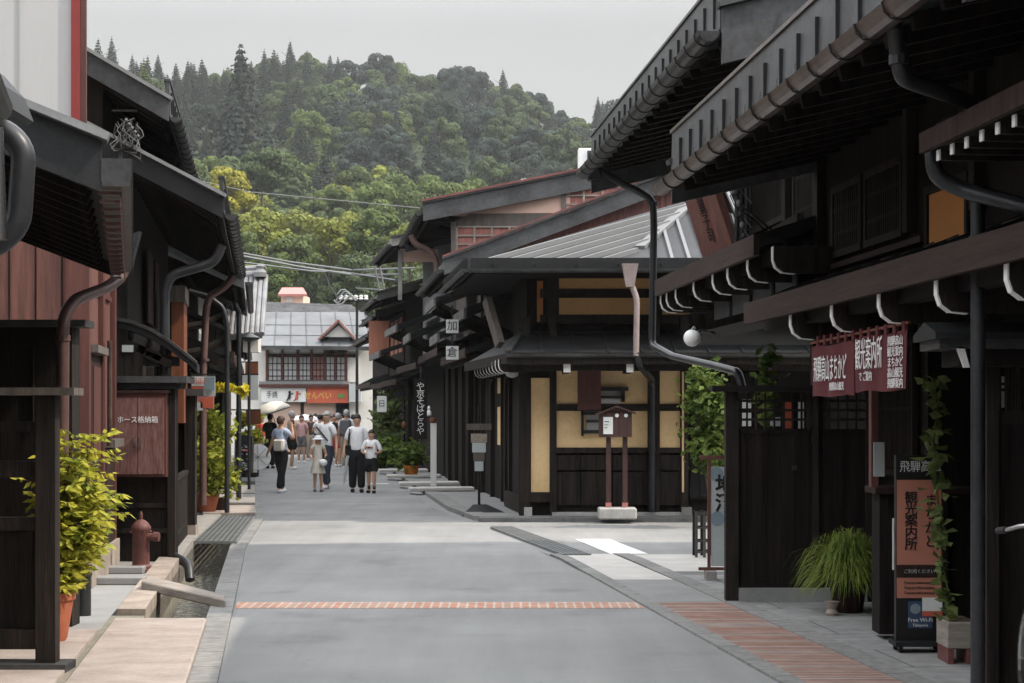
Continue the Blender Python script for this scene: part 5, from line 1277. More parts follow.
hc = thing('hose_cabinet', 'weathered red-brown two-door fire hose cabinet with white lettering', 'cabinet', (XX(138, hy_), hy_-.1, ZZ(478, hy_)))
x0, x1 = XX(110, hy_-.2), XX(166, hy_-.2); z0, z1 = ZZ(477, hy_-.2), ZZ(393, hy_-.2)
MB().box(x0, x1, hy_-.2, hy_-.07, z0, z1).build('body', 'red_wood', hc)
xm = (x0+x1)/2
mat('weathered_red', (.10, .034, .028), .7, .3, 3, (6, 6, .8), .2, col2=(.22, .12, .105), fine=12)
for a, b in ((x0+.02, xm-.004), (xm+.004, x1-.02)): 
    d = MB().box(a, b, hy_-.222, hy_-.201, z0+.03, z1-.05).build('door', 'weathered_red', hc)
for dx in (-.03, .03): MB().box(xm+dx-.008, xm+dx+.008, hy_-.245, hy_-.223, z0+.30, z0+.42).build('handle', 'chrome', hc)
text('ホース格納箱', .078, (xm, hy_-.226, ZZ(420, hy_)), RX, UZ, 'white_plain', hc, stretch=(.92, 1))
MB().box(x0-.02, x1+.02, hy_-.235, hy_-.071, z1, z1+.03).build('top_board', 'brown_wood', hc)
# pent/arched roof above
k = MB(); Yk = 20.14; arc = [(96, 316), (112, 318), (130, 321), (150, 329), (168, 340), (190, 357), (197, 363)]
up_ = [tuple(W(a, b, Yk)) for a, b in arc]; lo_ = [tuple(W(a, b+9, Yk)) for a, b in arc[::-1]]
k.prism(up_+lo_, (-.12, .9, 0)); ac_ = thing('arched_canopy', 'curved dark metal canopy above the hose cabinet', 'canopy', W(140, 352, Yk)); k.build('arched_roof', 'dark_metal', ac_)
k = MB(); k.prism([tuple(W(a, b-1.5, Yk-.03)) for a, b in arc]+[tuple(W(a, b+2, Yk-.03)) for a, b in arc[::-1]], (0, .03, 0)); k.build('edge_trim', 'gutter_metal', ac_)
for i, (px, py) in enumerate(((134, 345), (150, 352), (158, 358))): MB().beam(W(px-12, py-4, Yk+.1), W(px+12, py+6, Yk+.1), .06, .08).build('strut', 'dark_wood_b', ac_)
MB().box(XX(122, Yk), XX(133, Yk), Yk+.0, Yk+.03, ZZ(352, Yk), ZZ(345, Yk)).build('white_label', 'sign_grey', ac_)
MB().box(XX(108, Yk), XX(165, Yk), Yk+.1, Yk+.9, ZZ(364, Yk), ZZ(355, Yk)).build('tie_beam', 'dark_wood', ac_)

# railing towards the next wing wall
ra = thing('slat_railing', 'low black slatted railing along the channel past the hose cabinet', 'railing', ((XX(169, 20.3)+XX(187, 24))/2, 22, .05))
p0, p1 = Vector((XX(169, 20.3), 20.3, 0)), Vector((XX(186, 24), 24, 0))
for i in range(16):
    p = p0.lerp(p1, i/15); MB().box(p.x-.015, p.x+.015, p.y-.03, p.y+.03, .06, .86).build('slat', 'dark_wood_b', ra)
MB().beam(p0+Vector((0, 0, .88)), p1+Vector((0, 0, .88)), .06, .05).build('top_rail', 'dark_wood_b', ra); MB().beam(p0+Vector((0, 0, .25)), p1+Vector((0, 0, .25)), .04, .04).build('lower_rail', 'dark_wood_b', ra)
w2y = 24.2
w2 = thing('wing_wall', 'second black wing wall with thin flat cap beside the yellow-leaved plant', 'wall', (XX(182, w2y), w2y, .05))
MB().box(XX(158, w2y), XX(186, w2y), w2y, w2y+.08, .1, ZZ(396, w2y)).build('panel', 'dark_wood', w2)
MB().box(XX(185.5, w2y), XX(196, w2y), w2y-.07, w2y+.08, .2, ZZ(396, w2y)).build('post', 'dark_wood_b', w2)
MB().box(XX(155, w2y), XX(206, w2y), w2y-.2, w2y+.2, ZZ(396, w2y), ZZ(389, w2y)).build('cap', 'grey_metal', w2)
MB().box(XX(184, w2y), XX(197, w2y), w2y-.1, w2y+.1, .05, .2).build('foot_stone', 'warm_stone', w2)
cp_ = thing('corrugated_outlet', 'black drain hose bent out over the channel below the railing', 'pipe', W(172, 566, 20.0))
pipe(cp_, [(XX(166, 20), 20.2, .12), (XX(176, 19.9), 20.0, .09), (XX(187, 19.8), 19.9, .04), (XX(190, 19.8), 19.8, -.12)], .05, 'pipe_metal', name='hose')

# L4 big dark house: upper roof and street eave
LB = Frame(-.4, -.13, -1)
h4 = house(LB, 20.3, 28.7, 'large dark house with brown panels and two stacked eaves on the left', bw=-1.0, bu=-1.05, low=None, ze=3.86, be=-.06, pitch=.52, D=5, th=.12, ov_near=.25, ov_far=.1, upwall='dark_wood', barge='dark_metal', fascia=.24, brackets=True, gr=.07, flash='steel', bargeh=.22, single_rafters=True, posts=(20.4, 22.4, 24.5, 26.6, 28.6))
h4b = house(LB, 20.2, 25.2, 'upper storey of dark timber with steep verge above the cable pole', bw=-1.3, ze=4.86, be=-.62, pitch=.58, D=4.2, zbase=4.3, ov_near=.2, ov_far=.15, barge='grey_metal', fascia=.24, brackets=True, gr=.06, flash='steel', bargeh=.22, single_rafters=True)
lattice(h4, LB, 25.5, 27.5, .9, 2.2, -.94, sp=.07)
for i, a in enumerate((22.6, 24.0)): panel(h4, LB, a, a+.9, 2.7, 3.55, -.97, 'brown_wood', 'wall_panel')
pa = MB(LB).box(23.6, 24.6, -.75, -.6, 1.5, 3.0).build('brown_column', 'orange_wood', h4); MB(LB).box(23.55, 24.65, -.77, -.58, 3.0, 3.2).build('column_cap', 'old_wood', pa)
pipe(h4, [W(222, 245, 20.4), W(215, 262, 20.4), W(196, 268, 20.4), W(171, 275, 20.4), W(165, 290, 20.4), W(165, 345, 20.4), W(164, 375, 20.4)], .052, 'pipe_metal', collars=[W(165, 352, 20.4)])
pipe(h4, [W(234, 276, 28.6), W(224, 288, 28.6), W(209, 296, 28.6), W(206, 310, 28.6), W(203, 375, 28.6), W(203, 505, 28.6)], .055, 'brown_pipe', collars=[W(205, 360, 28.6)])
# service pole
sp_ = thing('service_pole', 'grey service pole with tangled cables at the steep left verge', 'pole', (XX(121, 19.9), 19.9, 3.5))
MB().tube([(XX(121, 19.9), 19.9, 3.5), (XX(121, 19.9), 19.9, ZZ(150, 19.9))], .032, 10).build('pole', 'cable_grey', sp_, smooth=True)
MB().tube([tuple(W(121, 176, 19.9)), tuple(W(121, 152, 19.9))], .045, 10).build('junction', 'grey_metal', sp_)
MB().box(XX(112, 19.9), XX(137, 19.9), 19.85, 19.9, ZZ(112, 19.9), ZZ(110.5, 19.9)).build('crossarm', 'black_paint', sp_)
for i in range(22):
    x = 114+R.random()*24; c = [W(x, 118+R.random()*8, 19.8)]
    for j in range(5): c.append(c[-1]+Vector((R.gauss(0, .05), R.gauss(0, .03), -R.uniform(.02, .09))))
    c.append(W(121+R.uniform(-2, 6), 150, 19.9)); MB().tube([tuple(v) for v in c], .006, 5).build('wire', 'cable_mid' if i % 3 else 'cable', sp_)
for i in range(5): MB().sphere(W(126+i*3, 120+i*4, 19.75), .018, 6).build('insulator', 'cable_mid', sp_)

# potted plants, left
c = G(66, 652)
t = thing('nandina_plant', 'bushy yellow-green nandina in a terracotta pot beside the black fence', 'plant', (c.x, 12.75, .07))
base = (c.x-.13, 12.9, .07)
MB().lathe(base, [(.11, 0), (.12, .02), (.16, .27), (.175, .28), (.175, .33), (.15, .33), (.14, .28)], 24).build('pot', 'terracotta', t, smooth=True)
k = MB(); kl = MB(); rr = random.Random(3)
for i in range(34):
    a = rr.uniform(0, 6.28); lean_ = rr.uniform(.02, .22); h = rr.uniform(.25, 1.12)
    tip = Vector(base)+Vector((math.cos(a)*lean_+.17, math.sin(a)*lean_, .35+h)); b0 = Vector(base)+Vector((rr.gauss(0, .04), rr.gauss(0, .04), .3))
    mid_ = (b0+tip)/2+Vector((-math.cos(a)*.03, 0, .05)); k.tube([tuple(b0), tuple(mid_), tuple(tip)], [.009, .007, .003], 5)
    for j in range(9):
        s = .12+.88*j/8; p = b0.lerp(mid_, s*2) if s < .5 else mid_.lerp(tip, s*2-1)
        for q in range(2):
            aa = rr.uniform(0, 6.28); d = Vector((math.cos(aa), math.sin(aa), rr.uniform(-.1, .45))).normalized(); Lf = rr.uniform(.10, .22)
            k.tube([tuple(p), tuple(p+d*Lf)], .0025, 4)
            for u in range(9):
                pc = p+d*Lf*(u+1.5)/10; sdv = d.cross(Vector((0, 0, 1))).normalized()*(1 if u % 2 else -1)
                ld = (d*.7+sdv*.8+Vector((0, 0, rr.uniform(-1.1, .25)))).normalized(); ll = rr.uniform(.05, .105); wv = ld.cross(Vector((rr.gauss(0, .8), rr.gauss(-.5, .8), 1))).normalized()*ll*.2
                e_ = pc+ld*ll; m_ = pc+ld*ll*.45
                kl.add([tuple(pc), tuple(m_+wv), tuple(e_), tuple(m_-wv)], [(0, 1, 2), (0, 2, 3)])
k.build('stems', 'bark', t); kl.build('leaves', 'leaf_nandina', t, recalc=False)
t = thing('yellow_leaf_plant', 'tall yellow-green leafy plant in a brown pot past the second wing wall', 'plant', (XX(205, 29.6), 29.6, .06))
MB().lathe((XX(207, 29.6), 29.6, .10), [(.13, 0), (.19, .24), (.20, .28), (.16, .28)], 18).build('pot', 'terracotta', t, smooth=True)
MB().box(XX(194, 29.9), XX(226, 29.9), 29.9, 30.1, .06, .3).build('trough', 'brown_wood', t)
bush('', '', (XX(209, 29.6), 29.6, .3), 1.45, .36, .15, 2000, 'leaf_bush', .08, R, root=t, clumps=20)
k = MB()
for i in range(46):
    px = R.uniform(205, 246); leaf_quads(k, W(px, 386+.15*(px-212)+R.gauss(0, 2.5), 29.3), R.uniform(.09, .16), R, 1.5, 1.7)
k.build('yellow_leaves', 'leaf_yellow', t, recalc=False)
MB().tube([tuple(W(212, 400, 29.4)), tuple(W(222, 391, 29.4)), tuple(W(246, 388, 29.3))], .01, 5).build('tendril', 'bark', t)
# sign cluster
sc_ = thing('poster_sign', 'two overlapping colourful poster boards hung above the yellow-leaved plant', 'sign', W(203, 411, 27.5))
def pb(px0, px1, py0, py1, m, dy=0): q0, q1 = W(px0, py1, 27.5), W(px1, py0, 27.5); return MB().box(q0.x, q1.x, 27.5-dy, 27.52-dy, q0.z, q1.z).build('poster_patch', m, sc_)
pb(191.5, 215, 376, 396, 'sign_grey'); pb(192, 204, 377, 386, 'sign_white', .03); pb(192, 204, 386.2, 391.5, 'sign_red', .03); pb(204.5, 215, 378, 390, 'sign_blue', .03)
pb(193, 214, 396, 409, 'sign_pink', .01); pb(201, 214, 398, 408, 'sign_red', .04); pb(195, 203, 402, 410.5, 'sign_grey', .04)
text('さるぼぼ', .11, W(198, 381.5, 27.46), RX, UZ, 'sign_red', sc_, stretch=(.5, 1))
MB().tube([tuple(W(191, 374.5, 27.5)), tuple(W(217, 374.5, 27.5))], .012, 6).build('hanger_bar', 'black_paint', sc_)
mbY = 44.0
mn = thing('menu_board', 'black free-standing menu board with pink dishes pictured', 'sign', (XX(244, mbY), mbY, .17))
q = [W(235, 476, mbY), W(252, 476, mbY+.0), W(253, 436, mbY+.25), W(236, 434, mbY+.25)]
MB().slab(q[0], q[1], q[2], q[3], .04).build('board', 'dark_metal', mn); 
MB().beam(q[0]-Vector((0, 0, .05)), q[3], .05, .05).build('frame_side', 'old_wood', mn); MB().beam(q[1]-Vector((0, 0, .05)), q[2], .05, .05).build('frame_side', 'old_wood', mn)
for i in range(16):
    u, v = R.uniform(.15, .85), R.uniform(.1, .75); p = q[0].lerp(q[1], u).lerp(q[3].lerp(q[2], u), v)-Vector((0, .04, 0)); MB().rbox(p, .07 if i > 5 else .05, .01, .03).build('menu_item', ('sign_white', 'sign_grey', 'sign_blue')[i % 3], mn)
for u in (.3, .48, .66): p = q[0].lerp(q[1], u).lerp(q[3].lerp(q[2], u), .62)-Vector((0, .05, 0)); MB().sphere(p, .05, 6, .6).build('dish_picture', 'sign_pink', mn)
MB().box(q[0].x-.05, q[1].x+.1, mbY-.1, mbY+.4, .16, .26).build('foot', 'dark_wood_b', mn)
wb = thing('cloth_screen', 'round white cloth-covered fan screen beside the menu board', 'screen', (XX(258, 49), 49, .05))
ROOTc = W(258, 457, 49); MB().tube([tuple(ROOTc), tuple(ROOTc+Vector((0, .05, 0)))], .33, 24).build('cloth_disc', 'white_cloth', wb)
MB().tube([tuple(ROOTc+Vector((0, .03, -.33))), (ROOTc.x, ROOTc.y+.03, .05)], .02, 6).build('stand', 'old_wood', wb)
for i in range(4): MB().beam(ROOTc+Vector((-.3*math.cos(i*.8), -.012, -.3*math.sin(i*.8))), ROOTc+Vector((.3*math.cos(i*.8), -.012, .3*math.sin(i*.8))), .012, .012).build('rib', 'cable_grey', wb)

# further houses, left row
LD = Frame(-.95, -.134, -1)
kw = dict(single_rafters=False, D=6)
h5 = house(LD, 29.4, 36.8, 'dark house with protruding curved brackets beyond the brown pipe', bw=-.2, bu=-.2, low=(2.55, .55, .25), ze=3.78, be=.72, pitch=.45, barge='grey_metal', posts=(30, 32, 34, 36), bargeh=.28, **kw)
h6 = house(LD, 37.4, 44.5, 'house with pale grey tiled roof and white plaster on the left', bw=-.2, low=(2.6, .6, .3), ze=4.25, be=.5, pitch=.6, roof='roof_tile', seams=.4, tiles=True, upwall='white_plaster', barge='roof_tile', **kw)
# cross gable with visible tiles facing the viewer
tr = thing('tiled_roof', 'pale grey tiled slope with round ridge end above the left eaves', 'roof', W(248, 330, 41))
q = [W(226, 336, 40), W(262, 334, 40), W(266, 276, 42.5), W(232, 279, 42.5)]
k = MB(); k.slab(q[0], q[1], q[2], q[3], .1)
for i in range(8): k.tube([tuple(q[0].lerp(q[1], i/7)), tuple(q[3].lerp(q[2], i/7))], .055, 8)
k.build('tile_slope', 'roof_tile', tr)
k = MB(); k.tube([tuple(q[3]+Vector((-.1, 0, .06))), tuple(q[2]+Vector((0, 0, .06)))], .10, 10); k.tube([tuple(q[3]+Vector((-.1, 0, .2))), tuple(q[2]+Vector((0, 0, .2)))], .06, 8); k.build('ridge', 'roof_tile', tr)
MB().lathe(tuple(W(260, 277, 42.3)), [(.14, 0), (.15, .1), (.08, .18), (.10, .24), (.03, .3)], 12).build('ridge_finial', 'roof_tile', tr)
MB().box(XX(243, 40.3), XX(258, 40.3), 40.3, 40.8, ZZ(352, 40.3), ZZ(338, 40.3)).build('gable_wall', 'white_plaster', tr)
house(LD, 45.2, 52.0, 'narrow dark house beyond the tiled roof on the left', bw=-.2, low=(2.5, .6, .3), ze=4.0, be=.65, pitch=.4, posts=(46, 48, 50), **kw)
house(LD, 52.6, 61.0, 'dark timber house behind the white fan screen', bw=-.2, low=(2.5, .6, .3), ze=4.1, be=.6, pitch=.4, upwall='brown_wood', posts=(53, 55, 57), **kw)
house(LD, 61.6, 73.0, 'farthest dark house on the left beside the parasol', bw=-.2, low=(2.6, .6, .3), ze=3.9, be=.6, pitch=.4, **kw)
# curved beam ends, pipes and clutter below the left eaves
cl_ = thing('curved_bracket_roof', 'small pent roof on curved arms above the poster boards', 'roof', LD.w(29.6, 0, 2.7), LD.ang)
for i, z in enumerate((3.35, 2.95)):
    k = MB(LD); k.prism([(29.2, .55-.05*i, z), (29.2, -.25, z+.32), (29.2, -.25, z+.26), (29.2, .55-.05*i, z-.07)], (1.5, 0, 0)); k.build('roof_sheet', 'dark_metal', cl_)
    pth = [LD.w(29.15, -.2, z-.42), LD.w(29.15, .1, z-.36), LD.w(29.15, .35, z-.22), LD.w(29.15, .5, z-.04)]; MB().tube([tuple(p) for p in pth], [.07, .06, .05, .035], 8).build('curved_arm', 'dark_wood_b', cl_)
pipe(cl_, [LD.w(29.1, -.1, 3.5), LD.w(29.1, .2, 3.42), LD.w(29.1, .42, 3.25), LD.w(29.1, .48, 3.0), LD.w(29.1, .48, .1)], .04, 'pipe_metal')
for (a, b, m, px) in ((33, .62, 'pipe_metal', 0), (40, .35, 'old_wood', 0)):
    pp = thing('downpipe', {33: 'dark standing downpipe before the menu board', 36.5: 'pale downpipe on the left row behind the plant', 40: 'brown wooden pole under the tiled roof', 45: 'dark downpipe beside the menu board', 50: 'weathered pole near the fan screen'}[a], 'pipe', LD.w(a, b, .06))
    MB(LD).tube([(a, b, .06), (a, b, 3.4), (a, b-.1, 3.6)], .045, 8).build('tube', m, pp); MB(LD).tube([(a, b, 1.6), (a, b, 1.66)], .056, 8).build('collar', m, pp)
for (a, b, z0_, z1_, m, l, s) in ((38, .8, 1.9, 2.4, 'sign_grey', 'white vertical hanging sign on the left row', '飛騨牛'), (42, .85, 1.4, 1.7, 'orange_wood', 'small orange-brown sign board under the left eaves', 'だんご'), (47, .8, 2.2, 2.9, 'orange_wood', 'narrow orange wooden signboard on the left row', '酒')):
    c = LD.w(a, b, z0_); kk = thing('hanging_sign', l, 'sign', c)
    w_ = .32; MB().box(c.x-w_/2, c.x+w_/2, c.y, c.y+.05, z0_, z1_).build('board', m, kk); len(s) > 99 and text(s, min(.2, (z1_-z0_)/len(s)*.9), (c.x, c.y-.004, (z0_+z1_)/2), RX, UZ, 'ink' if m != 'sign_red' else 'sign_yellow', kk, vertical=True, line=.95)
    MB().box(c.x-.5, c.x+w_/2, c.y+.01, c.y+.04, z1_, z1_+.03).build('arm', 'black_paint', kk)
bush('leafy_shrub', 'small green shrub past the menu board under the left eaves', LD.w(52, .75, .05), 1.5, .35, .8, 500, 'leaf_nandina', .11, R, clumps=6)
# street lamp with disc shade
slp = thing('street_lamp', 'thin street lamp with flat disc shade under the tiled roof', 'lamp', LD.w(37.0, .78, .06)); c = LD.w(37.0, .78, 0)
MB().tube([(c.x, c.y, .06), (c.x, c.y, 3.1)], .03, 8).build('pole', 'pipe_metal', slp); MB().lathe((c.x, c.y, 3.08), [(.05, -.05), (.2, 0), (.22, .03), (.08, .10), (.02, .14)], 18).build('shade', 'pipe_metal', slp)
# ================================================================ END OF THE STREET
Ye = 80.0
eb = thing('corner_shop', 'two-storey shop closing the street with silver roof and red signboard', 'shop', (XX(310, Ye), Ye+2, 0))
def ebx(name, px0, px1, py0, py1, y0, y1, m, par=None):
    return MB().box(XX(px0, Ye), XX(px1, Ye), y0, y1, ZZ(py1, Ye), ZZ(py0, Ye)).build(name, m, par or eb)
MB().box(XX(225, Ye), XX(400, Ye), Ye+.1, Ye+7, 0, 4.3).build('wall', 'white_plaster', eb)
for i in range(2): ebx('shutter', (268, 304)[i], (301, 334)[i], 403, 452, Ye+.0, Ye+.12, 'shutter')
ebx('shop_window', 336, 349, 403, 452, Ye+.02, Ye+.12, 'glass_dark')
ebx('pillar', 300.5, 304, 402, 453, Ye-.02, Ye+.12, 'brown_wood')
sn = ebx('white_signboard', 262, 306.5, 388, 402, Ye-.25, Ye-.12, 'sign_white'); text('手焼', .30, W(272, 395, Ye-.26), RX, UZ, 'ink', sn, stretch=(.8, 1))
for (px, m) in ((289, 'ink'), (296.5, 'sign_red')):
    c = W(px, 396, Ye-.27); k = MB().tube([tuple(c+Vector((0, -.0, -.12))), tuple(c+Vector((.03, -.0, .10)))], [.07, .05], 7); k.sphere(c+Vector((.03, 0, .16)), .06, 6); k.beam(c+Vector((0, 0, .05)), c+Vector((.18, 0, .12)), .04, .04); k.beam(c+Vector((0, 0, -.1)), c+Vector((-.12, 0, -.2)), .04, .04); k.build('painted_figure', m, sn)
rn = ebx('red_signboard', 307.5, 348.5, 387, 403, Ye-.27, Ye-.12, 'sign_red'); text('せんべい', .36, W(318, 396, Ye-.28), RX, UZ, 'sign_yellow', rn, stretch=(.8, 1)); MB().box(XX(338, Ye), XX(345, Ye), Ye-.29, Ye-.271, ZZ(398, Ye), ZZ(394, Ye)).build('green_mark', 'sign_green', rn)
ebx('sign_rail', 260, 350, 384.6, 387.4, Ye-.4, Ye+.1, 'red_wood'); ebx('cornice', 260, 350, 381.5, 384.4, Ye-.3, Ye+.1, 'grey_wall')
for px in (267, 282.5, 298, 311.5, 325, 335.5, 346): ebx('mullion', px-1.2, px+1.2, 347, 382, Ye-.08, Ye+.1, 'red_wood')
ebx('transom', 266, 358, 354, 357, Ye-.07, Ye+.1, 'brown_wood'); ebx('sill', 266, 348, 380, 382.4, Ye-.12, Ye+.1, 'old_wood')
for i, (a, b) in enumerate(((268.3, 281.2), (283.8, 296.7), (299.3, 310.2), (312.8, 323.7), (326.3, 334.2), (336.8, 344.8))):
    w_ = ebx('window', a, b, 357.2, 379.8, Ye+.02, Ye+.1, 'glass_pale' if i != 3 else 'faded_pink')
    k = MB(); n = 3 if b-a > 9 else 2
    for j in range(n+1): x = XX(a+(b-a)*j/n, Ye); k.box(x-.015, x+.015, Ye-.01, Ye+.02, ZZ(379.8, Ye), ZZ(357.2, Ye))
    for z in (363.5, 370, 376): k.box(XX(a, Ye), XX(b, Ye), Ye-.008, Ye+.018, ZZ(z+.4, Ye), ZZ(z-.4, Ye))
    k.build('glazing_bars', 'dark_wood_b', w_)
    ebx('upper_pane', a, b, 347.5, 353.8, Ye+.02, Ye+.1, 'sign_white' if i < 4 else 'glass_dark')
ebx('white_panel', 347.5, 358, 357.5, 382, Ye-.02, Ye+.1, 'white_plaster'); ebx('shelf_stack', 350, 362, 384, 402, Ye-.5, Ye+.05, 'sign_grey')
q = [W(258, 346, Ye-.9), W(372, 347, Ye-.9), W(364, 312, Ye+3.4), W(262, 312, Ye+3.4)]
k = MB(); k.slab(q[0], q[1], q[2], q[3], .12); rf = k.build('roof', 'pale_roof', eb)
k = MB()
for i in range(8): k.beam(q[0].lerp(q[1], i/7)+Vector((0, 0, .02)), q[3].lerp(q[2], i/7)+Vector((0, 0, .012)), .025, .02)
for t in (.3, .6): k.beam(q[0].lerp(q[3], t)+Vector((0, 0, .02)), q[1].lerp(q[2], t)+Vector((0, 0, .012)), .02, .02)
k.build('snow_bars', 'grey_metal', rf)
k = MB(); k.beam(q[0]-Vector((.1, 0, .06)), q[1]-Vector((-.1, 0, .06)), .1, .16); k.build('eave_gutter', 'grey_metal', eb)
# rear roof
q = [W(262, 313, Ye+3.5), W(372, 320, Ye+3.5), W(352, 306, Ye+6), W(262, 303, Ye+6)]
k = MB(); k.slab(q[0], q[1], q[2], q[3], .15)
for i in range(9): k.beam(q[0].lerp(q[3], i/8)+Vector((0, 0, .03)), q[1].lerp(q[2], i/8)+Vector((0, 0, .03)), .05, .06)
k.build('rear_roof', 'roof_tile', eb)
MB().box(XX(262, Ye+3.6), XX(372, Ye+3.6), Ye+3.6, Ye+7, 4.2, 5.6).build('rear_wall', 'grey_wall', eb)
# dormer gable
Yd = Ye-.6; apx, lf, rt = W(338.5, 319.5, Yd), W(318, 339, Yd), W(361, 344.5, Yd); bk = Vector((0, 3.0, 0))
k = MB(); k.slab(lf, apx, apx+bk, lf+bk+Vector((0, 0, 0)), .1); k.slab(apx, rt, rt+bk, apx+bk, .1); dm = k.build('dormer_roof', 'pale_roof', eb)
for a, b in ((lf, apx), (apx, rt)): MB().beam(a-Vector((0, .06, .03)), b-Vector((0, .06, .03)), .06, .07).build('dormer_verge', 'faded_red', dm)
MB().prism([tuple(lf+Vector((.3, .35, -.02))), tuple(rt+Vector((-.3, .35, -.02))), tuple(apx+Vector((0, .35, -.18)))], (0, .05, 0)).build('dormer_wall', 'grey_metal', eb)
MB().prism([tuple(W(325, 337, Yd+.2)), tuple(W(352, 337, Yd+.2)), tuple(W(338.5, 325, Yd+.2))], (0, .1, 0)).build('gable_plaster', 'white_plaster', eb)
# distant pink-roofed house
Yp = 118
ph = thing('distant_house', 'small distant house with pinkish roof at the foot of the wooded hill', 'house', (XX(293, Yp), Yp+2, 3))
MB().box(XX(281, Yp), XX(303, Yp), Yp, Yp+4, -.1, ZZ(294, Yp)).build('wall', 'pink_plaster', ph)
q = [W(278, 294, Yp-.4), W(307, 294, Yp-.4), W(303, 287.5, Yp+2), W(282, 287.5, Yp+2)]
MB().slab(q[0], q[1], q[2], q[3], .15).build('roof', 'sign_pink', ph)
MB().box(XX(286, Yp), XX(292, Yp), Yp-.05, Yp, ZZ(302, Yp), ZZ(297, Yp)).build('window', 'glass_pale', ph)
for i, (px, py0, w_, Yq, m1, m2, l) in enumerate(((215, 300, 60, 105, 'white_plaster', 'roof_tile', 'distant white house behind the left row'), (450, 310, 80, 100, 'grey_wall', 'roof_tile', 'distant grey house hidden behind the right row'))):
    t = thing('distant_house', l, 'house', (XX(px, Yq), Yq+2, 0)); x0, x1 = XX(px-w_/2, Yq), XX(px+w_/2, Yq); z = ZZ(py0+8, Yq)
    MB().box(x0, x1, Yq, Yq+5, 0, z).build('wall', m1, t); MB().prism([(x0-.3, Yq-.4, z), (x0-.3, Yq+2.5, z+1.3), (x0-.3, Yq+5.4, z)], (x1-x0+.6, 0, 0)).build('roof', m2, t)
# utility pole with insulators and cables
up = thing('utility_pole', 'dark utility pole with curled insulator cables above the shop roof', 'pole', (XX(354, 76), 76, 0))
MB().tube([(XX(357, 76), 76, 0), (XX(357, 76), 76, ZZ(288, 76))], [.07, .05], 10).build('pole', 'dark_metal', up, smooth=True)
MB().box(XX(340, 76), XX(368, 76), 75.95, 76.05, ZZ(302, 76), ZZ(300, 76)).build('crossarm', 'dark_metal', up); MB().box(XX(344, 76), XX(364, 76), 75.95, 76.05, ZZ(293, 76), ZZ(291.4, 76)).build('crossarm', 'dark_metal', up)
for i in range(6): MB().lathe(tuple(W(341+i*5, 300, 75.9)), [(.05, 0), (.10, .05), (.05, .1), (.09, .15), (.03, .2)], 8).build('insulator', 'white_plain', up)
for i in range(4):
    c = [W(334+4*j+i, 300+5*math.sin(j*1.1+i)-i*2, 75.7) for j in range(6)]; MB().tube([tuple(v) for v in c], .03, 5).build('cable_loop', 'cable_grey', up)
def cable(name, label, pts, r=.02, m='cable_mid', sag=0):
    P = []
    for a, b in zip(pts, pts[1:]):
        for j in range(10): t = j/10; P.append(a.lerp(b, t)-Vector((0, 0, sag*4*t*(1-t))))
    P.append(pts[-1]); MB().tube([tuple(p) for p in P], r, 5).build(name, m, label=label, cat='cable')
cable('overhead_cable', 'upper overhead cable from the left row to the utility pole', [W(230, 251, 60), W(290, 262, 66), W(352, 270, 76), W(415, 268, 70)], .035)
cable('overhead_cable', 'second thick overhead cable just below the upper one', [W(230, 254, 60), W(300, 267, 66), W(356, 275, 76), W(400, 274, 70)], .045)
cable('overhead_cable', 'third overhead cable sagging over the distant pink house', [W(240, 262, 60), W(310, 271, 66), W(345, 272, 76), W(395, 280, 70)], .03)
cable('overhead_cable', 'low overhead cable drooping into the insulators', [W(322, 266, 72), W(330, 286, 74), W(340, 301, 76)], .03)
cable('overhead_cable', 'lowest cable crossing right of the utility pole', [W(356, 288, 76), W(385, 290, 66), W(420, 292, 60)], .025)
cable('overhead_cable', 'long thin cable stretched high across the wooded hill', [W(150, 170, 90), W(250, 192, 95), W(420, 208, 100)], .022)
for i, px in enumerate((378, 383)): cable('overhead_cable', ('left', 'right')[i]+' one of two steep stay wires beside the grey wall', [W(px-4, 262, 62), W(px+3, 300, 62)], .03)

# ================================================================ PEOPLE
def skin_mesh(name, pts, edges, radii, m, parent, level=2):
    """joints + edges + radii -> one continuous surface"""
    me = bpy.data.meshes.new(name); me.from_pydata([tuple(p) for p in pts], edges, []); me.update()
    o = bpy.data.objects.new(name, me); COL.objects.link(o)
    sk = o.modifiers.new('skin', 'SKIN'); sk.use_smooth_shade = True
    sl_ = me.skin_vertices[0].data if me.skin_vertices else None
    if sl_ is None:
        return None
    for i, r in enumerate(radii):
        r = r if isinstance(r, tuple) else (r, r); sl_[i].radius = r; sl_[i].use_root = (i == 0)
    ss = o.modifiers.new('sub', 'SUBSURF'); ss.levels = level; ss.render_levels = level
    dg = bpy.context.evaluated_depsgraph_get(); dg.update()
    nm = bpy.data.meshes.new_from_object(o.evaluated_get(dg)); bpy.data.objects.remove(o); bpy.data.meshes.remove(me)
    n = bpy.data.objects.new(name, nm); COL.objects.link(n); nm.materials.clear(); nm.materials.append(MT[m]); n.parent = parent
    for p in nm.polygons: p.use_smooth = True
    return n
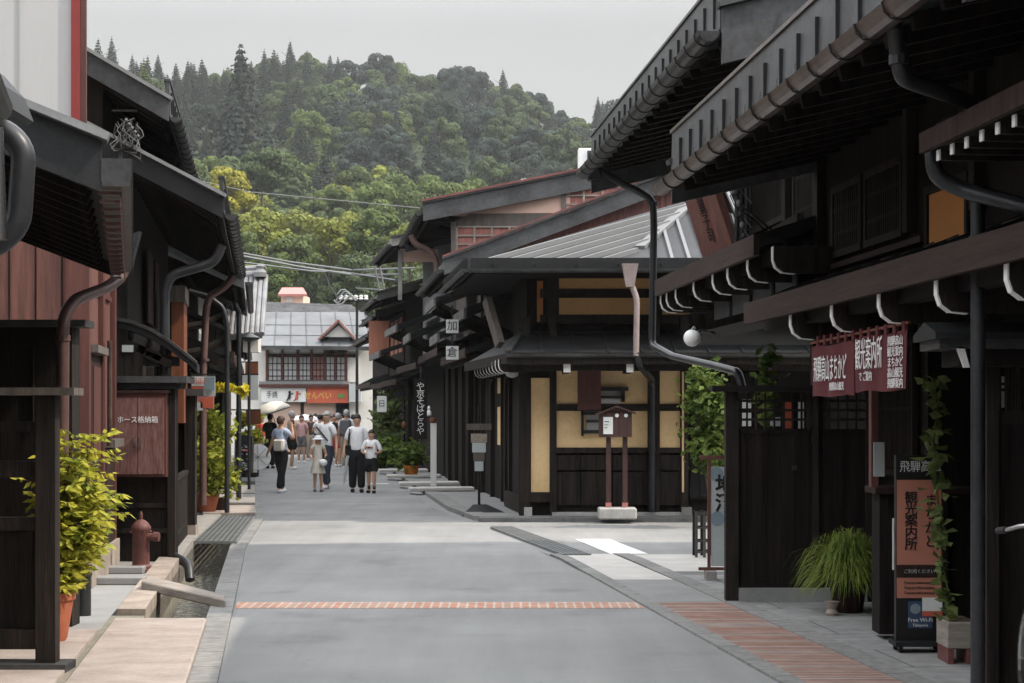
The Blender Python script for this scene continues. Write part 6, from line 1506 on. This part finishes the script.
def person(px, Y, H, face, label, top='cloth_white', bottom='cloth_black', hair='hair_black', arms=None, stride=.06, hat=None, shorts=False, dress=None, shoes='cloth_white', sleeve=.55, longhair=False, px_fix=None, girth=1.0, group=None, lean=0.0, wide=1.0, bare_leg=None):
    """face: heading in radians, 0 = towards the viewer; arms: (L, R) each (elbow, hand) offsets from the shoulder in units of H; x to the figure's left"""
    x = XX(px, Y); t = thing('person', label, 'person', (x, Y, .0), face, group)
    V = lambda a, b, c: Vector((a*H, b*H+lean*c*H*.0, c*H)); g = girth
    arms = arms or (((.035, .01, -.165), (.03, -.03, -.32)), ((-.035, .01, -.165), (-.03, -.03, -.32)))
    P = []; E = []; Rr = []
    def v(p, r, link=None): P.append(p); Rr.append(r if isinstance(r, tuple) else (r*H, r*H)); 
    def add(p, r, link): v(p, r); E.append((link, len(P)-1)) if link is not None else None; return len(P)-1
    pel = add(V(0, 0, .52), .062*g, None); sp = add(V(0, -.005, .62), .056*g, pel); chs = add(V(0, .0, .73), .068*g, sp); nb_ = add(V(0, .005, .815), .040, chs); nk = add(V(0, .0, .855), .028, nb_)
    hd = add(V(0, -.012, .90), .051, nk); ht = add(V(0, -.004, .955), .052, hd)
    legs = []
    for s in (1, -1):
        st_ = stride*s
        hp = add(V(s*.048, 0, .50), .050*g, pel); kn = add(V(s*.052, -st_*.55-.01, .275), .035, hp); an = add(V(s*.055, -st_*.9+.012, .05), .021, kn); te = add(V(s*.062, -st_*.9-.075, .022), .017, an); legs.append((hp, kn, an, te))
    for s, (el, hn) in zip((1, -1), arms):
        sh = add(V(s*.098, 0, .795), .034, nb_); e1 = add(P[sh]+V(*el), .024, sh); w1 = add(P[sh]+V(*hn), .016, e1)
        d = (P[w1]-P[e1]).normalized(); side = d.cross(Vector((0, 1, 0.2))).normalized()
        pm = add(P[w1]+d*.028*H, .017, w1)
        for q in range(4):
            f1 = add(P[pm]+d*(.024-.002*abs(q-1.3))*H+side*(q-1.5)*.0095*H, .0050, pm); add(P[f1]+d*.022*H+Vector((0, -.006*H, 0)), .0045, f1)
        th = add(P[pm]-d*.006*H+side*.022*H+Vector((0, -.008*H, 0)), .0055, pm); add(P[th]+d*.018*H, .0048, th)
        legs.append((sh, e1, w1))
    skin_mesh('body', P, E, Rr, 'skin', t)
    inv = ROOT[t.name]
    # hair, face
    def wb(mb): mb.v = [inv @ Vector(q) for q in mb.v]; return mb
    hm = MB(); n = 14
    vs_ = []; fs_ = []
    for i in range(9):
        th_ = math.pi*i/11
        for j in range(n):
            a = 2*math.pi*j/n; front = max(0, -math.sin(a)); rr_ = .059*H*(1+.05*math.sin(j*5.1+i))
            z = math.cos(th_)*.066*H
            if front > .30 and z < .020*H: z = .020*H+(z-.020*H)*.05
            if longhair and z < 0 and front < .35: z *= 1.9
            vs_.append((rr_*math.sin(max(.12, th_))*math.cos(a)*.92, rr_*math.sin(max(.12, th_))*math.sin(a)*1.02+.004*H, z+.940*H))
    for i in range(8):
        for j in range(n): k_ = (j+1) % n; fs_.append((i*n+j, i*n+k_, (i+1)*n+k_, (i+1)*n+j))
    fs_.append(tuple(range(n))); hm.add(vs_, fs_); wb(hm).build('hair', hair, t, smooth=True)
    for s in (1, -1): wb(MB().sphere((s*.019*H, -.052*H, .925*H), .0055*H, 5)).build('eye', 'ink', t)
    wb(MB().hexa([(-.007*H, -.050*H, .90*H), (.007*H, -.050*H, .90*H), (.007*H, -.045*H, .90*H), (-.007*H, -.045*H, .90*H), (-.003*H, -.05*H, .922*H), (.003*H, -.05*H, .922*H), (.003*H, -.045*H, .922*H), (-.003*H, -.045*H, .922*H)])).build('nose', 'skin', t)
    wb(MB().box(-.013*H, .013*H, -.0525*H, -.047*H, .886*H, .8885*H)).build('mouth', 'sign_red', t)
    for s in (1, -1): wb(MB().box(s*.045*H-.004*H, s*.045*H+.004*H, -.008*H, .006*H, .905*H, .928*H)).build('ear', 'skin', t)
    # clothes as slightly larger continuous skins
    k = 1.17*g
    sp_ = [P[pel]+V(0, 0, -.045), P[sp], P[chs], V(0, .004, .818)]; rad = [.075*H*k, .068*H*k, .074*H*k, .040*H*k]; ed = [(0, 1), (1, 2), (2, 3)]
    if wide != 1: rad = [r*wide for r in rad]
    for s in (0, 1):
        sh, e1, w1 = legs[2+s]; i0 = len(sp_); sp_ += [P[sh]+V(0, 0, .0), P[sh].lerp(P[e1], min(1, sleeve))]; rad += [.040*H*g, .036*H]; ed += [(3, i0), (i0, i0+1)]
        if sleeve > 1: sp_.append(P[e1].lerp(P[w1], sleeve-1)); rad.append(.028*H); ed.append((i0+1, i0+2))
    skin_mesh('shirt', sp_, ed, [(r, r*.82) if i < 3 else r for i, r in enumerate(rad)], top, t)
    if dress:
        prof = [(.055*H, .80*H), (.075*H, .72*H), (.072*H, .62*H), (.10*H, .48*H), (.135*H, .33*H), (.13*H, .325*H), (.06*H, .6*H)]
        mb_ = MB(); n = 28; vs2 = []
        for i, (r, z) in enumerate(prof):
            for j in range(n): a = 2*math.pi*j/n; q_ = 1+.07*math.sin(a*7)*(max(0, .62-z/H)*3); vs2.append((r*q_*math.cos(a), r*q_*.8*math.sin(a), z))
        mb_.add(vs2, [(i*n+j, i*n+(j+1) % n, (i+1)*n+(j+1) % n, (i+1)*n+j) for i in range(len(prof)-1) for j in range(n)]); wb(mb_).build('dress', dress, t, smooth=True)
    elif bottom:
        pts = [V(0, 0, .60), V(0, 0, .50)]; rad = [.058*H*k, .066*H*k]; ed = [(0, 1)]
        for s in (0, 1):
            hp, kn, an, te = legs[s]; i0 = len(pts)
            kk = P[kn] if not shorts else P[hp].lerp(P[kn], .78)
            pts += [P[hp]+V(0, 0, -.03), kk]; rad += [.056*H*k*wide, (.050 if shorts else .043)*H*k*wide]; ed += [(1, i0), (i0, i0+1)]
            if not shorts: pts.append(P[an]+V(0, -.0, .0)); rad.append(.034*H*k*wide**1.5); ed.append((i0+1, i0+2))
        skin_mesh('shorts' if shorts else 'trousers', pts, ed, rad, bottom, t)
    for s in (0, 1):
        hp, kn, an, te = legs[s]; skin_mesh('shoe', [P[an]+V(0, .022, -.028), P[an]+V(0, -.03, -.026), P[te]+V(0, -.01, -.002)], [(0, 1), (1, 2)], [.030*H, .032*H, .026*H], shoes, t, 1)
        if bare_leg: skin_mesh('sock', [P[an]+V(0, 0, -.01), P[an].lerp(P[kn], .45)], [(0, 1)], [.024*H, .027*H], bare_leg, t, 1)
    if hat:
        hh = MB().lathe((0, -.006*H, .945*H), [(.105*H, -.018*H), (.10*H, -.012*H), (.066*H, .0), (.062*H, .03*H), (.045*H, .05*H), (.01*H, .055*H)], 20); wb(hh).build('sun_hat', hat, t, smooth=True)
    return t, (lambda a, b, c: inv @ V(a, b, c))
hang = (((.03, .01, -.165), (.035, -.02, -.31)), ((-.03, .01, -.165), (-.035, -.02, -.31)))
# 1 woman photographing
p1, w1 = person(281, 39.2, 1.58, 2.6, 'woman in pale blue shirt and black trousers raising a phone with one arm', 'cloth_blue', 'cloth_black', 'hair_brown', arms=(((.05, .0, -.155), (.14, -.03, -.27)), ((-.03, -.10, -.10), (.01, -.12, .06))), stride=.11, girth=1.05, longhair=False)
bg1 = MB().rbox(w1(-.05, .10, .62), .26, .12, .24, 2.5).build('shoulder_bag', 'cloth_cream', label='beige shoulder bag on the back of the woman in pale blue', cat='bag', bevel=.03)
MB().rbox(w1(.01-.098+.0, -.135, .90), .075, .01, .145, 2.6).build('phone', 'black_paint', label='black phone held up by the woman in pale blue', cat='phone')
# 2 girl
p2, w2_ = person(318, 39.6, 1.18, .25, 'small girl in cream dress and white sun hat standing before the grey-haired man', 'cloth_cream', None, 'hair_black', arms=(((.05, .0, -.15), (.01, -.13, -.17)), ((-.05, .0, -.15), (-.03, -.10, -.20))), dress='cloth_cream', hat='cloth_white', stride=.03, shoes='cloth_grey', sleeve=.35, longhair=True)
MB().sphere(w2_(.07, -.13, .52), .09, 10, .8).build('round_purse', 'white_cloth', label='round white purse carried by the small girl', cat='bag', smooth=True)
# 3 man
p3, w3 = person(326.5, 41.2, 1.68, -.55, 'grey-haired man in white T-shirt and dark trousers looking aside with a shoulder strap', 'cloth_white', 'cloth_navy', 'hair_grey', arms=(((.05, .02, -.16), (.10, -.05, -.31)), ((-.05, -.02, -.16), (-.05, -.11, -.28))), stride=.10, sleeve=.7, girth=1.08)
MB().beam(w3(-.10, -.085, .80), w3(.09, -.09, .62), .03, .012, up=(0, 1, 0)).build('bag_strap', 'cloth_black', label='black strap across the chest of the grey-haired man', cat='strap')
# 4 woman white tee wide trousers
p4, w4 = person(357, 39.3, 1.62, .1, 'woman in white T-shirt and wide black trousers with dark shoulder bag', 'cloth_white', 'cloth_black', 'hair_black', arms=(((.04, .01, -.165), (.05, -.05, -.31)), ((-.05, .02, -.16), (-.07, -.04, -.28))), stride=.05, wide=1.18, shoes='cloth_black', sleeve=.85)
MB().rbox(w4(-.11, -.02, .52), .14, .1, .28, .2).build('shoulder_bag', 'cloth_black', label='dark bag on the arm of the woman in wide black trousers', cat='bag', bevel=.03)
MB().beam(w4(-.095, -.03, .81), w4(-.11, -.02, .6), .02, .03).build('bag_strap', 'cloth_black', label='dark shoulder strap of the woman in wide black trousers', cat='strap')
MB().tube([tuple(w4(-.12, -.05, .47)), tuple(w4(-.15, -.06, .25)), tuple(w4(-.17, -.07, .10))], [.035, .035, .008], 8).build('folded_parasol', 'sign_grey', label='folded pale parasol hanging by the woman in wide black trousers', cat='parasol')
# 5 boy
p5, w5 = person(371.5, 38.9, 1.30, -.15, 'boy in white printed T-shirt, black shorts and long black socks', 'cloth_white', 'cloth_black', 'hair_black', arms=(((.06, .0, -.14), (.02, -.13, -.16)), ((-.06, .0, -.14), (.02, -.12, -.17))), stride=.06, shorts=True, shoes='cloth_black', sleeve=.95, bare_leg='cloth_black', wide=1.12)
for i, dx in enumerate((-.055, -.02, .02)): MB().rbox(w5(dx, -.085, .72), .045, .01, .04, -.15).build('shirt_print', 'sign_red' if i != 1 else 'hair_brown', p5)
# further figures
p6, w6 = person(270, 57, 1.64, 3.0, 'person in loose black clothes under the pale parasol', 'cloth_black', 'cloth_black', 'hair_brown', arms=(((.04, -.06, -.13), (.02, -.11, -.04)), hang[1]), stride=.04, sleeve=1.5, wide=1.15, shoes='cloth_black')
pr_ = thing('parasol', 'open pale grey parasol held over the person in black', 'parasol', w6(.05, -.12, .75))
c = W(272, 413, 56.8); k = MB(); n = 8; vs_ = []; fs_ = []
tl = Matrix.Rotation(-.32, 3, 'Y')
for i in range(7):
    th_ = i/6*1.15; 
    for j in range(n*3):
        a = 2*math.pi*j/(n*3); s_ = 1-.05*abs(math.sin(a*n/2))*(i/6); vs_.append(tuple(c+tl @ Vector((.60*math.sin(th_)/math.sin(1.15)*math.cos(a)*s_, .60*math.sin(th_)/math.sin(1.15)*math.sin(a)*s_, .55*(math.cos(th_)-math.cos(1.15))))))
m_ = n*3
for i in range(6):
    for j in range(m_): fs_.append((i*m_+j, i*m_+(j+1) % m_, (i+1)*m_+(j+1) % m_, (i+1)*m_+j))
k.add(vs_, fs_); cn_ = k.build('canopy', 'cloth_cream', pr_, smooth=True, recalc=False); so_ = cn_.modifiers.new('s', 'SOLIDIFY'); so_.thickness = .006
MB().tube([tuple(c+tl @ Vector((0, 0, .27))), tuple(c+tl @ Vector((0, 0, -.45)))], .011, 6).build('shaft', 'chrome', pr_)
p7, w7 = person(292, 56, 1.72, 2.2, 'man in tan shirt and dark shorts raising one arm', 'cloth_tan', 'cloth_black', 'hair_grey', arms=(((.04, -.06, -.12), (.03, -.09, .06)), hang[1]), shorts=True, stride=.05, girth=1.1)
p8, w8 = person(301.5, 63, 1.60, .1, 'woman in pink top and grey shorts facing the viewer', 'cloth_pink', 'cloth_grey', 'hair_brown', shorts=True, girth=1.1, stride=.04)
person(311, 67, 1.62, .3, 'distant woman in dark patterned top beside the woman in pink', 'cloth_brown', 'cloth_khaki', 'hair_black')
person(320, 64, 1.62, 3.0, 'dark-haired person in plain white shirt seen from behind', 'cloth_white', 'cloth_navy', 'hair_black', arms=(((.06, .0, -.14), (.05, -.10, -.12)), hang[1]))
p11, w11 = person(346.5, 56.5, 1.76, 3.05, 'man in white shirt and khaki trousers seen from behind', 'cloth_white', 'cloth_khaki', 'hair_grey', stride=.09, girth=1.12)
MB().rbox(w11(0, .10, .70), .34, .17, .48, 3.05).build('backpack', 'cloth_grey', label='grey backpack on the man in khaki trousers', cat='backpack', bevel=.05)
person(338, 59, 1.66, 2.9, 'person in dark top and red-brown shorts beside the backpacker', 'cloth_black', 'cloth_red', 'hair_grey', shorts=True, stride=.08)
person(333, 66, 1.58, .0, 'distant person in brown top between the grey-haired man and the backpacker', 'cloth_brown', 'cloth_navy', 'hair_black')
person(262, 61, 1.60, .4, 'person in red beside the parasol at the left kerb', 'cloth_red', 'cloth_khaki', 'hair_black', shorts=True)
person(306, 71, 1.60, 3.0, 'distant figure in navy far down the street', 'cloth_navy', 'cloth_khaki', 'hair_black')
person(315.5, 72, 1.66, .2, 'distant figure in white far down the street', 'cloth_white', 'cloth_black', 'hair_black')
person(327, 73, 1.60, 3.0, 'distant figure in blue far down the street', 'cloth_blue', 'cloth_black', 'hair_black')
person(341, 72, 1.64, .0, 'distant figure in cream behind the backpacker', 'cloth_cream', 'cloth_navy', 'hair_brown')
person(300, 73, 1.62, .2, 'distant figure in tan shirt under the white parasol', 'cloth_tan', 'cloth_khaki', 'hair_black')
person(334.5, 62, 1.63, .1, 'woman in white blouse and red-brown skirt colour shorts left of the backpacker', 'cloth_white', 'cloth_brown', 'hair_brown', shorts=True)
person(322, 70, 1.6, 2.8, 'distant figure in grey behind the grey-haired man', 'cloth_grey', 'cloth_navy', 'hair_black')
person(348, 67, 1.6, .1, 'distant figure in pink beside the backpacker', 'cloth_pink', 'cloth_navy', 'hair_black')
person(353, 70, 1.62, 2.9, 'distant figure in khaki by the right-hand row', 'cloth_khaki', 'cloth_black', 'hair_black')
t = thing('parasol', 'small white parasol open over the crowd in the distance', 'parasol', W(305, 430, 69))
c = W(305, 417.5, 69); MB().lathe(tuple(c), [(.55, -.10), (.5, -.03), (.3, .06), (.05, .11), (.01, .12), (.28, .05), (.48, -.05)], 20).build('canopy', 'cloth_white', t, smooth=True); MB().tube([tuple(c+Vector((0, 0, .1))), tuple(c-Vector((0, 0, .6)))], .012, 6).build('shaft', 'chrome', t)
# ================================================================ WOODED HILL
rt_ = random.Random(21)
SKY = [(-700, 70), (0, 84), (90, 86), (150, 100), (200, 98), (240, 94), (300, 90), (350, 90), (400, 104), (450, 110), (500, 122), (540, 138), (570, 150), (600, 144), (640, 130), (760, 120), (1500, 100)]
YR, YB = 640.0, 170.0
def H(X, Y):
    px = 512+X/YR*F; ht_ = ZZ(lerp_table([(a, b) for a, b in SKY], px), YR)
    t = max(0, (Y-YB)/(YR-YB)); f = t**1.12 if t <= 1 else 1-.25*(t-1)
    n = noise.noise(Vector((X*.012, Y*.012, 0)))*14*min(1, t*2.2)*max(0, 1-t*.75)+noise.noise(Vector((X*.04, Y*.04, 3)))*3*min(1, t*3)*(1-min(1, t)*.6)
    return max(-.2, ht_*f+n-.0) if Y > YB else -.2
mb = MB(); nx, ny = 60, 50; xs = [-420+840*i/nx for i in range(nx+1)]; ys = [YB-20+(900-YB)*j/ny for j in range(ny+1)]
mb.add([(x, y, H(x, y)) for y in ys for x in xs], [(j*(nx+1)+i, j*(nx+1)+i+1, (j+1)*(nx+1)+i+1, (j+1)*(nx+1)+i) for j in range(ny) for i in range(nx)])
mat('forest_floor', (.03, .045, .018), .95, .4, .08, (1, 1, 1), .3)
hl_ = mb.build('hill', 'forest_floor', kind='structure', smooth=True)
def leafcard(mb, c, s, n):
    """ragged leaf clump: a small irregular fan"""
    u = n.orthogonal().normalized(); a = rt_.uniform(0, 6.28); v = n.cross(u); u, v = u*math.cos(a)+v*math.sin(a), v*math.cos(a)-u*math.sin(a)
    pts = [c+u*s*rt_.uniform(.35, .6), c+v*s*rt_.uniform(.2, .5), c-u*s*rt_.uniform(.3, .6), c-v*s*rt_.uniform(.2, .5)]
    mb.add([tuple(p) for p in pts], [(0, 1, 2, 3)])
def crown_broad(seed, R0, Hh, n, ls):
    rt_.seed(seed); mb = MB(); blobs = []
    nb_ = 13
    for i in range(nb_):
        a = i*2.4+rt_.random(); t = (i+.5)/nb_; z = Hh*(.30+.62*t); rr_ = R0*(.66*math.sqrt(max(0, 1-(abs(t-.32)/.75)**2)))*rt_.uniform(.55, 1.05)
        blobs.append((Vector((rr_*1.05*math.cos(a), rr_*1.05*math.sin(a), z+rt_.uniform(-.7, .7))), R0*rt_.uniform(.22, .44)))
    for i in range(n):
        c, r = blobs[rt_.randrange(nb_)]
        d = Vector((rt_.gauss(0, 1), rt_.gauss(0, 1), rt_.gauss(.25, 1))).normalized()
        if d.z < -.35 and rt_.random() < .7: continue
        q = c+Vector((d.x, d.y, d.z*.72))*r*rt_.uniform(.80, 1.08)
        nn = (d+Vector((rt_.gauss(0, .35), rt_.gauss(0, .35), rt_.gauss(.1, .35)))).normalized(); leafcard(mb, q, ls*rt_.uniform(.7, 1.3), nn)
    return mb
def crown_conifer(seed, R0, Hh, n, ls, pw=.9):
    rt_.seed(seed); mb = MB(); L_ = 22
    lays = [(.10+.9*i/L_+rt_.uniform(-.01, .01)) for i in range(L_)]
    for i in range(n):
        t = 1-math.sqrt(rt_.random()); t = min(.995, max(0, t)); j = round(t*L_)/L_; t = j+rt_.gauss(0, .006); a = rt_.uniform(0, 6.28)
        k = 6+int(j*7) % 3; arm = .78+.22*math.cos(a*k+j*40)
        Rm = R0*(1-min(.99, max(0, t)))**pw*arm; r = Rm*rt_.uniform(.25, 1)**.6
        z = Hh*(.12+.88*t)-r*.28+rt_.gauss(0, .05)*Hh*.05
        d = Vector((math.cos(a), math.sin(a), .55)).normalized(); nn = (d+Vector((rt_.gauss(0, .4), rt_.gauss(0, .4), rt_.gauss(.1, .4)))).normalized()
        leafcard(mb, Vector((r*math.cos(a), r*math.sin(a), z)), ls*rt_.uniform(.7, 1.25)*(.5+.6*(1-t)), nn)
    return mb
def trunk(Hh, r):
    k = MB(); k.tube([(0, 0, -1.5), (.1, 0, Hh*.35), (0, .1, Hh*.8)], [r, r*.75, r*.25], 7)
    for i in range(5):
        a = i*1.3; z = Hh*(.32+.09*i); k.tube([(0, 0, z), (math.cos(a)*Hh*.16, math.sin(a)*Hh*.16, z+Hh*.12)], [r*.4, r*.12], 5)
    return k
protos = {}
def proto(key, name, cm, Hh, tr_):
    t = thing(name, 'proto', 'tree', (0, 0, 0)); cm.build('crown', 'leaf_tree', t, recalc=False); trunk(Hh, tr_).build('trunk', 'bark', t); protos[key] = (t, Hh); return t
for i in range(4): proto('b%d' % i, 'broadleaf_tree', crown_broad(11+i, 6.2, 11.5, 4600, .78), 11.5, .32)
for i in range(3): proto('c%d' % i, 'cedar_tree', crown_conifer(31+i, 4.9, 21, 4600, 1.1, .75), 21, .38)
proto('p0', 'pine_tree', crown_conifer(41, 6.2, 14, 3200, 1.15, .55), 14, .36)
used_proto = set(); trees = []
def tree(key, X, Y, s, col, label, group=None, zs=1.0, z=None):
    t, Hh = protos[key]; rz = rt_.uniform(0, 6.28); zz_ = (H(X, Y)-.4*s) if z is None else z
    if key in used_proto: r = dup(t, (X, Y, zz_), rz, label, (s, s, s*zs))
    else: used_proto.add(key); r = t; r.location = (X, Y, zz_); r.rotation_euler = (0, 0, rz); r.scale = (s, s, s*zs); r['label'] = label
    if group: r['group'] = group
    elif 'group' in r: del r['group']
    for ch in r.children:
        ch.color = (*col, 1)
    trees.append((X, Y, s)); return r
rt_.seed(99)
DK, BL_, MD, LT, YG, YL = (.026, .041, .025), (.032, .052, .040), (.062, .092, .030), (.092, .130, .028), (.20, .225, .032), (.33, .31, .035)
def atpx(px, ybase, Yd): return XX(px, Yd)
# individually recognisable trees
def place(key, px, pytop, Yd, s, col, label, zs=1.0):
    X = XX(px, Yd); Hh = protos[key][1]*s*zs; return tree(key, X, Yd, s, col, label, zs=zs, z=ZZ(pytop, Yd)-Hh)
place('c0', 241, 40, 430, 1.5, (.020, .032, .022), 'tallest dark cedar spiking above the ridge at centre left')
place('c1', 98, 38, 520, .85, DK, 'dark cedar at the far left of the ridge')
place('c2', 236, 96, 360, 1.35, (.024, .040, .032), 'large blue-green cedar in front of the tallest one', 1.0)
place('c0', 268, 118, 395, 1.05, BL_, 'slimmer blue-green cedar right of the large cedar')
place('c1', 144, 58, 400, .70, LT, 'bright green young conifer just above the steep verge', 1.0)
place('c2', 100, 72, 350, .55, YG, 'yellow-green conifer at the left behind the roof', 1.0)
for px, py, s, l in ((176, 62, .75, 'left'), (188, 60, .72, 'middle'), (202, 58, .78, 'right')): place('c0', px, py, 540, s, DK, l+'most of three pointed conifers on the left ridge' if l != 'middle' else 'middle one of three pointed conifers on the left ridge')
for px, py, s, l in ((283, 60, .6, 'small pointed conifer on the ridge right of the tallest cedar'), (292, 58, .7, 'taller pointed conifer on the ridge right of the tallest cedar'), (316, 62, .62, 'pointed conifer on the ridge above centre'), (338, 56, .6, 'pointed conifer on the ridge top near the summit'), (158, 54, .6, 'pointed conifer on the left ridge beside the bright green one'), (598, 96, .5, 'pointed conifer at the right end of the ridge')): place('c1', px, py, 600, s, DK, l)
place('p0', 290, 148, 330, 1.15, MD, 'broad layered pine with horizontal boughs in mid slope', .95)
place('b1', 229, 170, 235, .62, YL, 'golden yellow tree low on the slope at left')
place('b2', 262, 208, 222, .72, YG, 'yellow-green tree right below the golden one')
place('b0', 330, 218, 215, .66, YG, 'yellow-green tree low in the centre above the shop')
place('b3', 296, 232, 205, .62, LT, 'light green tree behind the distant pink-roofed house')
place('b2', 205, 196, 225, .40, (.24, .10, .05), 'small reddish tree beside the golden tree')
place('b0', 186, 190, 230, .42, YG, 'small yellow-green tree left of the reddish one')
place('b3', 378, 208, 212, .62, LT, 'light green tree above the overhead cables')
place('b1', 410, 226, 205, .55, YG, 'yellow-green tree behind the grey-walled house')
place('b0', 238, 232, 200, .55, LT, 'light green tree above the tiled roof'); place('b1', 352, 258, 195, .55, MD, 'mid green tree just above the utility pole'); place('b2', 270, 262, 190, .45, LT, 'low light green tree above the shop roof')
place('b2', 262, 150, 300, .85, MD, 'mid green rounded tree before the large cedar', .9)
# the rest of the wood, spaced by their crowns
GR = {'b': 'broadleaved trees covering the hill', 'c': 'conifers scattered over the hill', 'p': 'pines on the hill'}
n = 0; tries = 0
cand = []
while tries < 90000 and n < 440:
    tries += 1
    Y = 195+(YR+25-195)*(rt_.random()**.62); px = rt_.uniform(60, 660) if Y < 420 else rt_.uniform(20, 720); X = XX(px, Y)
    f = (Y-195)/(YR-195); s = .74+.26*f+rt_.uniform(-.16, .2)
    if px > 440 and Y < 300: continue
    if any((X-a)**2+(Y-b)**2 < (4.3*(s+c)*.90+(1.2 if c > 1.05 else 0))**2 for a, b, c in trees): continue
    dk = rt_.random(); nz = noise.noise(Vector((X*.02, Y*.015, 5)))
    con = (f > .38 and px < 340 and dk < .62) or (f > .5 and dk < .22) or dk < .07
    if f < .26: col = YG if dk < (.60 if px < 345 else .22)+nz else LT if dk < .8 else MD
    elif f < .45: col = MD if dk < .42-nz else LT if dk < .82 else YG
    else: col = DK if dk < .38+nz else BL_ if dk < .62 else MD if dk < .92 else LT
    j = rt_.uniform(.75, 1.35); col = tuple(c*j for c in col)
    if con: tree('c%d' % rt_.randrange(3), X, Y, s*.78, tuple(c*.9 for c in (DK if dk > .05 else BL_)), 'dark conifer among the trees of the hillside', GR['c'], zs=rt_.uniform(.75, 1.05))
    elif rt_.random() < .10: tree('p0', X, Y, s*.85, col, 'spreading pine among the trees of the hillside', GR['p'])
    else: tree('b%d' % rt_.randrange(4), X, Y, s, col, 'rounded broadleaved tree in the wood on the hillside', GR['b'], zs=rt_.uniform(.9, 1.25))
    n += 1
print('trees', n, tries)
# undergrowth on the lower slope
k = MB(); rt_.seed(5)
for i in range(26000):
    Y = 176+rt_.random()**1.5*460; X = XX(rt_.uniform(30, 700), Y); z = H(X, Y)+rt_.random()**2*3.2
    leafcard(k, Vector((X, Y, z)), rt_.uniform(.9, 1.9), Vector((rt_.gauss(0, .6), -.6+rt_.gauss(0, .5), .8)).normalized())
ug = k.build('undergrowth', 'leaf_tree', label='dense green undergrowth between the trees on the hill', cat='undergrowth', kind='stuff', recalc=False); ug.color = (.07, .10, .035, 1)
# haze
HZ = True
if HZ:
    m = bpy.data.materials.new('haze'); m.use_nodes = True; nt = m.node_tree; nt.nodes.clear()
    out = nt.nodes.new('ShaderNodeOutputMaterial'); pv = nt.nodes.new('ShaderNodeVolumePrincipled'); pv.inputs['Color'].default_value = (.93, .95, .97, 1); pv.inputs['Density'].default_value = .00016; pv.inputs['Anisotropy'].default_value = .2
    nt.links.new(pv.outputs[0], out.inputs['Volume']); MT['haze'] = m
    MB().box(-905, 905, -305, 905, -1.7, 170).build('haze', 'haze', kind='stuff', label='thin pale summer haze filling the valley', cat='haze')
